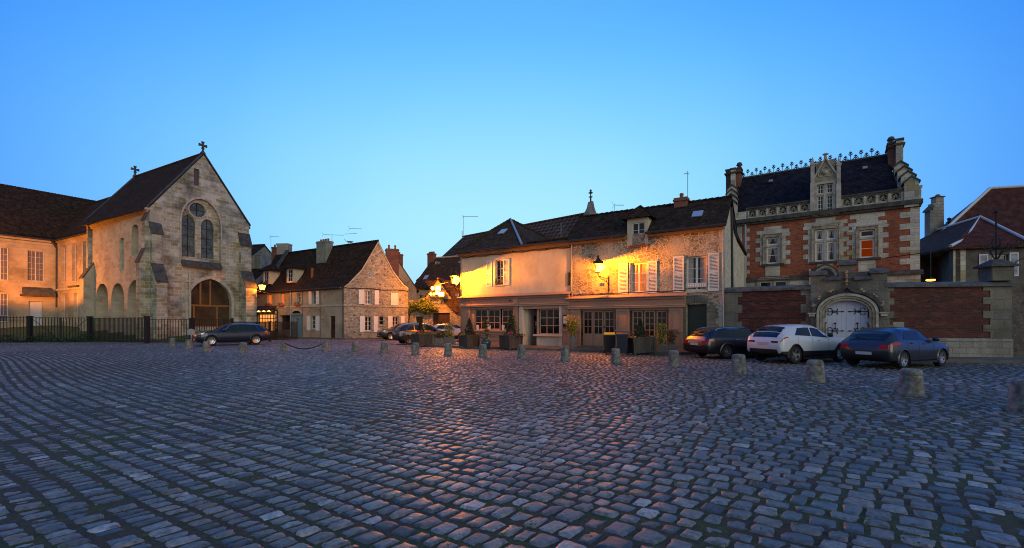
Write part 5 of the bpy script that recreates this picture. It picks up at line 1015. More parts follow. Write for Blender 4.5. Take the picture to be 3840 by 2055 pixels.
# the white double door with strap hinges
for s in (-1, 1):
    xa, xb = (gd[0][0]-.05, cxx-.006) if s < 0 else (cxx+.006, gd[1][0]+.05); m = MB(); n = 5
    for k in range(n): a = xa+(xb-xa)*k/n; m.box(a+.003, a+(xb-xa)/n-.003, .12, .17, .06, WL.z(3176, 1124))
    o = m.build('gate_door', 'lavender_paint', gw, WL); o['label'] = 'pale lavender white plank door leaf with black iron scroll hinges'
    y = .1; e = gd[0][0] if s < 0 else gd[1][0]; w = abs(cxx-e); h = MB(); sg = -s
    for v in (1168, 1241):
        z = zz(v); X = lambda f: e+sg*w*f
        h.tube([(X(.0), y, z), (X(.82), y, z)], .018, 6); h.slab([(X(.82), y-.01, z-.04), (X(.93), y-.01, z), (X(.82), y-.01, z+.04)], (0, .02, 0)); h.tube([(X(.03), y, z-.3), (X(.03), y, z+.32)], .02, 6); h.tube([(X(.03), y, z+.32), (X(.1), y, z+.42)], .018, 5)
        for q in (1, -1):
            pts = [(X(.34), y, z), (X(.38), y, z+q*.06), (X(.34), y, z+q*.14), (X(.24), y, z+q*.17), (X(.16), y, z+q*.13), (X(.16), y, z+q*.08), (X(.22), y, z+q*.07)]; h.tube(pts, .016, 5); h.tube([(X(.52), y, z), (X(.6), y, z+q*.06), (X(.63), y, z+q*.15)], [.014, .02, .01], 5); h.tube([(X(.36), y, z), (X(.43), y, z+q*.05), (X(.5), y, z+q*.05)], .012, 5)
    h.build('strap_hinge', 'iron', o); z0 = zz(1222); xk = e+sg*w*.5; MB().tube([(xk, .06, z0-.09), (xk, .06, z0+.09)], .015, 6).lathe([(.02, z0+.08), (.05, z0+.12), (.01, z0+.17)], (xk, .08, 0), 4).lathe([(.01, z0-.17), (.05, z0-.12), (.02, z0-.08)], (xk, .08, 0), 4).build('handle', 'iron', o)
# right part
LRW = WR.L; zpl = WR.z(3600, 1269); zpl = .95; xp = WR.s(3712); tp = HW-.02
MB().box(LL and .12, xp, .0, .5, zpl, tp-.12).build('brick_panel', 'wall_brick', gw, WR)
MB().box(.12, LRW+.02, -.07, .55, -.2, zpl-.12).slab([(.12, -.09, zpl-.118), (LRW+.02, -.09, zpl-.118), (LRW+.02, -.003, zpl), (.12, -.003, zpl)], (0, .5, 0)).build('plinth', 'plinth_stone', gw, WR)
MB().panel(rect(xp, LRW, zpl+.002, tp-.12), (), -.025, .56).build('pier', 'grey_stone', gw, WR)
tm = MB(); k = 0; z = zpl
while z < tp-.2: w = .28 if k % 2 else .0; (tm.box(xp-w, xp, -.025, -.001, z, min(z+.3, tp-.12)) if w else None); (tm.box(.12, .12+(.3 if k % 2 else .12), -.025, -.001, z, min(z+.3, tp-.12))); z += .305; k += 1
tm.build('quoins', 'grey_stone', gw, WR)
MB().slab([(.0, -.15, tp-.118), (LRW+.1, -.15, tp-.118), (LRW+.1, -.15, tp), (.0, -.15, tp)], (0, .8, 0)).slab([(.0, -.12, tp+.001), (LRW+.08, -.12, tp+.001), (LRW+.08, .22, tp+.13), (.0, .22, tp+.13)], (0, .05, .01)).build('coping', 'dark_coping', gw, WR)
MB().box(WR.s(3348), WR.s(3390), -.006, -.001, WR.z(3370, 1236), WR.z(3370, 1207)).build('blocked_vent', 'plaster_grey', gw, WR)
# gate pier with ironwork
gpx = WR.w(WR.s(3758), .3, 0); gp = thing('gate_pier', 'stone pier with pyramid cap and tall wrought iron finial at the wall end', 'pier', (gpx.x, gpx.y, tp+.14)); Y_ = gpx.y; zt = zat(1003, Y_)-tp-.14; fr = Frame(gp.location, WR.a)
MB().box(-.42, .42, -.36, .36, 0, zt).build('shaft', 'grey_stone', gp).rotation_euler.z = WR.a
MB().box(-.56, .56, -.5, .5, zt+.002, zt+.09).add([(-.52, -.46, zt+.092), (.52, -.46, zt+.092), (.52, .46, zt+.092), (-.52, .46, zt+.092), (-.15, -.13, zt+.36), (.15, -.13, zt+.36), (.15, .13, zt+.36), (-.15, .13, zt+.36)], [(0, 1, 5, 4), (1, 2, 6, 5), (2, 3, 7, 6), (3, 0, 4, 7), (4, 5, 6, 7)]).build('cap', 'weathered_cap', gp).rotation_euler.z = WR.a
h = MB(); b = zt+.3; T = zat(790, Y_)-tp-.14; h.tube([(0, 0, b), (0, 0, T)], .035, 6); h.lathe([(.03, T-.12), (.09, T-.06), (.02, T+.05)], (0, 0, 0), 6); h.box(-.16, .16, -.03, .03, T-.95, T-.9)
for a in range(4):
    t = a*math.pi/2; c, s = math.cos(t), math.sin(t)
    def P(r, z): return (r*c, r*s, b+z)
    h.tube([P(.0, .05), P(.12, .15), P(.28, .45), P(.22, .65), P(.1, .6), P(.12, .5)], .022, 5); h.tube([P(.02, .5), P(.16, .75), P(.2, .95), P(.1, 1.02)], .018, 5); h.tube([P(.05, .55), P(.35, .5), P(.55, .6), P(.6, .72), P(.5, .72)], .018, 5)
h.tube([(.1, 0, b+.35), (.5, 0, b+.45), (.9, 0, b+.75), (1.3, 0, b+.85)], .025, 5); h.tube([(.75, 0, b+.65), (.8, 0, b+.9), (.95, 0, b+.92), (.95, 0, b+.8)], .018, 5); h.tube([(.2, 0, -.1-.1), (.45, -.05, b-.55), (.55, -.05, b-.2), (.9, -.05, b+.05), (1.3, 0, b+.1)], .02, 5)
h.build('iron_finial', 'iron', gp).rotation_euler.z = WR.a
dw = thing('dark_rubble_wall', 'dark rubble stone wall running back beyond the brick wall end', 'wall', (V2.x, V2.y, 0)); WDk = Wall(WR.w(LRW-.0, .7, 0).xy, (33, 24.5)); MB().panel([(0, -.2), (WDk.L, -.2), (WDk.L, 3.6), (.4, 3.3), (0, 3.1)], (), 0, .5).build('wall', 'dark_rubble', dw, WDk)

# ================================================================ big roofed house behind the wall on the right
Q0 = atY(3573, 33).xy; WH = Wall(Q0, atY(3573, 33).xy + Vector((14, -3.2))); rh = thing('hip_roofed_house', 'large house with red tiled hip roofs and white ridge lines behind the wall', 'house', (Q0.x, Q0.y, 0)); hh_ = zat(930, 33)
window(rh, WH, 3708, 955, 3780, 1034, 4, 3, y=.15, fw=.06); shutter(rh, WH, 3670, 953, 3704, 1040, mat='lavender_paint'); shutter(rh, WH, 3784, 947, 3818, 1036, mat='lavender_paint')
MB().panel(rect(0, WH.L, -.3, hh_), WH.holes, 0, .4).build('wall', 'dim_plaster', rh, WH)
WI = Wall(atY(3454, 43).xy, Q0); MB().panel(rect(0, WI.L, -.3, hh_-.05), (), .0, .4).build('side_wall', 'dark_rubble', rh, WI); MB().box(0, .75, -.05, -.002, -.3, hh_-.1).build('quoins', 'pale_stone', rh, WH)
e = hh_; xap = WH.s(3675, -3.6); zap = WH.z(3675, 816, -3.6); xr = WH.s(3875, .3)
roof(rh, WH, [[(-.35, -.35, e), (xr, -.35, e), (xap, 3.6, zap)], [(-.35, -.35, e), (xap, 3.6, zap), (xap+.2, 9, zap), (-.6, 9.5, e)], [(xap, 3.6, zap), (xr, -.35, e), (xr+2, 9, zap), (xap+.2, 9, zap)]], 'red_tiles')
MB().tube([(-.35, -.35, e+.1), (-.35+(xap+.35)*.4, 1.0, e+(zap-e)*.28), (xap, 3.6, zap+.08), (xr, -.35, e+.1)], .11, 6).tube([(xap, 3.6, zap+.08), (xap+.2, 9, zap+.08)], .09, 6).build('white_hip_tiles', 'grey_white_paint', rh, WH)
ax2, az2 = WH.s(3714, -9.5), WH.z(3714, 708, -9.5); ex2 = WH.s(3487, -7.0)
roof(rh, WH, [[(ex2, 7.0, WH.z(3487, 917, -7)), (20, 3.5, WH.z(3487, 917, -7)-.6), (24, 9.5, az2), (ax2, 9.5, az2)], [(ex2, 7.0, WH.z(3487, 917, -7)), (ax2, 9.5, az2), (ax2+2, 15, az2), (ex2+1, 17, 6.5)]], 'red_tiles', ridge=[((ax2, 9.5, az2+.05), (24, 9.5, az2+.05))], rm='grey_white_paint')
MB().tube([(ex2, 7.0, WH.z(3487, 917, -7)+.08), (ax2, 9.5, az2+.08)], .12, 6).build('white_hip_tiles', 'grey_white_paint', rh, WH)
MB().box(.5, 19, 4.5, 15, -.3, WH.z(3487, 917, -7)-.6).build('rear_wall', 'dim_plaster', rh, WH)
ph = atY(3506, 41); chs = thing('stepped_chimney_stack', 'tall stepped stone and brick chimney left of the red hip roof', 'chimney', (ph.x, ph.y, 0)); fz = lambda v: zat(v, 41)
MB().box(-.68, .55, -.28, .28, 0, fz(790)).box(-.4, .55, -.27, .27, fz(790), fz(765)).box(-.12, .55, -.26, .26, fz(765), fz(742)).build('shaft', 'plinth_stone', chs); MB().slab([(-.8, -.36, fz(796)), (-.38, -.36, fz(778)), (-.38, .36, fz(778)), (-.8, .36, fz(796))], (0, 0, .12)).box(-.18, .62, -.34, .34, fz(742), fz(738)).build('cap', 'weathered_cap', chs); MB().lathe([(.2, fz(738)), (.16, fz(731)), (.1, fz(729))], (.25, 0, 0), 8).build('chimney_pot', 'terracotta', chs)
ph = atY(3559, 41); t = thing('flue_pipe', 'small dark metal flue poking above the left slope of the red roof', 'pipe', (ph.x, ph.y, zat(870, 41))); t2 = MB().lathe([(.12, 0), (.12, .8), (.24, .85), (.1, 1.0), (.16, 1.2), (.02, 1.3)], (0, 0, 0), 8).build('shaft', 'dark_pipe', t)

for W, us, vs_, lim in ((WL, [2772+27.5*k for k in range(10)], (1128.6, 1162, 1193.8, 1225.5), 3018), (WR, [3350+39.5*k for k in range(10)], (1117.7, 1156.3, 1194, 1231.4), 3702)):
    m = MB()
    for j, v in enumerate(vs_):
        z = W.z(us[5], v)
        for k, u in enumerate(us):
            if u < lim and not (j == 3 and k < 1): x = W.s(u + (7 if j % 2 else 0)); m.box(x, x+.27, -.004, .0-.0005, z-.025, z+.025)
    m.build('dark_header_bricks', 'iron', gw, W)
# ================================================================ ground
def sheet(name, pts, z, mat, kind='structure', th=None):
    m = MB()
    if th: m.slab([(p[0], p[1], z) for p in pts], (0, 0, -th))
    else: m.poly([(p[0], p[1], z) for p in pts])
    o = m.build(name, mat); o['kind'] = kind; return o
sheet('ground', [(-400, -60), (400, -60), (400, 900), (-400, 900)], -.0212, 'joint')
# paved terrace in front of the restaurants and kerbed pavement of the manor wall
E = [gnd(1596, 1298.5).xy, gnd(1716, 1304).xy, gnd(2100, 1315).xy, gnd(2277, 1321).xy, Vector((8.7, 23.6))]
back = [Vector((13.0, 26.0)), RR + WB.n*.6, RL + WA.n*1.2, Vector((-7.5, 36.5))]
sheet('pavement', E + back, .12, 'pavement', th=.3)
m = MB()
for a, b in zip(E[:-1], E[1:]):
    d = (b-a).normalized(); n = Vector((d.y, -d.x)); m.slab([(a.x, a.y, .126), (b.x, b.y, .126), (b.x+n.x*.16, b.y+n.y*.16, .126), (a.x+n.x*.16, a.y+n.y*.16, .126)], (0, 0, -.3))
o = m.build('kerb', 'kerb_stone'); o['kind'] = 'structure'
pv = [Vector((11.2, 22.9)), Vector((16.5, 19.7)), Vector((21.9, 18.4)), Vector((22.8, 19.4)), V2 + WR.n*.3, V1 + WL.n*.3, V0+WL.n*.3]
o = sheet('pavement', pv, .12, 'kerb_stone', th=.3)
st = [KC + Vector((.6, -1.3)), CE + Vector((1.2, -1.2)), Wg.w(Wg.L+1, -1.0, 0).xy, Wg.w(Wg.L+1, .3, 0).xy, CE + Vector((0, .3)), KC + Vector((0, .3)), CF + Vector((0, .3)), CF + Wc1.n*-1.3]
sheet('pavement', st, .10, 'kerb_stone', th=.3)
# raised churchyard lawn
m = MB(); nx, ny = 30, 20; vs = []
for j in range(ny+1):
    for i in range(nx+1):
        x = -75 + 50*i/nx; y0 = 38.9 + .4*math.sin(x*.3); y = y0 + (62-y0)*j/ny; xx = x; h = max(0, (y-40)*.085) if x < -20 else 0
        lim = -21.5 + (y-39)*.25; xx = min(x, lim) if i == nx else x
        vs.append((xx, y, .02 + min(1.3, h*(1 if x < -30 else max(0, min(1, (-x-24)/6)))) + .03*math.sin(x*2.1+y)))
m.add(vs, [(j*(nx+1)+i, j*(nx+1)+i+1, (j+1)*(nx+1)+i+1, (j+1)*(nx+1)+i) for j in range(ny) for i in range(nx) if vs[j*(nx+1)+i+1][0] < -24.2 - max(0, 47 - vs[j*(nx+1)+i][1])*.0])
o = m.build('lawn', 'turf', smooth=True); o['kind'] = 'structure'
# ---------------------------------------------------------------- cobbles: every stone is a domed block
def inside(poly, x, y):
    c = np.zeros(len(x), bool); n = len(poly)
    for i in range(n):
        x1, y1 = poly[i]; x2, y2 = poly[(i+1) % n]; k = ((y1 > y) != (y2 > y)) & (x < (x2-x1)*(y-y1)/((y2-y1) if y2 != y1 else 1e-9)+x1); c ^= k
    return c
def warp(x, y): return x + .55*np.sin(y*.19+x*.12) + .012*np.sin(x*1.9+y*1.3), y + .5*np.sin(x*.16-y*.07+1) + .012*np.sin(x*2.1-y*1.5)
def stones():
    a = np.array([-.80, .60]); b = np.array([.60, .80]); C = []; 
    tb = -40.0
    while tb < 75:
        w = rng.uniform(.165, .26); tb += w; z = -75.0; e = []; ln = []; rr = rng.random(1400)
        for r_ in rr:
            yy = .6*z+.8*(tb-w/2); xx = -.8*z+.6*(tb-w/2)
            if yy > 57: break
            q_ = min(1.0, max(0.0, (xx/max(yy, 3)+.75)/1.2)); l_ = (.15+.07*q_)*(.72+.6*r_) if yy > 1.5 and abs(xx) < 1.25*yy+2.5 else .25
            z += l_; e.append(z); ln.append(l_)
        e = np.array(e); ln = np.array(ln); ta = e - ln/2
        p = ta[:, None]*a + (tb - w/2)*b; k = (p[:, 1] > 2.2) & (p[:, 1] < 56) & (abs(p[:, 0]) < 1.16*p[:, 1]+1.6)
        if k.any(): C.append(np.column_stack([p[k], ln[k], np.full(k.sum(), w)]))
    C = np.concatenate(C); x, y = C[:, 0], C[:, 1]
    x2, y2 = warp(x, y)
    bad = inside([tuple(p) for p in E+back], x2, y2) | inside([tuple(p) for p in pv], x2, y2) | inside([(-90, 39.2), (-25.5, 39.4), (-24.5, 42), (-27, 52), (-90, 62)], x2, y2) | inside([tuple(p) for p in st], x2, y2)
    bad |= inside([(13, 25), (22.6, 20.2), (60, 60), (13, 60)], x2, y2) | inside([(-4, 35.5), (11.5, 26), (30, 60), (-4, 60)], x2, y2) | (y2 > 51.5)
    C = C[~bad]; return C
S = stones(); DD = np.hypot(S[:, 0], S[:, 1])
def template(n):
    t = np.linspace(-1, 1, n); t = np.sign(t)*abs(t)**.72; X, Y = np.meshgrid(t, t); r = np.maximum(abs(X), abs(Y)); sx = X*np.sqrt(1-.10*Y**4); sy = Y*np.sqrt(1-.10*X**4)
    h = (1-.35*abs(X)**2.2-.65*abs(X)**9)*(1-.35*abs(Y)**2.2-.65*abs(Y)**9); idx = np.arange(n*n).reshape(n, n); q = np.stack([idx[:-1, :-1], idx[:-1, 1:], idx[1:, 1:], idx[1:, :-1]], -1).reshape(-1, 4); edge = (r > .999); return sx.ravel(), sy.ravel(), h.ravel(), edge.ravel(), q
def cobbles(sel, n, name):
    P = S[sel]; m = len(P); sx, sy, h, edge, q = template(n); K = len(sx); a = np.array([-.80, .60]); b = np.array([.60, .80])
    ang = rng.normal(0, .05, m); ca, sa = np.cos(ang), np.sin(ang); gapa = .003+rng.uniform(0, .007, m); gapb = .004+rng.uniform(0, .009, m)
    la = np.maximum(P[:, 2]/2-gapa, .03); lb = np.maximum(P[:, 3]/2-gapb, .03); tr = rng.normal(0, .09, (m, 2))
    U = sx[None]*la[:, None]*(1+tr[:, :1]*sy[None]); V = sy[None]*lb[:, None]*(1+tr[:, 1:]*sx[None]); U, V = U*ca[:, None]-V*sa[:, None], U*sa[:, None]+V*ca[:, None]
    U += rng.normal(0, .0045, U.shape)*(n > 4); V += rng.normal(0, .0045, V.shape)*(n > 4)
    X = P[:, 0:1]+U*a[0]+V*b[0]; Y = P[:, 1:2]+U*a[1]+V*b[1]
    hh = rng.uniform(.010, .023, m)[:, None]; Z = h[None]*hh + rng.normal(0, .0045, m)[:, None] + rng.normal(0, .035, m)[:, None]*U + rng.normal(0, .035, m)[:, None]*V - .026 + rng.normal(0, .0016, U.shape)*(n > 4)*(~edge[None])
    Z = np.where(edge[None], -.045, Z)
    X2, Y2 = warp(X, Y); Z += .004*np.sin(X2*.35+1)*np.sin(Y2*.3)
    co = np.stack([X2, Y2, Z], -1).reshape(-1, 3); F_ = (q[None]+(np.arange(m)*K)[:, None, None]).reshape(-1, 4)
    me = bpy.data.meshes.new(name); me.vertices.add(len(co)); me.vertices.foreach_set('co', co.ravel()); me.loops.add(F_.size); me.loops.foreach_set('vertex_index', F_.ravel()); me.polygons.add(len(F_)); me.polygons.foreach_set('loop_start', np.arange(0, F_.size, 4)); me.polygons.foreach_set('use_smooth', np.ones(len(F_), bool))
    at = me.attributes.new('tint', 'FLOAT_COLOR', 'POINT'); t = rng.random((m, 3)); t = np.repeat(t, K, 0); at.data.foreach_set('color', np.column_stack([t, np.ones(len(t))]).ravel()); me.update(); me.validate(); me.materials.append(M('cobble'))
    o = bpy.data.objects.new(name, me); COL.objects.link(o); o['kind'] = 'structure'; return o
cobbles(DD < 8, 7, 'cobbled_ground'); cobbles((DD >= 8) & (DD < 18), 5, 'cobbled_ground'); cobbles(DD >= 18, 4, 'cobbled_ground')
# weeds in the joints
P = []
for _ in range(420):
    Y = 3.4*(30/3.4)**random.random(); X = random.uniform(-1.1, 1.1)*Y
    if random.random() < .8:
        c = Vector((X, Y, 0)); n = random.randint(3, 14); s = random.uniform(.02, .07)
        for _ in range(n): P.append(c+Vector((random.gauss(0, s), random.gauss(0, s), random.uniform(-.005, .018))))
o = MB().leaves(P, .013).build('joint_weeds', 'grass_leaf', recalc=False); o['kind'] = 'stuff'
P = []
for _ in range(6000):
    t = random.random(); X = -52+28*t; Y = 39.3 + random.random()**1.5*7; 
    if X > -25: continue
    P.append(Vector((X, Y, .05+max(0, (Y-40)*.085)*(1 if X < -30 else max(0, min(1, (-X-24)/6))))))
o = MB().leaves(P, .07).build('grass', 'grass_leaf', recalc=False); o['kind'] = 'stuff'
m = MB(); A = gnd(662, 1296); B = gnd(757, 1309)
def strip(p, q, w=.11, z=.012):
    d = (q-p).normalized(); n = Vector((-d.y, d.x, 0))*w/2; k = max(1, int((q-p).length/.35))
    for i in range(k):
        if random.random() < .12: continue
        a = p.lerp(q, i/k); b = p.lerp(q, (i+.93)/k); m.poly([(a-n)+Vector((0, 0, z)), (b-n)+Vector((0, 0, z)), (b+n)+Vector((0, 0, z)), (a+n)+Vector((0, 0, z))])
for a, b in (((662, 1296), (757, 1309)), ((800, 1304), (900, 1300)), ((790, 1315), (860, 1322)), ((860, 1322), (1000, 1318)), ((800, 1304), (790, 1315)), ((990, 1294), (1030, 1299)), ((930, 1317), (1040, 1313))): strip(gnd(*a), gnd(*b))
o = m.build('road_markings', 'line_paint'); o['kind'] = 'structure'

# ================================================================ bollards
def bollard_mesh(band):
    m = MB(); prof = [(.215, -.08), (.213, .0), (.205, .15), (.188, .38)]
    prof += [(.185, .43), (.172, .445), (.183, .46), (.18, .52), (.165, .57), (.13, .592), (.06, .6)] if band else [(.18, .48), (.172, .55), (.15, .585), (.10, .598), (.04, .602)]
    m.lathe(prof, n=20); r = random.Random(3+band)
    m.v = [(x*(1+r.gauss(0, .012)), y*(1+r.gauss(0, .012)), z+r.gauss(0, .003)) for x, y, z in m.v]; return m
BL = [(648, 1299.4, 31.4, 'stone bollard nearest the churchyard railings, first of the row'), (708.7, 1308.7, 35, 'stone bollard with the round sign standing right behind it'), (773.8, 1319.7, 39, 'stone bollard in front of the front wheel of the black sports utility car'), (911, 1323.8, 39, 'stone bollard below the rear door of the black sports utility car'),
 (1064.5, 1315.5, 31, 'stone bollard with its chain fixed at the end beside the railings'), (1219.8, 1315.5, 37, 'stone bollard holding the chain in front of the dark red door'), (1333, 1317.3, 37, 'small plain bollard in front of the corner house gable'), (1440.9, 1322.6, 39, 'stone bollard with a pale chipped patch before the brown car'),
 (1557.4, 1329.7, 44, 'stone bollard in front of the first wooden planter'), (1680.7, 1332, 44, 'dark stone bollard standing in the orange lamp reflection'), (1810.7, 1338.6, 47, 'darkest bollard right in front of the teal pot'), (1956.7, 1344.8, 52, 'pale bollard at the right corner of the pink flowered planter'),
 (2120.6, 1352, 54, 'banded pale bollard in front of the menu case'), (2309, 1361, 54, 'banded bollard in front of the two wheelie bins'), (2526.7, 1373, 59, 'banded bollard between planters and the black estate car'), (2769.7, 1400.6, 72, 'tall mottled bollard in front of the white crossover rear'), (3057.4, 1430.5, 81, 'wide capped bollard before the white crossover front wheel'),
 (3416, 1480, 98, 'broad dark mossy bollard in front of the blue grey hatchback'), (3848, 1545, 122, 'pale topped bollard cut off by the picture edge')]
bms = [bollard_mesh(0), bollard_mesh(1)]; bsrc = [None, None]
for i, (u, v, h, lab) in enumerate(BL):
    b = 1 if 12 <= i <= 17 else 0; p = gnd(u, v-1); H = h/F*p.y
    if bsrc[b] is None: o = bsrc[b] = bms[b].build('stone_bollard', 'bollard_stone', smooth=True); o.data.set_sharp_from_angle(angle=R(50))
    else: o = bsrc[b].copy(); COL.objects.link(o)
    o.location = p; w = 1.0 if i < 15 else 1.13; o.scale = (w, w, H/.6); o.rotation_euler = (random.gauss(0, .015), random.gauss(0, .015), i*1.7); tag(o, lab, 'bollard', 'row of stone bollards across the square')
# chain
a, b = gnd(1066, 1315), gnd(1218, 1315); a.z = .48; b.z = .5; m = MB(); n = 46
for k in range(n):
    t = (k+.5)/n; p = a.lerp(b, t); p.z -= .38*4*t*(1-t); q = a.lerp(b, t+.012); q.z -= .38*4*(t+.012)*(1-t-.012); d = (q-p).normalized(); s = Vector((0, 0, 1)) if k % 2 else Vector((-d.y, d.x, 0)); L_ = .05
    m.tube([p-d*L_, p-d*L_*.6+s*.025, p+d*L_*.6+s*.025, p+d*L_, p+d*L_*.6-s*.025, p-d*L_*.6-s*.025, p-d*L_], .012, 5, cap=False)
tag(m.build('chain', 'iron'), 'dark iron chain hanging between two bollards', 'chain')
# back of a round sign
p = gnd(717, 1302); sg = thing('round_sign', 'grey back of a small round sign on a short post beside the black car', 'sign', p); MB().tube([(0, 0, 0), (0, 0, 1.0)], .03, 8).build('post', 'zinc', sg)
o = MB().lathe([(.22, -.01), (.225, 0), (.22, .01)], n=24).build('disc', 'zinc', sg); o.location = (0, 0, 1.02); o.rotation_euler = (R(90), 0, R(20)); o = MB().lathe([(.1, -.022), (.1, -.012)], n=24).build('bracket_plate', 'dark_pipe', sg); o.location = (0, 0, 1.02); o.rotation_euler = (R(90), 0, R(20))

# ================================================================ railings
def railing(name, label, p, q, h, gap=.17, br=.014, fin=False, post=None):
    d = q-p; L = d.length; t = thing(name, label, 'railing', (p.x, p.y, 0), group='black railings along the churchyard'); fr = Frame((p.x, p.y, 0), math.atan2(d.y, d.x)); m = MB(); n = int(L/gap)
    for k in range(n+1): x = L*k/n; m.box(x-br, x+br, -br, br, .08, h+(.09 if fin else -.0))
    m.build('bars', 'iron', t, fr); MB().box(0, L, -.022, .022, h-.05, h-.01).box(0, L, -.022, .022, .12, .16).build('rail', 'iron', t, fr)
    if fin: MB().box(0, L, -.02, .02, h-.32, h-.29).build('rail', 'iron', t, fr)
    return t
FP = [(-90, 37.0, 2.0), (112, 38.6, 2.15), (337, 40.2, 2.15), (551, 36.8, 2.12), (720, 39.3, 2.0), (870, 42.3, 2.0), (1012, 40.4, 1.72)]
pts = [atY(u, Y).xy for u, Y, h in FP]; labs = ['tall black railings with dark shrubs behind at the picture edge', 'double leaf black iron gate with diagonal braces', 'black railings in front of the arcade of the stone hall', 'black railings in front of the hall corner buttress', 'black railings behind the round sign and car bonnet', 'black railings passing behind the roof of the black car']
for k in range(6):
    r = railing('iron_gate' if k == 1 else 'iron_railing', labs[k], pts[k], pts[k+1], FP[k+1][2]-.05 if k < 5 else 1.66, gap=.19 if k != 5 else .13, fin=(k == 5 or k == 0), br=.021 if k < 5 else .024)
    if k == 1:
        L_ = (pts[2]-pts[1]).length; fr = Frame((*pts[1], 0), math.atan2(*(pts[2]-pts[1]).yx)); r['category'] = 'gate'; r['group'] = 'churchyard gate'
        MB().tube([(.1, -.03, 2.05), (L_/2-.1, -.03, .2)], .022, 5).tube([(L_-.1, -.03, 2.05), (L_/2+.1, -.03, .2)], .022, 5).build('brace', 'iron', r, fr); MB().box(L_/2-.06, L_/2+.06, -.05, .05, .02, 2.1).build('meeting_stile', 'iron', r, fr)
    u, Y, h = FP[k+1]; w = .14 if k < 4 else .09
    o = MB().box(-w, w, -w, w, 0, h).box(-w-.03, w+.03, -w-.03, w+.03, h+.002, h+.06).build('railing_post', 'iron'); o.location = (*pts[k+1], 0)
    tag(o, ['thick black post at the left side of the churchyard gate', 'thick black post at the right side of the churchyard gate', 'thick black railing post in front of the hall side arches', 'black railing post behind the round sign', 'black railing post behind the black car roof', 'black end post of the railings beside the cafe'][k], 'post', 'posts of the churchyard railings')
r = railing('iron_railing', 'short dense black fence returning beside the cafe', pts[6], pts[6]+Vector((.9, 3.2)), 1.66, gap=.13, fin=True, br=.025)
P = []
hd = thing('dark_shrub', 'low dark shrubs growing behind the railings at the picture edge', 'shrub', (pts[0].x, pts[0].y+.8, 0))
for _ in range(2500): x = random.uniform(-2, 7.6); P.append(Vector((x, random.uniform(-.3, .5)+x*.17, random.random()**.8*(.5+.25*math.sin(x*2)+.1*math.sin(x*5)))))
MB().leaves(P, .07).build('foliage', 'yew_leaf', hd, recalc=False)

# ================================================================ planters and plants
def planter(name, label, p, rz, s, h, lean=0.0):
    t = thing(name, label, 'planter', p, rz, 'wooden planter boxes in front of the restaurants'); a = s/2; b = a*.93; m = MB()
    m.add([(-b, -b, .08), (b, -b, .08), (b, b, .08), (-b, b, .08), (-a, -a, h-.06), (a, -a, h-.06), (a, a, h-.06), (-a, a, h-.06)], [(0, 1, 5, 4), (1, 2, 6, 5), (2, 3, 7, 6), (3, 0, 4, 7)]); m.build('panels', 'planter_wood', t)
    m = MB()
    for sx in (-1, 1):
        for sy in (-1, 1): m.slab([(sx*b-.05, sy*b-.05, .0), (sx*b+.05, sy*b-.05, .0), (sx*b+.05, sy*b+.05, .0), (sx*b-.05, sy*b+.05, .0)], (sx*(a-b), sy*(a-b), h-.06))
    m.build('corner_posts', 'planter_wood', t); m = MB(); e = .06
    for z0, z1, k in ((h-.06, h, a), (.1, .2, b+.01), (h-.18, h-.064, a-.005)):
        o_ = k+ (e if z1 == h else .02); i_ = k-(.08 if z1 == h else .01)
        m.box(-o_, o_, -o_, -i_, z0, z1).box(-o_, o_, i_, o_, z0, z1).box(-o_, -i_, -i_, i_, z0, z1).box(i_, o_, -i_, i_, z0, z1)
    m.build('rim', 'planter_wood', t); MB().poly([(-a+.02, -a+.02, h-.08), (a-.02, -a+.02, h-.08), (a-.02, a-.02, h-.08), (-a+.02, a-.02, h-.08)]).build('soil', 'soil', t); return t
def cone_tree(name, label, p, h, r, mat='yew_leaf', n=2600, loose=0.0, cat='topiary', size=.035):
    t = thing(name, label, cat, p); P = []
    for _ in range(n):
        z = random.random()**1.25; rr = r*(1-z)**.75*(1+.1*math.sin(z*25)); a = random.random()*6.283; q = random.random()**.35; q *= 1+random.gauss(0, .05+loose); P.append(Vector((math.cos(a)*rr*q, math.sin(a)*rr*q, z*h*.97+.03)))
    MB().leaves(P, size).build('foliage', mat, t, recalc=False); MB().tube([(0, 0, -.05), (0, 0, h*.8)], [.04, .015], 6).build('stem', 'dark_wood', t); return t
def flowers_at(label, p, col, n=7, spread=.16, name='flower'):
    t = thing('flowering_plant', label, 'flowers', p, group='flowers planted in the wooden planters'); m = MB()
    for _ in range(n):
        c = Vector((random.gauss(0, spread*.5), random.gauss(0, spread*.5), .16+random.random()*.12)); m.leaves([c+Vector(rng.normal(size=3)*.028) for _ in range(14)], .035)
    m.build('blossoms', col, t, recalc=False); MB().leaves([Vector((random.gauss(0, spread*.8), random.gauss(0, spread*.8), random.uniform(0, .17))) for _ in range(60)], .05).build('foliage', 'bush_leaf', t, recalc=False); return t
def pat(u, v, z=.0): return gnd(u, v, z)
p1 = pat(1577, 1300) + Vector((0, .55, 0)); pl1 = planter('wooden_planter', 'square wooden planter with pink flower, nearest the dark parked car', p1, R(40), 1.0, .86)
cone_tree('cone_topiary', 'cone shaped yew in the planter beside the dark parked car', p1+Vector((-.1, 0, .8)), 1.0, .34); flowers_at('pink geranium in the planter beside the dark parked car', p1+Vector((-.1, -.42, .78)), 'pink_petal')
p2 = pat(1757, 1306) + Vector((0, .55, 0)); pl2 = planter('wooden_planter', 'square wooden planter with red flowers left of the teal pot', p2, R(38), .96, .86)
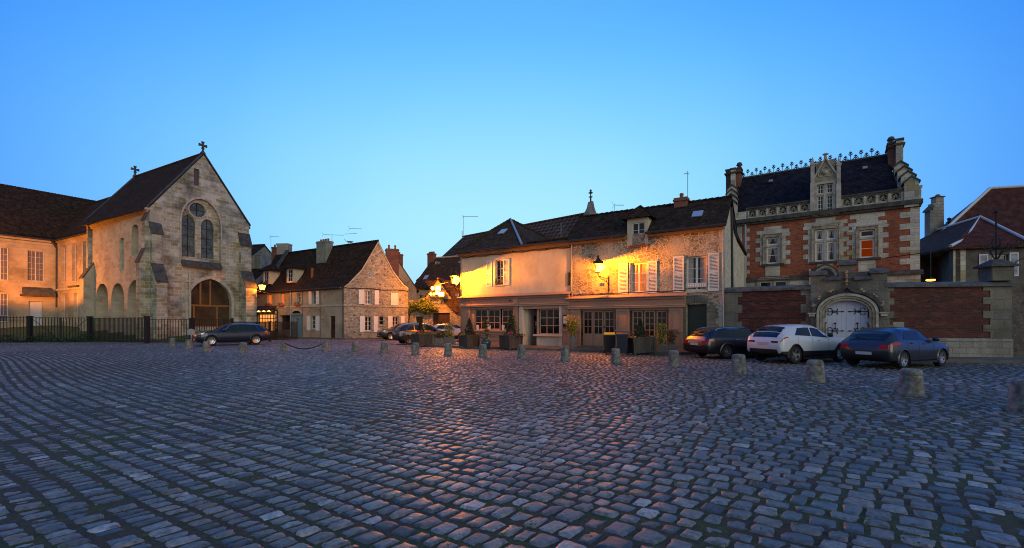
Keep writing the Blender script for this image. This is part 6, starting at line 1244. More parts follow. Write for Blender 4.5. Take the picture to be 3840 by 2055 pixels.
cone_tree('cone_topiary', 'cone shaped yew between red flowers left of the teal pot', p2+Vector((0, 0, .8)), 1.15, .38); flowers_at('red geraniums on the left edge of the planter beside the teal pot', p2+Vector((-.42, -.3, .78)), 'red_petal'); flowers_at('red geraniums on the right edge of the planter beside the teal pot', p2+Vector((.46, -.1, .78)), 'red_petal')
p3 = pat(1916, 1313) + Vector((0, .55, 0)); pl3 = planter('wooden_planter', 'square wooden planter with pink flowers and tall cypress, right of the teal pot', p3, R(38), .96, .88)
cone_tree('cypress_shrub', 'tall loose cypress in the planter right of the teal pot', p3+Vector((0, 0, .8)), 1.3, .36); t = cone_tree('conifer_sprays', 'feathery pale conifer sprays around the cypress', p3+Vector((.05, .2, .8)), 1.45, .52, 'conifer_leaf', 900, .25, 'shrub', .05); flowers_at('pink flowers below the cypress right of the teal pot', p3+Vector((.0, -.45, .8)), 'pink_petal', 9, .22)
t = thing('leafy_plant', 'low green leaves spilling from the cypress planter', 'plant', p3+Vector((.35, -.2, .8))); MB().leaves([Vector((random.gauss(0, .22), random.gauss(0, .2), random.random()*.18)) for _ in range(220)], .06).build('foliage', 'conifer_leaf', t, recalc=False)
p4 = pat(2412, 1330) + Vector((0, .5, 0)); pl4 = planter('wooden_planter', 'weathered leaning wooden planter beside the navy wheelie bin', p4, R(14), 1.05, .9); pl4.rotation_euler = (0, R(-3), R(14)); pl4.scale = (1.15, .9, 1)
cone_tree('cone_topiary', 'cone shaped yew in the leaning planter beside the bins', p4+Vector((.0, 0, .82)), 1.0, .36); flowers_at('red geraniums left in the leaning planter', p4+Vector((-.45, -.2, .8)), 'red_petal'); flowers_at('red geraniums right in the leaning planter', p4+Vector((.45, 0, .8)), 'red_petal')
# teal pot
pp = pat(1822, 1309) + Vector((0, .3, 0)); t = thing('glazed_pot', 'teal glazed round pot standing between two wooden planters', 'pot', pp); MB().lathe([(.16, 0), (.2, .05), (.29, .25), (.31, .4), (.26, .54), (.2, .58), (.23, .62), (.2, .63), (.18, .58)], n=24).build('bowl', 'teal_glaze', t, smooth=True)
t = thing('potted_conifer', 'reddish green spiky conifer growing in the teal pot', 'shrub', pp+Vector((0, 0, .6))); P = []
for k in range(46):
    a = random.random()*6.28; z0 = random.uniform(.05, 1.35); L_ = .55*(1-z0/1.9)*random.uniform(.7, 1.1)
    for j in range(34): q = j/34; P.append(Vector((math.cos(a)*L_*q, math.sin(a)*L_*q, z0+q*L_*.25-.12*q*(z0 < .4)))+Vector(rng.normal(size=3)*.02))
MB().leaves(P, .035).build('foliage', 'conifer_leaf', t, recalc=False); MB().tube([(0, 0, -.05), (0, 0, 1.5)], [.03, .01], 6).build('stem', 'dark_wood', t)
def boxpl(label, u0, u1, v, h, plant=None, rz=0.0, d=.4, plab=None, ph=.5, pm='bush_leaf', z=.0):
    a, b = gnd(u0, v, z), gnd(u1, v, z); w = b.x-a.x; c = (a+b)/2+Vector((0, d/2, 0)); t = thing('low_planter', label, 'planter', c, rz, 'pale grey trough planters'); m = MB(); 
    m.box(-w/2, w/2, -d/2, -d/2+.04, 0, h).box(-w/2, w/2, d/2-.04, d/2, 0, h).box(-w/2, -w/2+.04, -d/2+.04, d/2-.04, 0, h).box(w/2-.04, w/2, -d/2+.04, d/2-.04, 0, h); m.build('trough', 'planter_grey', t); MB().box(-w/2+.04, w/2-.04, -d/2+.04, d/2-.04, .02, h-.06).build('soil', 'soil', t)
    if plab:
        q = thing('trough_plant', plab, 'plant', c+Vector((0, 0, h-.06))); P = []
        for _ in range(int(700*ph+150)): zz = random.random(); r_ = (.28+.1*math.sin(zz*9))*(1 if zz > .3 else .5); P.append(Vector((random.gauss(0, w*.25), random.gauss(0, .14), zz*ph)))
        MB().leaves(P, .05).build('foliage', pm, q, recalc=False); MB().tube([(0, 0, -.02), (0, 0, ph*.8)], .015, 5).tube([(w*.2, 0, -.02), (w*.25, 0, ph*.7)], .012, 5).build('stem', 'dark_wood', q)
boxpl('narrow pale trough planter next to the first wooden planter', 1615, 1628, 1291, .42, z=.12, plab='tiny yellow green plant in the narrow trough', ph=.25)
boxpl('wide pale trough planter in the middle of the trough row', 1631, 1662, 1290, .45, z=.12, plab='wispy dry grasses in the wide trough', ph=.4, pm='brown_leaf')
boxpl('pale trough planter at the right end of the trough row', 1665, 1702, 1288, .45, z=.12, plab='golden leafy bush in the right hand trough', ph=1.15, pm='bamboo_leaf')
boxpl('grey trough planter with golden shrub beside the leaning wooden planter', 2466, 2500, 1327, .52, plab='round golden leaved shrub beside the leaning planter', ph=1.15)
boxpl('grey trough planter with dry grass in front of the brown pilaster', 2503, 2538, 1324, .52, plab='reddish dry twiggy shrub in the rear trough', ph=.8, pm='brown_leaf')
def bamboo(label, p, h=1.35, pot=True, plab=''):
    if pot: t = thing('tall_pot', label, 'pot', p); MB().lathe([(.15, 0), (.2, .62), (.235, .62), (.235, .7), (.2, .7), (.19, .62)], n=16).build('body', 'planter_grey', t)
    q = thing('potted_bamboo', plab, 'bamboo', p+Vector((0, 0, .62))); m = MB(); P = []
    for k in range(20):
        a = random.random()*6.28; r_ = random.uniform(.05, .5); hh = h*random.uniform(.6, 1.05); tip = Vector((math.cos(a)*r_, math.sin(a)*r_, hh)); m.tube([(math.cos(a)*.06, math.sin(a)*.06, 0), tip*.6, tip], [.01, .008, .004], 4)
        for _ in range(95): s = random.uniform(.2, 1); P.append(tip*s+Vector(rng.normal(size=3)*.085))
    m.build('canes', 'bamboo_leaf', q); MB().leaves(P, .055).build('foliage', 'bamboo_leaf', q, recalc=False)
bamboo('tall grey tapered pot beside the left door post', gnd(2146, 1303, .12), plab='golden bamboo in the tall pot beside the menu case'); bamboo('tall grey tapered pot hidden behind the yellow lidded bin', gnd(2316, 1300, .12)+Vector((-.1, .4, 0)), 1.5, plab='golden bamboo rising behind the yellow lidded bin')
# ---------------------------------------------------------------- wheelie bins
def bin_(label, p, rz, body, lid):
    t = thing('wheelie_bin', label, 'wheelie bin', p, rz, 'wheelie bins beside the leaning planter'); m = MB(); m.add([(-.25, -.27, .06), (.25, -.27, .06), (.25, .25, .1), (-.25, .25, .1), (-.29, -.36, 1.0), (.29, -.36, 1.0), (.29, .33, 1.0), (-.29, .33, 1.0)], [(0, 3, 2, 1), (0, 1, 5, 4), (1, 2, 6, 5), (2, 3, 7, 6), (3, 0, 4, 7)]); m.box(-.31, .31, -.385, .36, .94, 1.0).build('body', body, t)
    m = MB().add([(-.32, -.41, 1.003), (.32, -.41, 1.003), (.32, .38, 1.003), (-.32, .38, 1.003), (-.29, -.36, 1.06), (.29, -.36, 1.06), (.27, .33, 1.12), (-.27, .33, 1.12)], [(0, 3, 2, 1), (0, 1, 5, 4), (1, 2, 6, 5), (2, 3, 7, 6), (3, 0, 4, 7), (4, 5, 6, 7)]); m.build('lid', lid, t)
    for s in (-1, 1): w = MB().lathe([(.02, -.025), (.1, -.025), (.1, .025), (.02, .025)], n=16).build('wheel', 'tyre', t); w.location = (s*.27, .27, .1); w.rotation_euler = (0, R(90), 0)
    MB().tube([(-.24, .40, 1.02), (.24, .40, 1.02)], .018, 6).build('handle', body, t)
b1 = gnd(2291, 1327); b2 = gnd(2338, 1331); bin_('black wheelie bin with a bright yellow lid', b1+Vector((0, .35, 0)), R(-12), 'bin_black', 'bin_yellow'); bin_('navy wheelie bin with a dark lid beside the yellow lidded one', b2+Vector((.02, .35, 0)), R(-14), 'bin_navy', 'bin_navy')

# ================================================================ street lanterns
LAMPC = (1.0, .25, .0)
def lantern(label, pos, wall_pt, power, box=True, s=1.0, gl='lamp_glass'):
    t = thing('wall_lantern', label, 'street lamp', pos, group='lit wall lanterns'); w1, w0, h = .25*s, .15*s, .5*s
    g = MB().add([(-w0, -w0, 0), (w0, -w0, 0), (w0, w0, 0), (-w0, w0, 0), (-w1, -w1, h), (w1, -w1, h), (w1, w1, h), (-w1, w1, h)], [(0, 1, 5, 4), (1, 2, 6, 5), (2, 3, 7, 6), (3, 0, 4, 7)]); g.build('lamp_glass', gl, t)
    f = MB()
    for sx, sy in ((1, 1), (1, -1), (-1, 1), (-1, -1)): f.tube([(sx*w0, sy*w0, 0), (sx*w1, sy*w1, h)], .012*s, 5)
    f.box(-w0-.02, w0+.02, -w0-.02, w0+.02, -.04*s, -.002); f.build('frame', 'iron', t)
    MB().lathe([(w1*1.28, h+.0), (w1*1.26, h+.05*s), (w1*1.1, h+.16*s), (w1*.55, h+.24*s), (w1*.45, h+.3*s), (.05*s, h+.36*s), (.05*s, h+.42*s), (.09*s, h+.45*s), (.02, h+.52*s)], (0, 0, 0), 12).build('lamp_cap', 'iron', t)
    if wall_pt is not None:
        d = Vector(wall_pt)-Vector(pos); a = MB(); a.tube([(0, 0, -.04), (0, 0, -.22*s), (d.x*.5, d.y*.5, -.28*s), (d.x, d.y, -.3*s)], .025, 6); a.tube([(0, 0, -.2*s), (d.x*.35, d.y*.35, -.42*s), (d.x*.75, d.y*.75, -.4*s), (d.x, d.y, -.75*s)], .022, 6); a.tube([(d.x*.5, d.y*.5, -.28*s), (d.x*.6, d.y*.6, -.5*s), (d.x*.8, d.y*.8, -.5*s)], .018, 6); a.tube([(d.x, d.y, -.15*s), (d.x, d.y, -1.05*s)], .045, 6); a.build('bracket', 'iron', t)
        if box: MB().box(-.13, .13, -.1, .1, -.09, .09).build('ballast_box', 'shop_paint_light', t).location = (d.x*.35, d.y*.35-.05, -.72*s); t.children[-1].rotation_euler = (0, R(25), 0)
    ld = bpy.data.lights.new('lamp_bulb', 'POINT'); ld.energy = power; ld.color = LAMPC; ld.shadow_soft_size = .05; l = bpy.data.objects.new('lamp_bulb', ld); COL.objects.link(l); l.parent = t; l.location = (0, 0, h*.80); return t
# lantern on the stone restaurant
s_ = WB.s(2243, 1.15); z_ = WB.z(2243, 1021, 1.15); q = WB.w(s_, -1.15, z_); lantern('glowing lantern on a bracket on the stone restaurant wall', q, WB.w(s_+.22, 0, z_), 3300)
s_ = WA.s(1704, 1.3); z_ = WA.z(1704, 1065, 1.3); q = WA.w(s_, -1.3, z_); lantern('glowing lantern at the left corner of the cream restaurant', q, WA.w(.04, -.02, z_), 5600, s=1.1)
q = Wf.w(Wf.s(984, .2), -.2, 0); Yq = 49.0; q = ap(983, 1087, Yq); lantern('glowing lantern on the hall buttress by the cafe', q, Vector((q.x-.95, q.y+.2, 0)), 1400, box=False)
# flood lights beyond the lane
fl_ = thing('floodlight_cluster', 'dazzling cluster of orange floodlights fixed to the annexe gable', 'floodlight', Wg.w(Wg.s(1640), -.3, 0)); lw0 = fl_.location.copy()
for u0, u1, v0, v1, rd in ((1634, 1652, 1073, 1089, 0), (1646, 1664, 1096, 1110, 0), (1634, 1646, 1093, 1104, 0), (1616, 1629, 1074, 1087, 1), (1611, 1620, 1098, 1107, 1), (1623, 1631, 1098, 1107, 1)):
    a, b, c, d = Wg.R(u0, v0, u1, v1, .5); m = MB()
    if rd:
        xm, zm, r_ = (a+b)/2, (c+d)/2, (b-a)/2; m.lathe([(.02, -r_), (r_*.7, -r_*.7), (r_, 0), (r_*.7, r_*.7), (.02, r_)], (xm, -.5, zm), 12)
    else: m.box(a, b, -.6, -.45, c, d)
    MB().box(a-.04, b+.04, -.38, -.3, c-.04, d+.04).build('housing', 'iron', fl_, Wg); m.build('lamp', 'lamp_glass_strong', fl_, Wg)
a, b, c, d = Wg.R(1608, 1070, 1666, 1112, .4); MB().box(a, b, -.42, -.38, c-.1, c-.02).box(a, b, -.42, -.38, (c+d)/2-.04, (c+d)/2+.04).box((a+b)/2+.1, (a+b)/2+.2, -.42, .5, c-.1, d).build('bracket', 'iron', fl_, Wg)
for sx, pw in ((.3, 950), (.75, 950)):
    ld = bpy.data.lights.new('lamp_bulb', 'POINT'); ld.energy = pw; ld.color = LAMPC; ld.shadow_soft_size = .15; l = bpy.data.objects.new('lamp_bulb', ld); COL.objects.link(l); l.parent = fl_; l.location = Wg.w(a+(b-a)*sx, -2.6, (c+d)/2+1.0)-lw0
# lamp glowing over the garden wall
q = ap(3490, 1050, 24.5); t = thing('yard_lamp', 'flat orange lamp glowing just above the brick garden wall', 'lamp', q); MB().lathe([(.03, -.06), (.17, -.045), (.21, 0), (.17, .03), (.03, .05)], n=16).build('lamp_glass', 'lamp_cover', t); MB().lathe([(.22, .03), (.17, .09), (.06, .12), (.02, .2)], n=16).build('lamp_cap', 'iron', t); MB().tube([(0, 0, .25), (0, 0, 1.5), (0, 3, 1.6)], .025, 6).build('bracket', 'iron', t)
ld = bpy.data.lights.new('lamp_bulb', 'POINT'); ld.energy = 60; ld.color = LAMPC; ld.shadow_soft_size = .1; l = bpy.data.objects.new('lamp_bulb', ld); COL.objects.link(l); l.parent = t; l.location = (0, 0, -.2)
# light of the hall floodlight hidden in the yard: the west faces of the hall and wings glow orange
t = thing('yard_floodlight', 'shaded floodlight on a slim post at the edge of the hall courtyard', 'floodlight', (-52.6, 46.3, 0)); MB().tube([(0, 0, 0), (0, 0, 4.8)], .06, 8).build('post', 'iron', t); MB().lathe([(.1, 4.78), (.9, 4.86), (.9, 4.89), (.1, 4.88)], n=20).build('shade', 'iron', t); MB().box(-.9, .9, -.5, -.46, 4.7, 5.5).build('shield', 'iron', t)
ld = bpy.data.lights.new('lamp_bulb', 'POINT'); ld.energy = 5600; ld.color = (1, .25, .01); ld.shadow_soft_size = .08; l = bpy.data.objects.new('lamp_bulb', ld); COL.objects.link(l); l.parent = t; l.location = (0, 0, 5.02)
# cable between hall lantern and corner house
a = ap(965, 1090, 49); b = Wc1.w(Wc1.s(1092), -.1, Wc1.z(1092, 1097)); m = MB(); m.tube([a.lerp(b, k/10)-Vector((0, 0, .25*4*k/10*(1-k/10))) for k in range(11)], .03, 5); tag(m.build('overhead_cable', 'dark_pipe'), 'thin overhead cable from hall lantern to the corner house', 'cable')
a = Wg.w(Wg.s(1640), .3, Wg.z(1640, 1066)); b = WA.w(.05, -.1, WA.z(1731, 1049)); m = MB(); m.tube([a, b], .02, 5); tag(m.build('overhead_cable', 'zinc'), 'pale overhead cable from lane annexe to cream restaurant', 'cable')

# ================================================================ cars: one lofted shell per car, glass and lamps laid onto it
def car(name, label, cat, pos, heading, spec):
    L, W, H = spec['dim']; hw = W/2; wb = spec['wb']; ro = spec['ro']; wr = spec['wr']; body = spec['body']; clad = spec.get('clad', 'plastic_black')
    root = thing(name, label, cat, pos, heading, 'cars parked round the square')
    # stations: x from rear bumper, z bottom, belt z, top z, half width factor, roof half width factor
    st = np.array(spec['st'], float); xs = np.unique(np.concatenate([np.linspace(0, 1, 75), st[:, 0], [.004, .012, .988, .996]])); 
    def ip(c):
        x, y = st[:, 0], st[:, c]; out = np.interp(xs, x, y); k = 3; pad = np.pad(out, k, mode='edge'); ker = np.array([1, 2, 3, 4, 3, 2, 1.]); ker /= ker.sum(); sm = np.convolve(pad, ker, 'valid'); return np.where((xs > .03) & (xs < .97), sm, out)
    zb, zs, zt, fw, fr = [ip(c) for c in range(1, 6)]; zm = np.full_like(xs, spec.get('zm', .62))
    ring = []
    for i, x in enumerate(xs):
        w = hw*fw[i]; s = zs[i]*H; t = zt[i]*H; b = zb[i]*H; m_ = min(zm[i], s-.12); r = hw*(fr[i]+.055*min(1, max(0, (zt[i]-zs[i])/.2))); r = min(r, w-.02); top = max(t, s+.012); g = top-s
        bul = .5+.5*min(1, g/.25)
        cz = max(b+.09, min(spec.get('cladz', .30), m_-.05)); ring.append([(0, b), (w*.84, b), (w*.965, b+.05), (w*.99, cz), (w, m_), (w*.985, (m_+s)/2+.02), (w*.955, s-.02), (w*.93-.0, s+.012), (r+ (w*.93-r)*.12*(1), max(s+.02*bul, top-.10*min(1, g/.4)-.01)), (r*.80, top-.02*min(1, g/.3)), (0, top)])
    ring = np.array(ring); X = (xs-0)*L - ro; K = ring.shape[1]; nS = len(xs)
    vs = []; 
    for i in range(nS):
        for k in range(K): vs.append((X[i], -ring[i, k, 0], ring[i, k, 1]))
        for k in range(K-2, 0, -1): vs.append((X[i], ring[i, k, 0], ring[i, k, 1]))
    R2 = 2*K-2; fs = []; mi = []
    for i in range(nS-1):
        for k in range(R2):
            fs.append((i*R2+k, i*R2+(k+1) % R2, (i+1)*R2+(k+1) % R2, (i+1)*R2+k)); kk = k if k < K-1 else R2-1-k; zq_ = (ring[i][kk][1]+ring[i][kk+1][1])/2 if kk < K-1 else 9; mi.append(1 if kk < 1 or (kk < 4 and zq_ < spec.get('cladz', .30)) else 0)
    fs += [tuple(range(R2)), tuple(reversed(range((nS-1)*R2, nS*R2)))]; mi += [0, 0]
    me = bpy.data.meshes.new('body'); me.from_pydata(vs, [], fs); me.materials.append(M(body)); me.materials.append(M(clad)); me.polygons.foreach_set('material_index', mi)
    bm = bmesh.new(); bm.from_mesh(me); bmesh.ops.recalc_face_normals(bm, faces=bm.faces); bm.to_mesh(me); bm.free()
    bo = bpy.data.objects.new('body', me); COL.objects.link(bo); bo.parent = root
    cut = MB()
    for wx in (0, wb):
        for s in (-1, 1): cut.v += [(wx+(wr+.05)*math.cos(2*math.pi*k/28), y, wr+(wr+.05)*math.sin(2*math.pi*k/28)) for y in (s*(hw-.28), s*(hw+.2)) for k in range(28)]; b_ = len(cut.v)-56; cut.f += [(b_+k, b_+(k+1) % 28, b_+28+(k+1) % 28, b_+28+k) for k in range(28)]+[tuple(b_+k for k in range(28)), tuple(b_+28+k for k in range(28))]; cut.m += [1]*30
    co = cut.build('cutter', [body, 'plastic_black']); co.parent = root; md = bo.modifiers.new('b', 'BOOLEAN'); md.operation = 'DIFFERENCE'; md.object = co; md.solver = 'EXACT'
    bpy.context.view_layer.update(); dg = bpy.context.evaluated_depsgraph_get(); new = bpy.data.meshes.new_from_object(bo.evaluated_get(dg)); bo.modifiers.clear(); bo.data = new; bpy.data.objects.remove(co); new.polygons.foreach_set('use_smooth', [True]*len(new.polygons)); new.set_sharp_from_angle(angle=R(38))
    for pl in new.polygons:
        c_ = pl.center
        for wx in (0, wb):
            if math.hypot(c_.x-wx, c_.z-wr) < wr+.052 and (abs(pl.normal.y) < .3 and all(abs(math.hypot(new.vertices[v].co.x-wx, new.vertices[v].co.z-wr)-(wr+.05)) < .012 for v in pl.vertices) or abs(abs(c_.y)-(hw-.28)) < .01): pl.material_index = 1
    def S(xf, q, side, off=.007):       # point on the shell at length fraction xf and ring parameter q
        def raw(xf, q):
            xf = min(max(xf, 0), 1); i = min(int(np.searchsorted(xs, xf, 'right'))-1, nS-2); t = (xf-xs[i])/(xs[i+1]-xs[i]); k = min(int(q), K-2); u = q-k
            a = ring[i, k]*(1-u)+ring[i, k+1]*u; b = ring[i+1, k]*(1-u)+ring[i+1, k+1]*u; p = a*(1-t)+b*t; return Vector((xf*L-ro, -p[0]*1.0, p[1]))
        p = raw(xf, q); dx = raw(min(xf+.004, 1), q)-raw(max(xf-.004, 0), q); dq = raw(xf, min(q+.05, K-1.001))-raw(xf, max(q-.05, 0)); n = dx.cross(dq); n = n.normalized() if n.length > 1e-9 else Vector((0, -1, 0))
        if n.y > 0 and q < 8: n = -n
        if q >= 8 and n.z < 0: n = -n
        p = p+n*off
        if side > 0: p.y = -p.y
        return p
    def patch(name, mat, quad, sides=(-1, 1), nx=14, nq=4, off=.007):     # quad = (x00,q0),(x10,q0)...: corners rear-low, front-low, front-high, rear-high
        for s in sides:
            m = MB()
            P = [[None]*(nq+1) for _ in range(nx+1)]
            for i in range(nx+1):
                for j in range(nq+1):
                    u, v = i/nx, j/nq; a, b, c, d = quad; x = (a[0]*(1-u)+b[0]*u)*(1-v)+(d[0]*(1-u)+c[0]*u)*v; q = (a[1]*(1-u)+b[1]*u)*(1-v)+(d[1]*(1-u)+c[1]*u)*v; P[i][j] = S(x, q, s, off)
            m.add([P[i][j] for i in range(nx+1) for j in range(nq+1)], [(i*(nq+1)+j, (i+1)*(nq+1)+j, (i+1)*(nq+1)+j+1, i*(nq+1)+j+1) for i in range(nx) for j in range(nq)])
            m.build(name, mat, root, recalc=False, smooth=True)
    def screen(name, x0, x1, q0=8.10, nx=10, off=.008):      # glass across the car between two stations
        m = MB(); ny = 14; rows = []
        for i in range(nx+1):
            xf = x0+(x1-x0)*i/nx; row = []
            for j in range(ny+1):
                t = j/ny*2-1; q = (K-1)-(K-1-q0)*abs(t)**1.0; row.append(S(xf, min(q, K-1.0001), 1 if t > 0 else -1, off))
            rows.append(row)
        m.add([p for r in rows for p in r], [(i*(ny+1)+j, (i+1)*(ny+1)+j, (i+1)*(ny+1)+j+1, i*(ny+1)+j+1) for i in range(nx) for j in range(ny)]); return m.build(name, 'car_glass', root, recalc=False, smooth=True)
    for (a, b, c, d) in spec['side_glass']: patch('side_window', 'car_glass', [(a, 7.12), (b, 7.12), (c, 7.93), (d, 7.93)])
    if spec.get('trim'):
        a = spec['side_glass'][-1][0]; b = spec['side_glass'][0][1]; c = spec['side_glass'][0][2]; d = spec['side_glass'][-1][3]; m = MB()
        for s in (-1, 1):
            pts = [S(a, 7.05, s, .012)] + [S(a+(b-a)*k/12, 7.05, s, .012) for k in range(13)] + [S(b+(c-b)*k/8, 7.05+.95*k/8, s, .012) for k in range(1, 9)] + [S(c+(d-c)*k/12, 8.0, s, .012) for k in range(13)] + [S(d+(a-d)*k/5, 8.0-.95*k/5, s, .012) for k in range(1, 6)]
            m.tube(pts if spec['trim'] == 'full' else pts[14:], .012, 5)
        m.build('window_trim', 'chrome', root)
    screen('windshield', *spec['ws']); screen('rear_window', *spec['rw'])
    if spec.get('spoiler'): sp_ = screen('rear_spoiler', spec['rw'][1]-.004, spec['rw'][1]+.045, 8.4, off=.02); sp_.data.materials.clear(); sp_.data.materials.append(M('plastic_black'))
    for (nm, mt, quad) in spec.get('patches', []): patch(nm, mt, quad)
    # wheels
    m = MB(); m.lathe([(wr*.62, -.1), (wr*.93, -.105), (wr, -.07), (wr, .07), (wr*.93, .105), (wr*.62, .1)], n=32, cap=False)
    rim_ = MB(); rim_.lathe([(.03, .06), (.05, .085), (.052, .06), (wr*.2, .045), (wr*.22, .01)], n=20); rim_.lathe([(wr*.57, .02), (wr*.59, .1), (wr*.65, .104), (wr*.66, .09), (wr*.66, -.09)], n=32, cap=False)
    ns = spec.get('spokes', 10)
    for k in range(ns):
        a = 2*math.pi*k/ns; c, s = math.cos(a), math.sin(a); w0, w1 = .035*10/ns, .022*10/ns; e = Vector((c, s, 0)); f = Vector((-s, c, 0)); r0, r1 = .05, wr*.63
        rim_.slab([e*r0-f*w0+Vector((0, 0, .06)), e*r0+f*w0+Vector((0, 0, .06)), e*r1+f*w1+Vector((0, 0, .085)), e*r1-f*w1+Vector((0, 0, .085))], (0, 0, -.03))
    disc = MB().lathe([(.02, -.03), (wr*.64, -.03), (wr*.64, .0), (.02, .0)], n=24)
    for wx in (0, wb):
        for s in (-1, 1):
            o = m.build('wheel', 'tyre', root, smooth=True, sharp=40) if (wx, s) == (0, -1) else None
            if o is None: o = w0_.copy(); COL.objects.link(o)
            else:
                w0_ = o; r_ = rim_.build('rim', spec.get('rim', 'alloy'), o); d_ = disc.build('brake_disc', 'plastic_black', o)
            o.parent = root; o.location = (wx, s*(hw-.125), wr); o.rotation_euler = (R(90) if s < 0 else R(-90), 0, 0)
            if o is not w0_:
                for g in (r_, d_): c = g.copy(); COL.objects.link(c); c.parent = o
    r0, r1 = wr+.035, wr+(.10 if spec.get('arch') != 'body' else .075)
    for wx in (0, wb):
        for s in (-1, 1):
            am = MB()
            for k in range(16):
                t0, t1 = R(-14+208*k/16), R(-14+208*(k+1)/16); P_ = [(wx+r*math.cos(t), s*(hw+dy), wr+r*math.sin(t)) for r, t, dy in ((r0, t0, .006), (r0, t1, .006), (r1, t1, -.012), (r1, t0, -.012))]; am.slab(P_, (0, -s*.08, 0))
            am.build('wheel_arch', body if spec.get('arch') == 'body' else 'plastic_black', root)
    [MB().box(wr+.06, wb-wr-.06, *sorted((s*(hw-.10), s*(hw-.004))), .17, .25).build('side_sill', 'plastic_black', root) for s in (-1, 1)]
    xw = spec['rw'][0]; a_ = S(xw+.006, 9.99, 1, .02); b_ = S(xw+(spec['rw'][1]-xw)*.3, 9.2, 1, .025); MB().tube([a_, b_], .012, 5).build('rear_wiper', 'plastic_black', root)
    # mirrors, handles, plates, rails
    mx = spec['mirror']
    for s in (-1, 1):
        p = S(mx, 7.25, s, .02); m = MB().lathe([(.02, -.11), (.075, -.09), (.09, 0), (.075, .09), (.02, .11)], (0, 0, 0), 10); o = m.build('wing_mirror', spec.get('mirmat', body), root, smooth=True); o.location = (p.x, p.y+s*.12, p.z+.06); o.rotation_euler = (R(90), 0, 0); o.scale = (.7, 1, 1)
    for xf in spec.get('handles', (.36, .56)):
        for s in (-1, 1): a = S(xf-.018, 5.6, s, .02); b = S(xf+.018, 5.6, s, .02); MB().tube([a, b], .014, 6).build('door_handle', spec.get('hmat', body), root)
    if spec.get('rails'):
        for s in (-1, 1): m = MB(); m.tube([S(spec['rails'][0]+(spec['rails'][1]-spec['rails'][0])*k/10, 8.35, s, .0 if k in (0, 10) else .05) for k in range(11)], .018, 6); m.build('roof_rail', spec.get('railmat', 'chrome'), root)
    m = MB()
    for xf in spec.get('seams', (.31, .47, .65)):
        for s in (-1, 1): m.tube([S(xf, 3.0+k*.5, s, .0015) for k in range(9)], .004, 4)
    m.build('door_seam', 'plastic_black', root)
    z = spec['plate'][0]*H; MB().box(-ro-.02, -ro-.004, -.26, .26, z-.055, z+.055).build('number_plate', 'plate_white', root); z = spec['plate'][1]*H; MB().box(L-ro+.004, L-ro+.02, -.26, .26, z-.055, z+.055).build('number_plate', 'plate_white', root)
    for (x, y0, y1, z0, z1, mt, nm) in spec.get('boxes', []):
        a, b = (-ro-.012, -ro+.05) if x == 0 else (L-ro-.05, L-ro+.012); MB().box(a, b, y0, y1, z0, z1).build(nm, mt, root)
    if spec.get('aerial'): p = S(spec['aerial'], 9.99, 1, 0); MB().tube([p, p+Vector((-.12, 0, .22))], .006, 5).build('aerial', 'plastic_black', root)
    return root
@defmat
def car_glass():
    n = N('car_glass'); return n.set((.010, .012, .015), .03, IOR=1.5)
# stations: x, bottom, belt, top, width, roof width
SUV = dict(arch='body', dim=(4.73, 1.94, 1.65), wb=2.87, ro=1.0, wr=.37, zm=.66, st=[(0, .40, .52, .535, .80, .60), (.012, .24, .55, .575, .88, .62), (.03, .20, .60, .66, .93, .63), (.07, .17, .645, .78, .96, .64), (.13, .15, .645, .905, .985, .66), (.22, .14, .635, .965, 1, .68), (.38, .14, .62, 1.0, 1, .70), (.52, .14, .605, .985, 1, .69), (.60, .14, .60, .925, 1, .66), (.73, .14, .61, .69, 1, .66), (.76, .14, .61, .665, 1, .72), (.88, .14, .60, .635, .985, .76), (.95, .15, .575, .60, .95, .76), (.985, .18, .53, .55, .88, .70), (1, .24, .47, .49, .78, .62)],
    side_glass=[(.47, .665, .575, .47), (.30, .455, .455, .30), (.165, .285, .285, .215)], ws=(.60, .725), rw=(.045, .125), mirror=.655, trim='top', rim='alloy', spokes=15, cladk=1, plate=(.50, .27), rails=(.2, .52), handles=(.34, .50), seams=(.275, .46, .645),
    patches=[('tail_light', 'red_lens', [(.016, 5.30), (.10, 5.50), (.085, 5.85), (.016, 5.90)]), ('headlight', 'clear_lens', [(.93, 5.00), (.99, 5.30), (.985, 5.90), (.90, 5.90)])], boxes=[(1, -.5, .5, .42, .66, 'plastic_black', 'grille'), (1, -.8, .8, .25, .36, 'plastic_black', 'lower_grille')])
f = Vector((-.72, -.69)).normalized(); fwx = gnd(792, 1297); rp = fwx.xy - f*2.87; lat = Vector((-f.y, f.x))
def place_car(name, label, cat, wheel, side, heading, spec, at_front=False):   # the seen wheel's ground contact fixes the car
    h = Vector((math.cos(heading), math.sin(heading))); left = Vector((-h.y, h.x)); hw = spec['dim'][1]/2-.1; c = Vector(wheel[:2]) - left*side*hw
    if at_front: c = c - h*spec['wb']
    return car(name, label, cat, (c.x, c.y, .0), heading, spec)
place_car('parked_car', 'black sports utility car with chrome window line parked by the railings', 'car', gnd(792, 1297), 1, math.atan2(-.69, -.72), dict(SUV, body='paint_navy'), at_front=True)
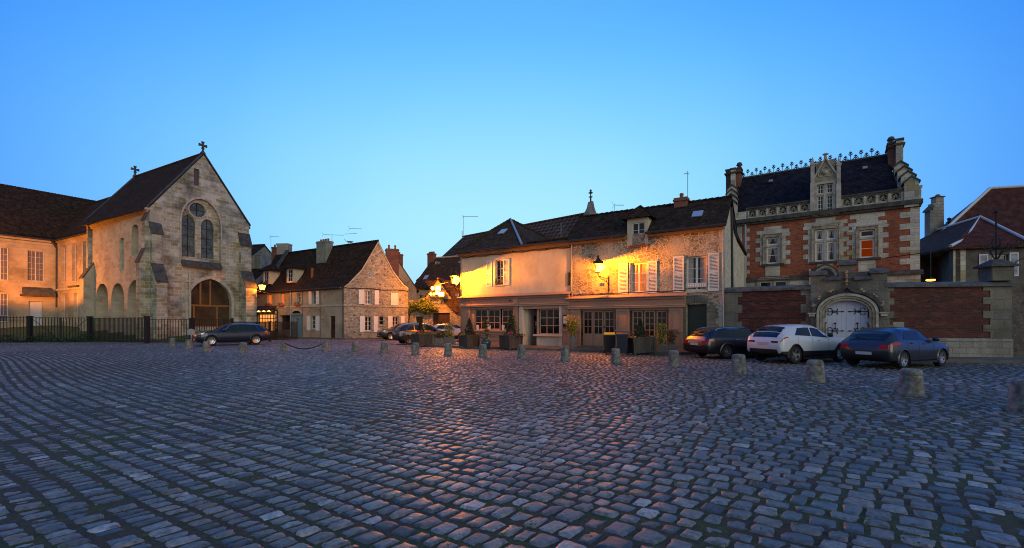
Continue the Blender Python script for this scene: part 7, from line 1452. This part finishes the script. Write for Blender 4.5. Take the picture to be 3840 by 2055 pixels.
EST = dict(arch='body', dim=(4.67, 1.82, 1.47), wb=2.69, ro=1.08, wr=.335, zm=.60, body='paint_black', st=[(0, .34, .50, .52, .84, .60), (.012, .22, .58, .60, .92, .62), (.03, .18, .64, .69, .95, .64), (.075, .155, .665, .83, .98, .66), (.13, .15, .665, .945, .99, .68), (.25, .14, .655, .985, 1, .69), (.42, .14, .64, 1.0, 1, .70), (.54, .14, .63, .985, 1, .69), (.60, .14, .62, .93, 1, .66), (.73, .14, .62, .68, 1, .66), (.76, .14, .61, .655, .99, .72), (.88, .14, .59, .615, .98, .74), (.95, .15, .55, .57, .94, .74), (.985, .18, .48, .50, .87, .68), (1, .24, .42, .44, .78, .62)],
    side_glass=[(.47, .66, .58, .47), (.31, .455, .455, .31), (.115, .295, .295, .165)], ws=(.60, .725), rw=(.035, .115), mirror=.655, trim='full', rim='alloy', spokes=10, plate=(.45, .27), rails=(.13, .52), handles=(.35, .50), seams=(.30, .46, .645), hmat='chrome',
    patches=[('tail_light', 'red_lens', [(.014, 5.00), (.075, 5.10), (.07, 5.85), (.014, 5.90)]), ('headlight', 'clear_lens', [(.92, 5.00), (.98, 5.30), (.975, 5.90), (.90, 5.90)])], boxes=[(0, -.45, .45, .60, .63, 'chrome', 'boot_trim'), (0, -.78, -.5, .68, .82, 'red_lens', 'tail_light'), (0, .5, .78, .68, .82, 'red_lens', 'tail_light')])
place_car('parked_car', 'black estate car with silver roof rails parked by the green door', 'car', gnd(2723, 1345), -1, R(17), EST)
JUKE = dict(spoiler=True, dim=(4.21, 1.80, 1.595), wb=2.64, ro=.78, wr=.36, zm=.64, body='paint_white', cladz=.50, arch='plastic_black', st=[(0, .36, .54, .56, .86, .58), (.012, .25, .60, .62, .93, .60), (.03, .22, .67, .70, .97, .62), (.055, .20, .70, .80, .99, .64), (.10, .18, .70, .91, 1, .65), (.18, .17, .685, .965, 1, .66), (.36, .16, .655, 1.0, 1, .67), (.48, .16, .635, .99, 1, .66), (.56, .16, .625, .93, 1, .64), (.71, .16, .63, .72, 1, .66), (.75, .16, .63, .68, 1, .72), (.88, .16, .62, .65, .985, .78), (.95, .17, .59, .61, .95, .76), (.985, .20, .53, .55, .89, .70), (1, .25, .45, .47, .80, .62)],
    side_glass=[(.42, .645, .545, .42), (.19, .405, .405, .255)], ws=(.56, .70), rw=(.022, .085), mirror=.64, mirmat='plastic_black', rim='alloy', spokes=5, plate=(.50, .30), cladk=2, handles=(.50,), seams=(.22, .41, .635), aerial=.2,
    patches=[('tail_light', 'red_lens', [(.008, 5.55), (.10, 5.75), (.07, 5.98), (.008, 5.90)]), ('headlight', 'clear_lens', [(.92, 5.10), (.98, 5.30), (.975, 5.80), (.90, 5.80)])], boxes=[(0, -.70, -.40, .84, .91, 'dark_lens', 'tail_light'), (0, .40, .70, .84, .91, 'dark_lens', 'tail_light')])
simple('dark_lens', (.05, .008, .01), .15, var=.1)
place_car('parked_car', 'white crossover car with black rear spoiler in front of the brick wall', 'car', gnd(2978, 1363), -1, R(20.3), JUKE)
HAT = dict(arch='body', dim=(4.28, 1.815, 1.50), wb=2.61, ro=.78, wr=.325, zm=.60, body='paint_greyblue', st=[(0, .34, .52, .54, .84, .58), (.012, .23, .58, .60, .91, .60), (.03, .19, .63, .66, .95, .62), (.07, .165, .665, .79, .985, .65), (.12, .15, .675, .90, 1, .66), (.22, .14, .665, .975, 1, .68), (.38, .14, .645, 1.0, 1, .69), (.48, .14, .63, .98, 1, .68), (.56, .14, .62, .91, 1, .66), (.74, .14, .60, .665, .99, .66), (.78, .14, .59, .62, .985, .70), (.90, .14, .54, .56, .95, .72), (.96, .16, .46, .48, .88, .68), (.988, .2, .40, .415, .80, .62), (1, .26, .35, .36, .70, .56)],
    side_glass=[(.42, .67, .545, .42), (.20, .405, .405, .255)], ws=(.56, .73), rw=(.035, .115), mirror=.66, rim='alloy', spokes=7, plate=(.36, .27), handles=(.30, .49), seams=(.235, .41, .64), hmat='paint_greyblue', aerial=.3,
    patches=[('tail_light', 'red_lens', [(.013, 5.05), (.15, 5.45), (.13, 5.85), (.02, 5.75)]), ('headlight', 'clear_lens', [(.88, 5.10), (.975, 5.20), (.96, 5.90), (.86, 5.90)])], boxes=[(0, -.78, -.52, .72, .86, 'red_lens', 'tail_light'), (0, .52, .78, .72, .86, 'red_lens', 'tail_light')])
place_car('parked_car', 'blue grey hatchback with big red tail lamps, parked beside the white gate', 'car', gnd(3381, 1383), -1, R(24.5), HAT)
SUV2 = dict(SUV, dim=(4.45, 1.84, 1.64), wb=2.68, ro=.88, wr=.36, spokes=5, rails=(.18, .55), body='paint_brown', trim='top')
place_car('parked_car', 'brown black sports utility car facing the corner house gable', 'car', gnd(1464, 1275.5), 1, math.atan2(-.50, -.87), dict(SUV2), at_front=True)
place_car('parked_car', 'dark sports utility car half hidden behind the first planter', 'car', gnd(1534, 1292), -1, math.atan2(.5, .87), dict(SUV2, body='paint_black', trim=None, rim='dark_alloy', rails=None))
place_car('parked_car', 'white car with sloping windscreen parked behind the trough planters', 'car', gnd(1634, 1278), -1, math.atan2(-.33, .94), dict(JUKE, body='paint_warmwhite', cladk=1, dim=(4.1, 1.78, 1.56), spokes=7, mirmat='paint_warmwhite'))
# dusk settings
EXPO = 0.12; NISH = .01; SUN_E = .70; SUNV = (-.5, .85, -.27); BACKCOL = (.41, .43, .41); HORCOL = (1.0, .82, .82)
SKYSTOPS = [(.30, (.05, .16, .62)), (.60, (.065, .27, .82)), (.72, (.115, .40, .92)), (.86, (.235, .60, .97)), (.95, (.36, .74, .96)), (1.0, (.43, .80, .95))]
UPSTOPS = [(0, (1, 1, 1)), (.16, (1, 1, 1)), (.32, (.80, .93, 1)), (.46, (.44, .73, .98)), (.58, (.27, .58, .94)), (.74, (.40, .55, .77)), (1, (.40, .53, .72))]
# ================================================================ sky, light, camera
w = bpy.data.worlds.new('World'); SC.world = w; w.use_nodes = True; nt = w.node_tree; nt.nodes.clear(); nn = nt.nodes.new; lk = nt.links.new
out = nn('ShaderNodeOutputWorld'); bg = nn('ShaderNodeBackground'); lk(bg.outputs[0], out.inputs[0])
SUN_EL, SUN_AZ = R(4), R(180)
sky = nn('ShaderNodeTexSky'); sky.sky_type = 'NISHITA'; sky.sun_disc = False; sky.sun_elevation = SUN_EL; sky.sun_rotation = SUN_AZ; sky.ozone_density = 4; sky.air_density = 1.0; sky.dust_density = .3
geo = nn('ShaderNodeTexCoord'); sep = nn('ShaderNodeSeparateXYZ'); lk(geo.outputs['Generated'], sep.inputs[0])
def ramp(fac, stops):
    r = nn('ShaderNodeValToRGB'); e = r.color_ramp; e.interpolation = 'B_SPLINE'
    while len(e.elements) < len(stops): e.elements.new(.5)
    for i, (p, c) in enumerate(stops): e.elements[i].position = p; e.elements[i].color = (*c, 1)
    lk(fac, r.inputs[0]); return r.outputs[0]
def vmath(op, a, b):
    m = nn('ShaderNodeVectorMath'); m.operation = op; lk(a, m.inputs[0]); m.inputs[1].default_value = b; return m
# twilight: pale cyan towards the glow above the roofs ahead, deepening to blue away from it
g = Vector((-.02, .974, .225)).normalized(); dt = vmath('DOT_PRODUCT', geo.outputs['Generated'], g).outputs['Value']
glow = ramp(dt, SKYSTOPS)
def mixn(mode):
    m = nn('ShaderNodeMix'); m.data_type = 'RGBA'; m.blend_type = mode; return m
mul = mixn('MIX')
mr = nn('ShaderNodeMapRange'); lk(sep.outputs[1], mr.inputs[0]); mr.inputs[1].default_value = .15; mr.inputs[2].default_value = -.5; mr.interpolation_type = 'SMOOTHSTEP'
lk(mr.outputs[0], mul.inputs[0]); lk(glow, mul.inputs[6]); mul.inputs[7].default_value = (*BACKCOL, 1)
up = ramp(sep.outputs[2], UPSTOPS); um = mixn('MULTIPLY'); um.inputs[0].default_value = 1; lk(mul.outputs[2], um.inputs[6]); lk(up, um.inputs[7])
hz = nn('ShaderNodeMapRange'); lk(sep.outputs[2], hz.inputs[0]); hz.inputs[1].default_value = .17; hz.inputs[2].default_value = .0; hz.interpolation_type = 'SMOOTHSTEP'
hm = mixn('MULTIPLY'); lk(hz.outputs[0], hm.inputs[0]); lk(um.outputs[2], hm.inputs[6]); hm.inputs[7].default_value = (*HORCOL, 1)
sc_ = mixn('ADD'); sc_.inputs[0].default_value = 1; sx = vmath('MULTIPLY', sky.outputs[0], (NISH, NISH, NISH)); lk(sx.outputs[0], sc_.inputs[7]); lk(hm.outputs[2], sc_.inputs[6])
lk(sc_.outputs[2], bg.inputs[0]); bg.inputs[1].default_value = 1.0
sd = bpy.data.lights.new('sun', 'SUN'); sd.energy = SUN_E; sd.angle = R(35); sd.color = (1, .92, .76); so = bpy.data.objects.new('sun', sd); COL.objects.link(so)
so.rotation_euler = Vector((SUNV)).to_track_quat('-Z', 'Y').to_euler()
cam = bpy.data.cameras.new('camera'); co = bpy.data.objects.new('camera', cam); COL.objects.link(co); co.location = (0, 0, CH); co.rotation_euler = (R(90), 0, 0)
cam.sensor_width = 36; cam.lens = F/3840*36; cam.shift_y = (HV-1027.5)/3840; cam.clip_end = 2000; cam.clip_start = .1; SC.camera = co
SC.view_settings.view_transform = 'Standard'; SC.view_settings.look = 'None'; SC.view_settings.exposure = EXPO; SC.view_settings.gamma = 1
SC.cycles.use_denoising = True; SC.cycles.filter_width = 1.05; SC.cycles.max_bounces = 5; SC.cycles.diffuse_bounces = 3; SC.cycles.glossy_bounces = 3; SC.cycles.transparent_max_bounces = 8; SC.cycles.caustics_reflective = False; SC.cycles.caustics_refractive = False; SC.cycles.sample_clamp_indirect = 4; SC.cycles.use_light_tree = True
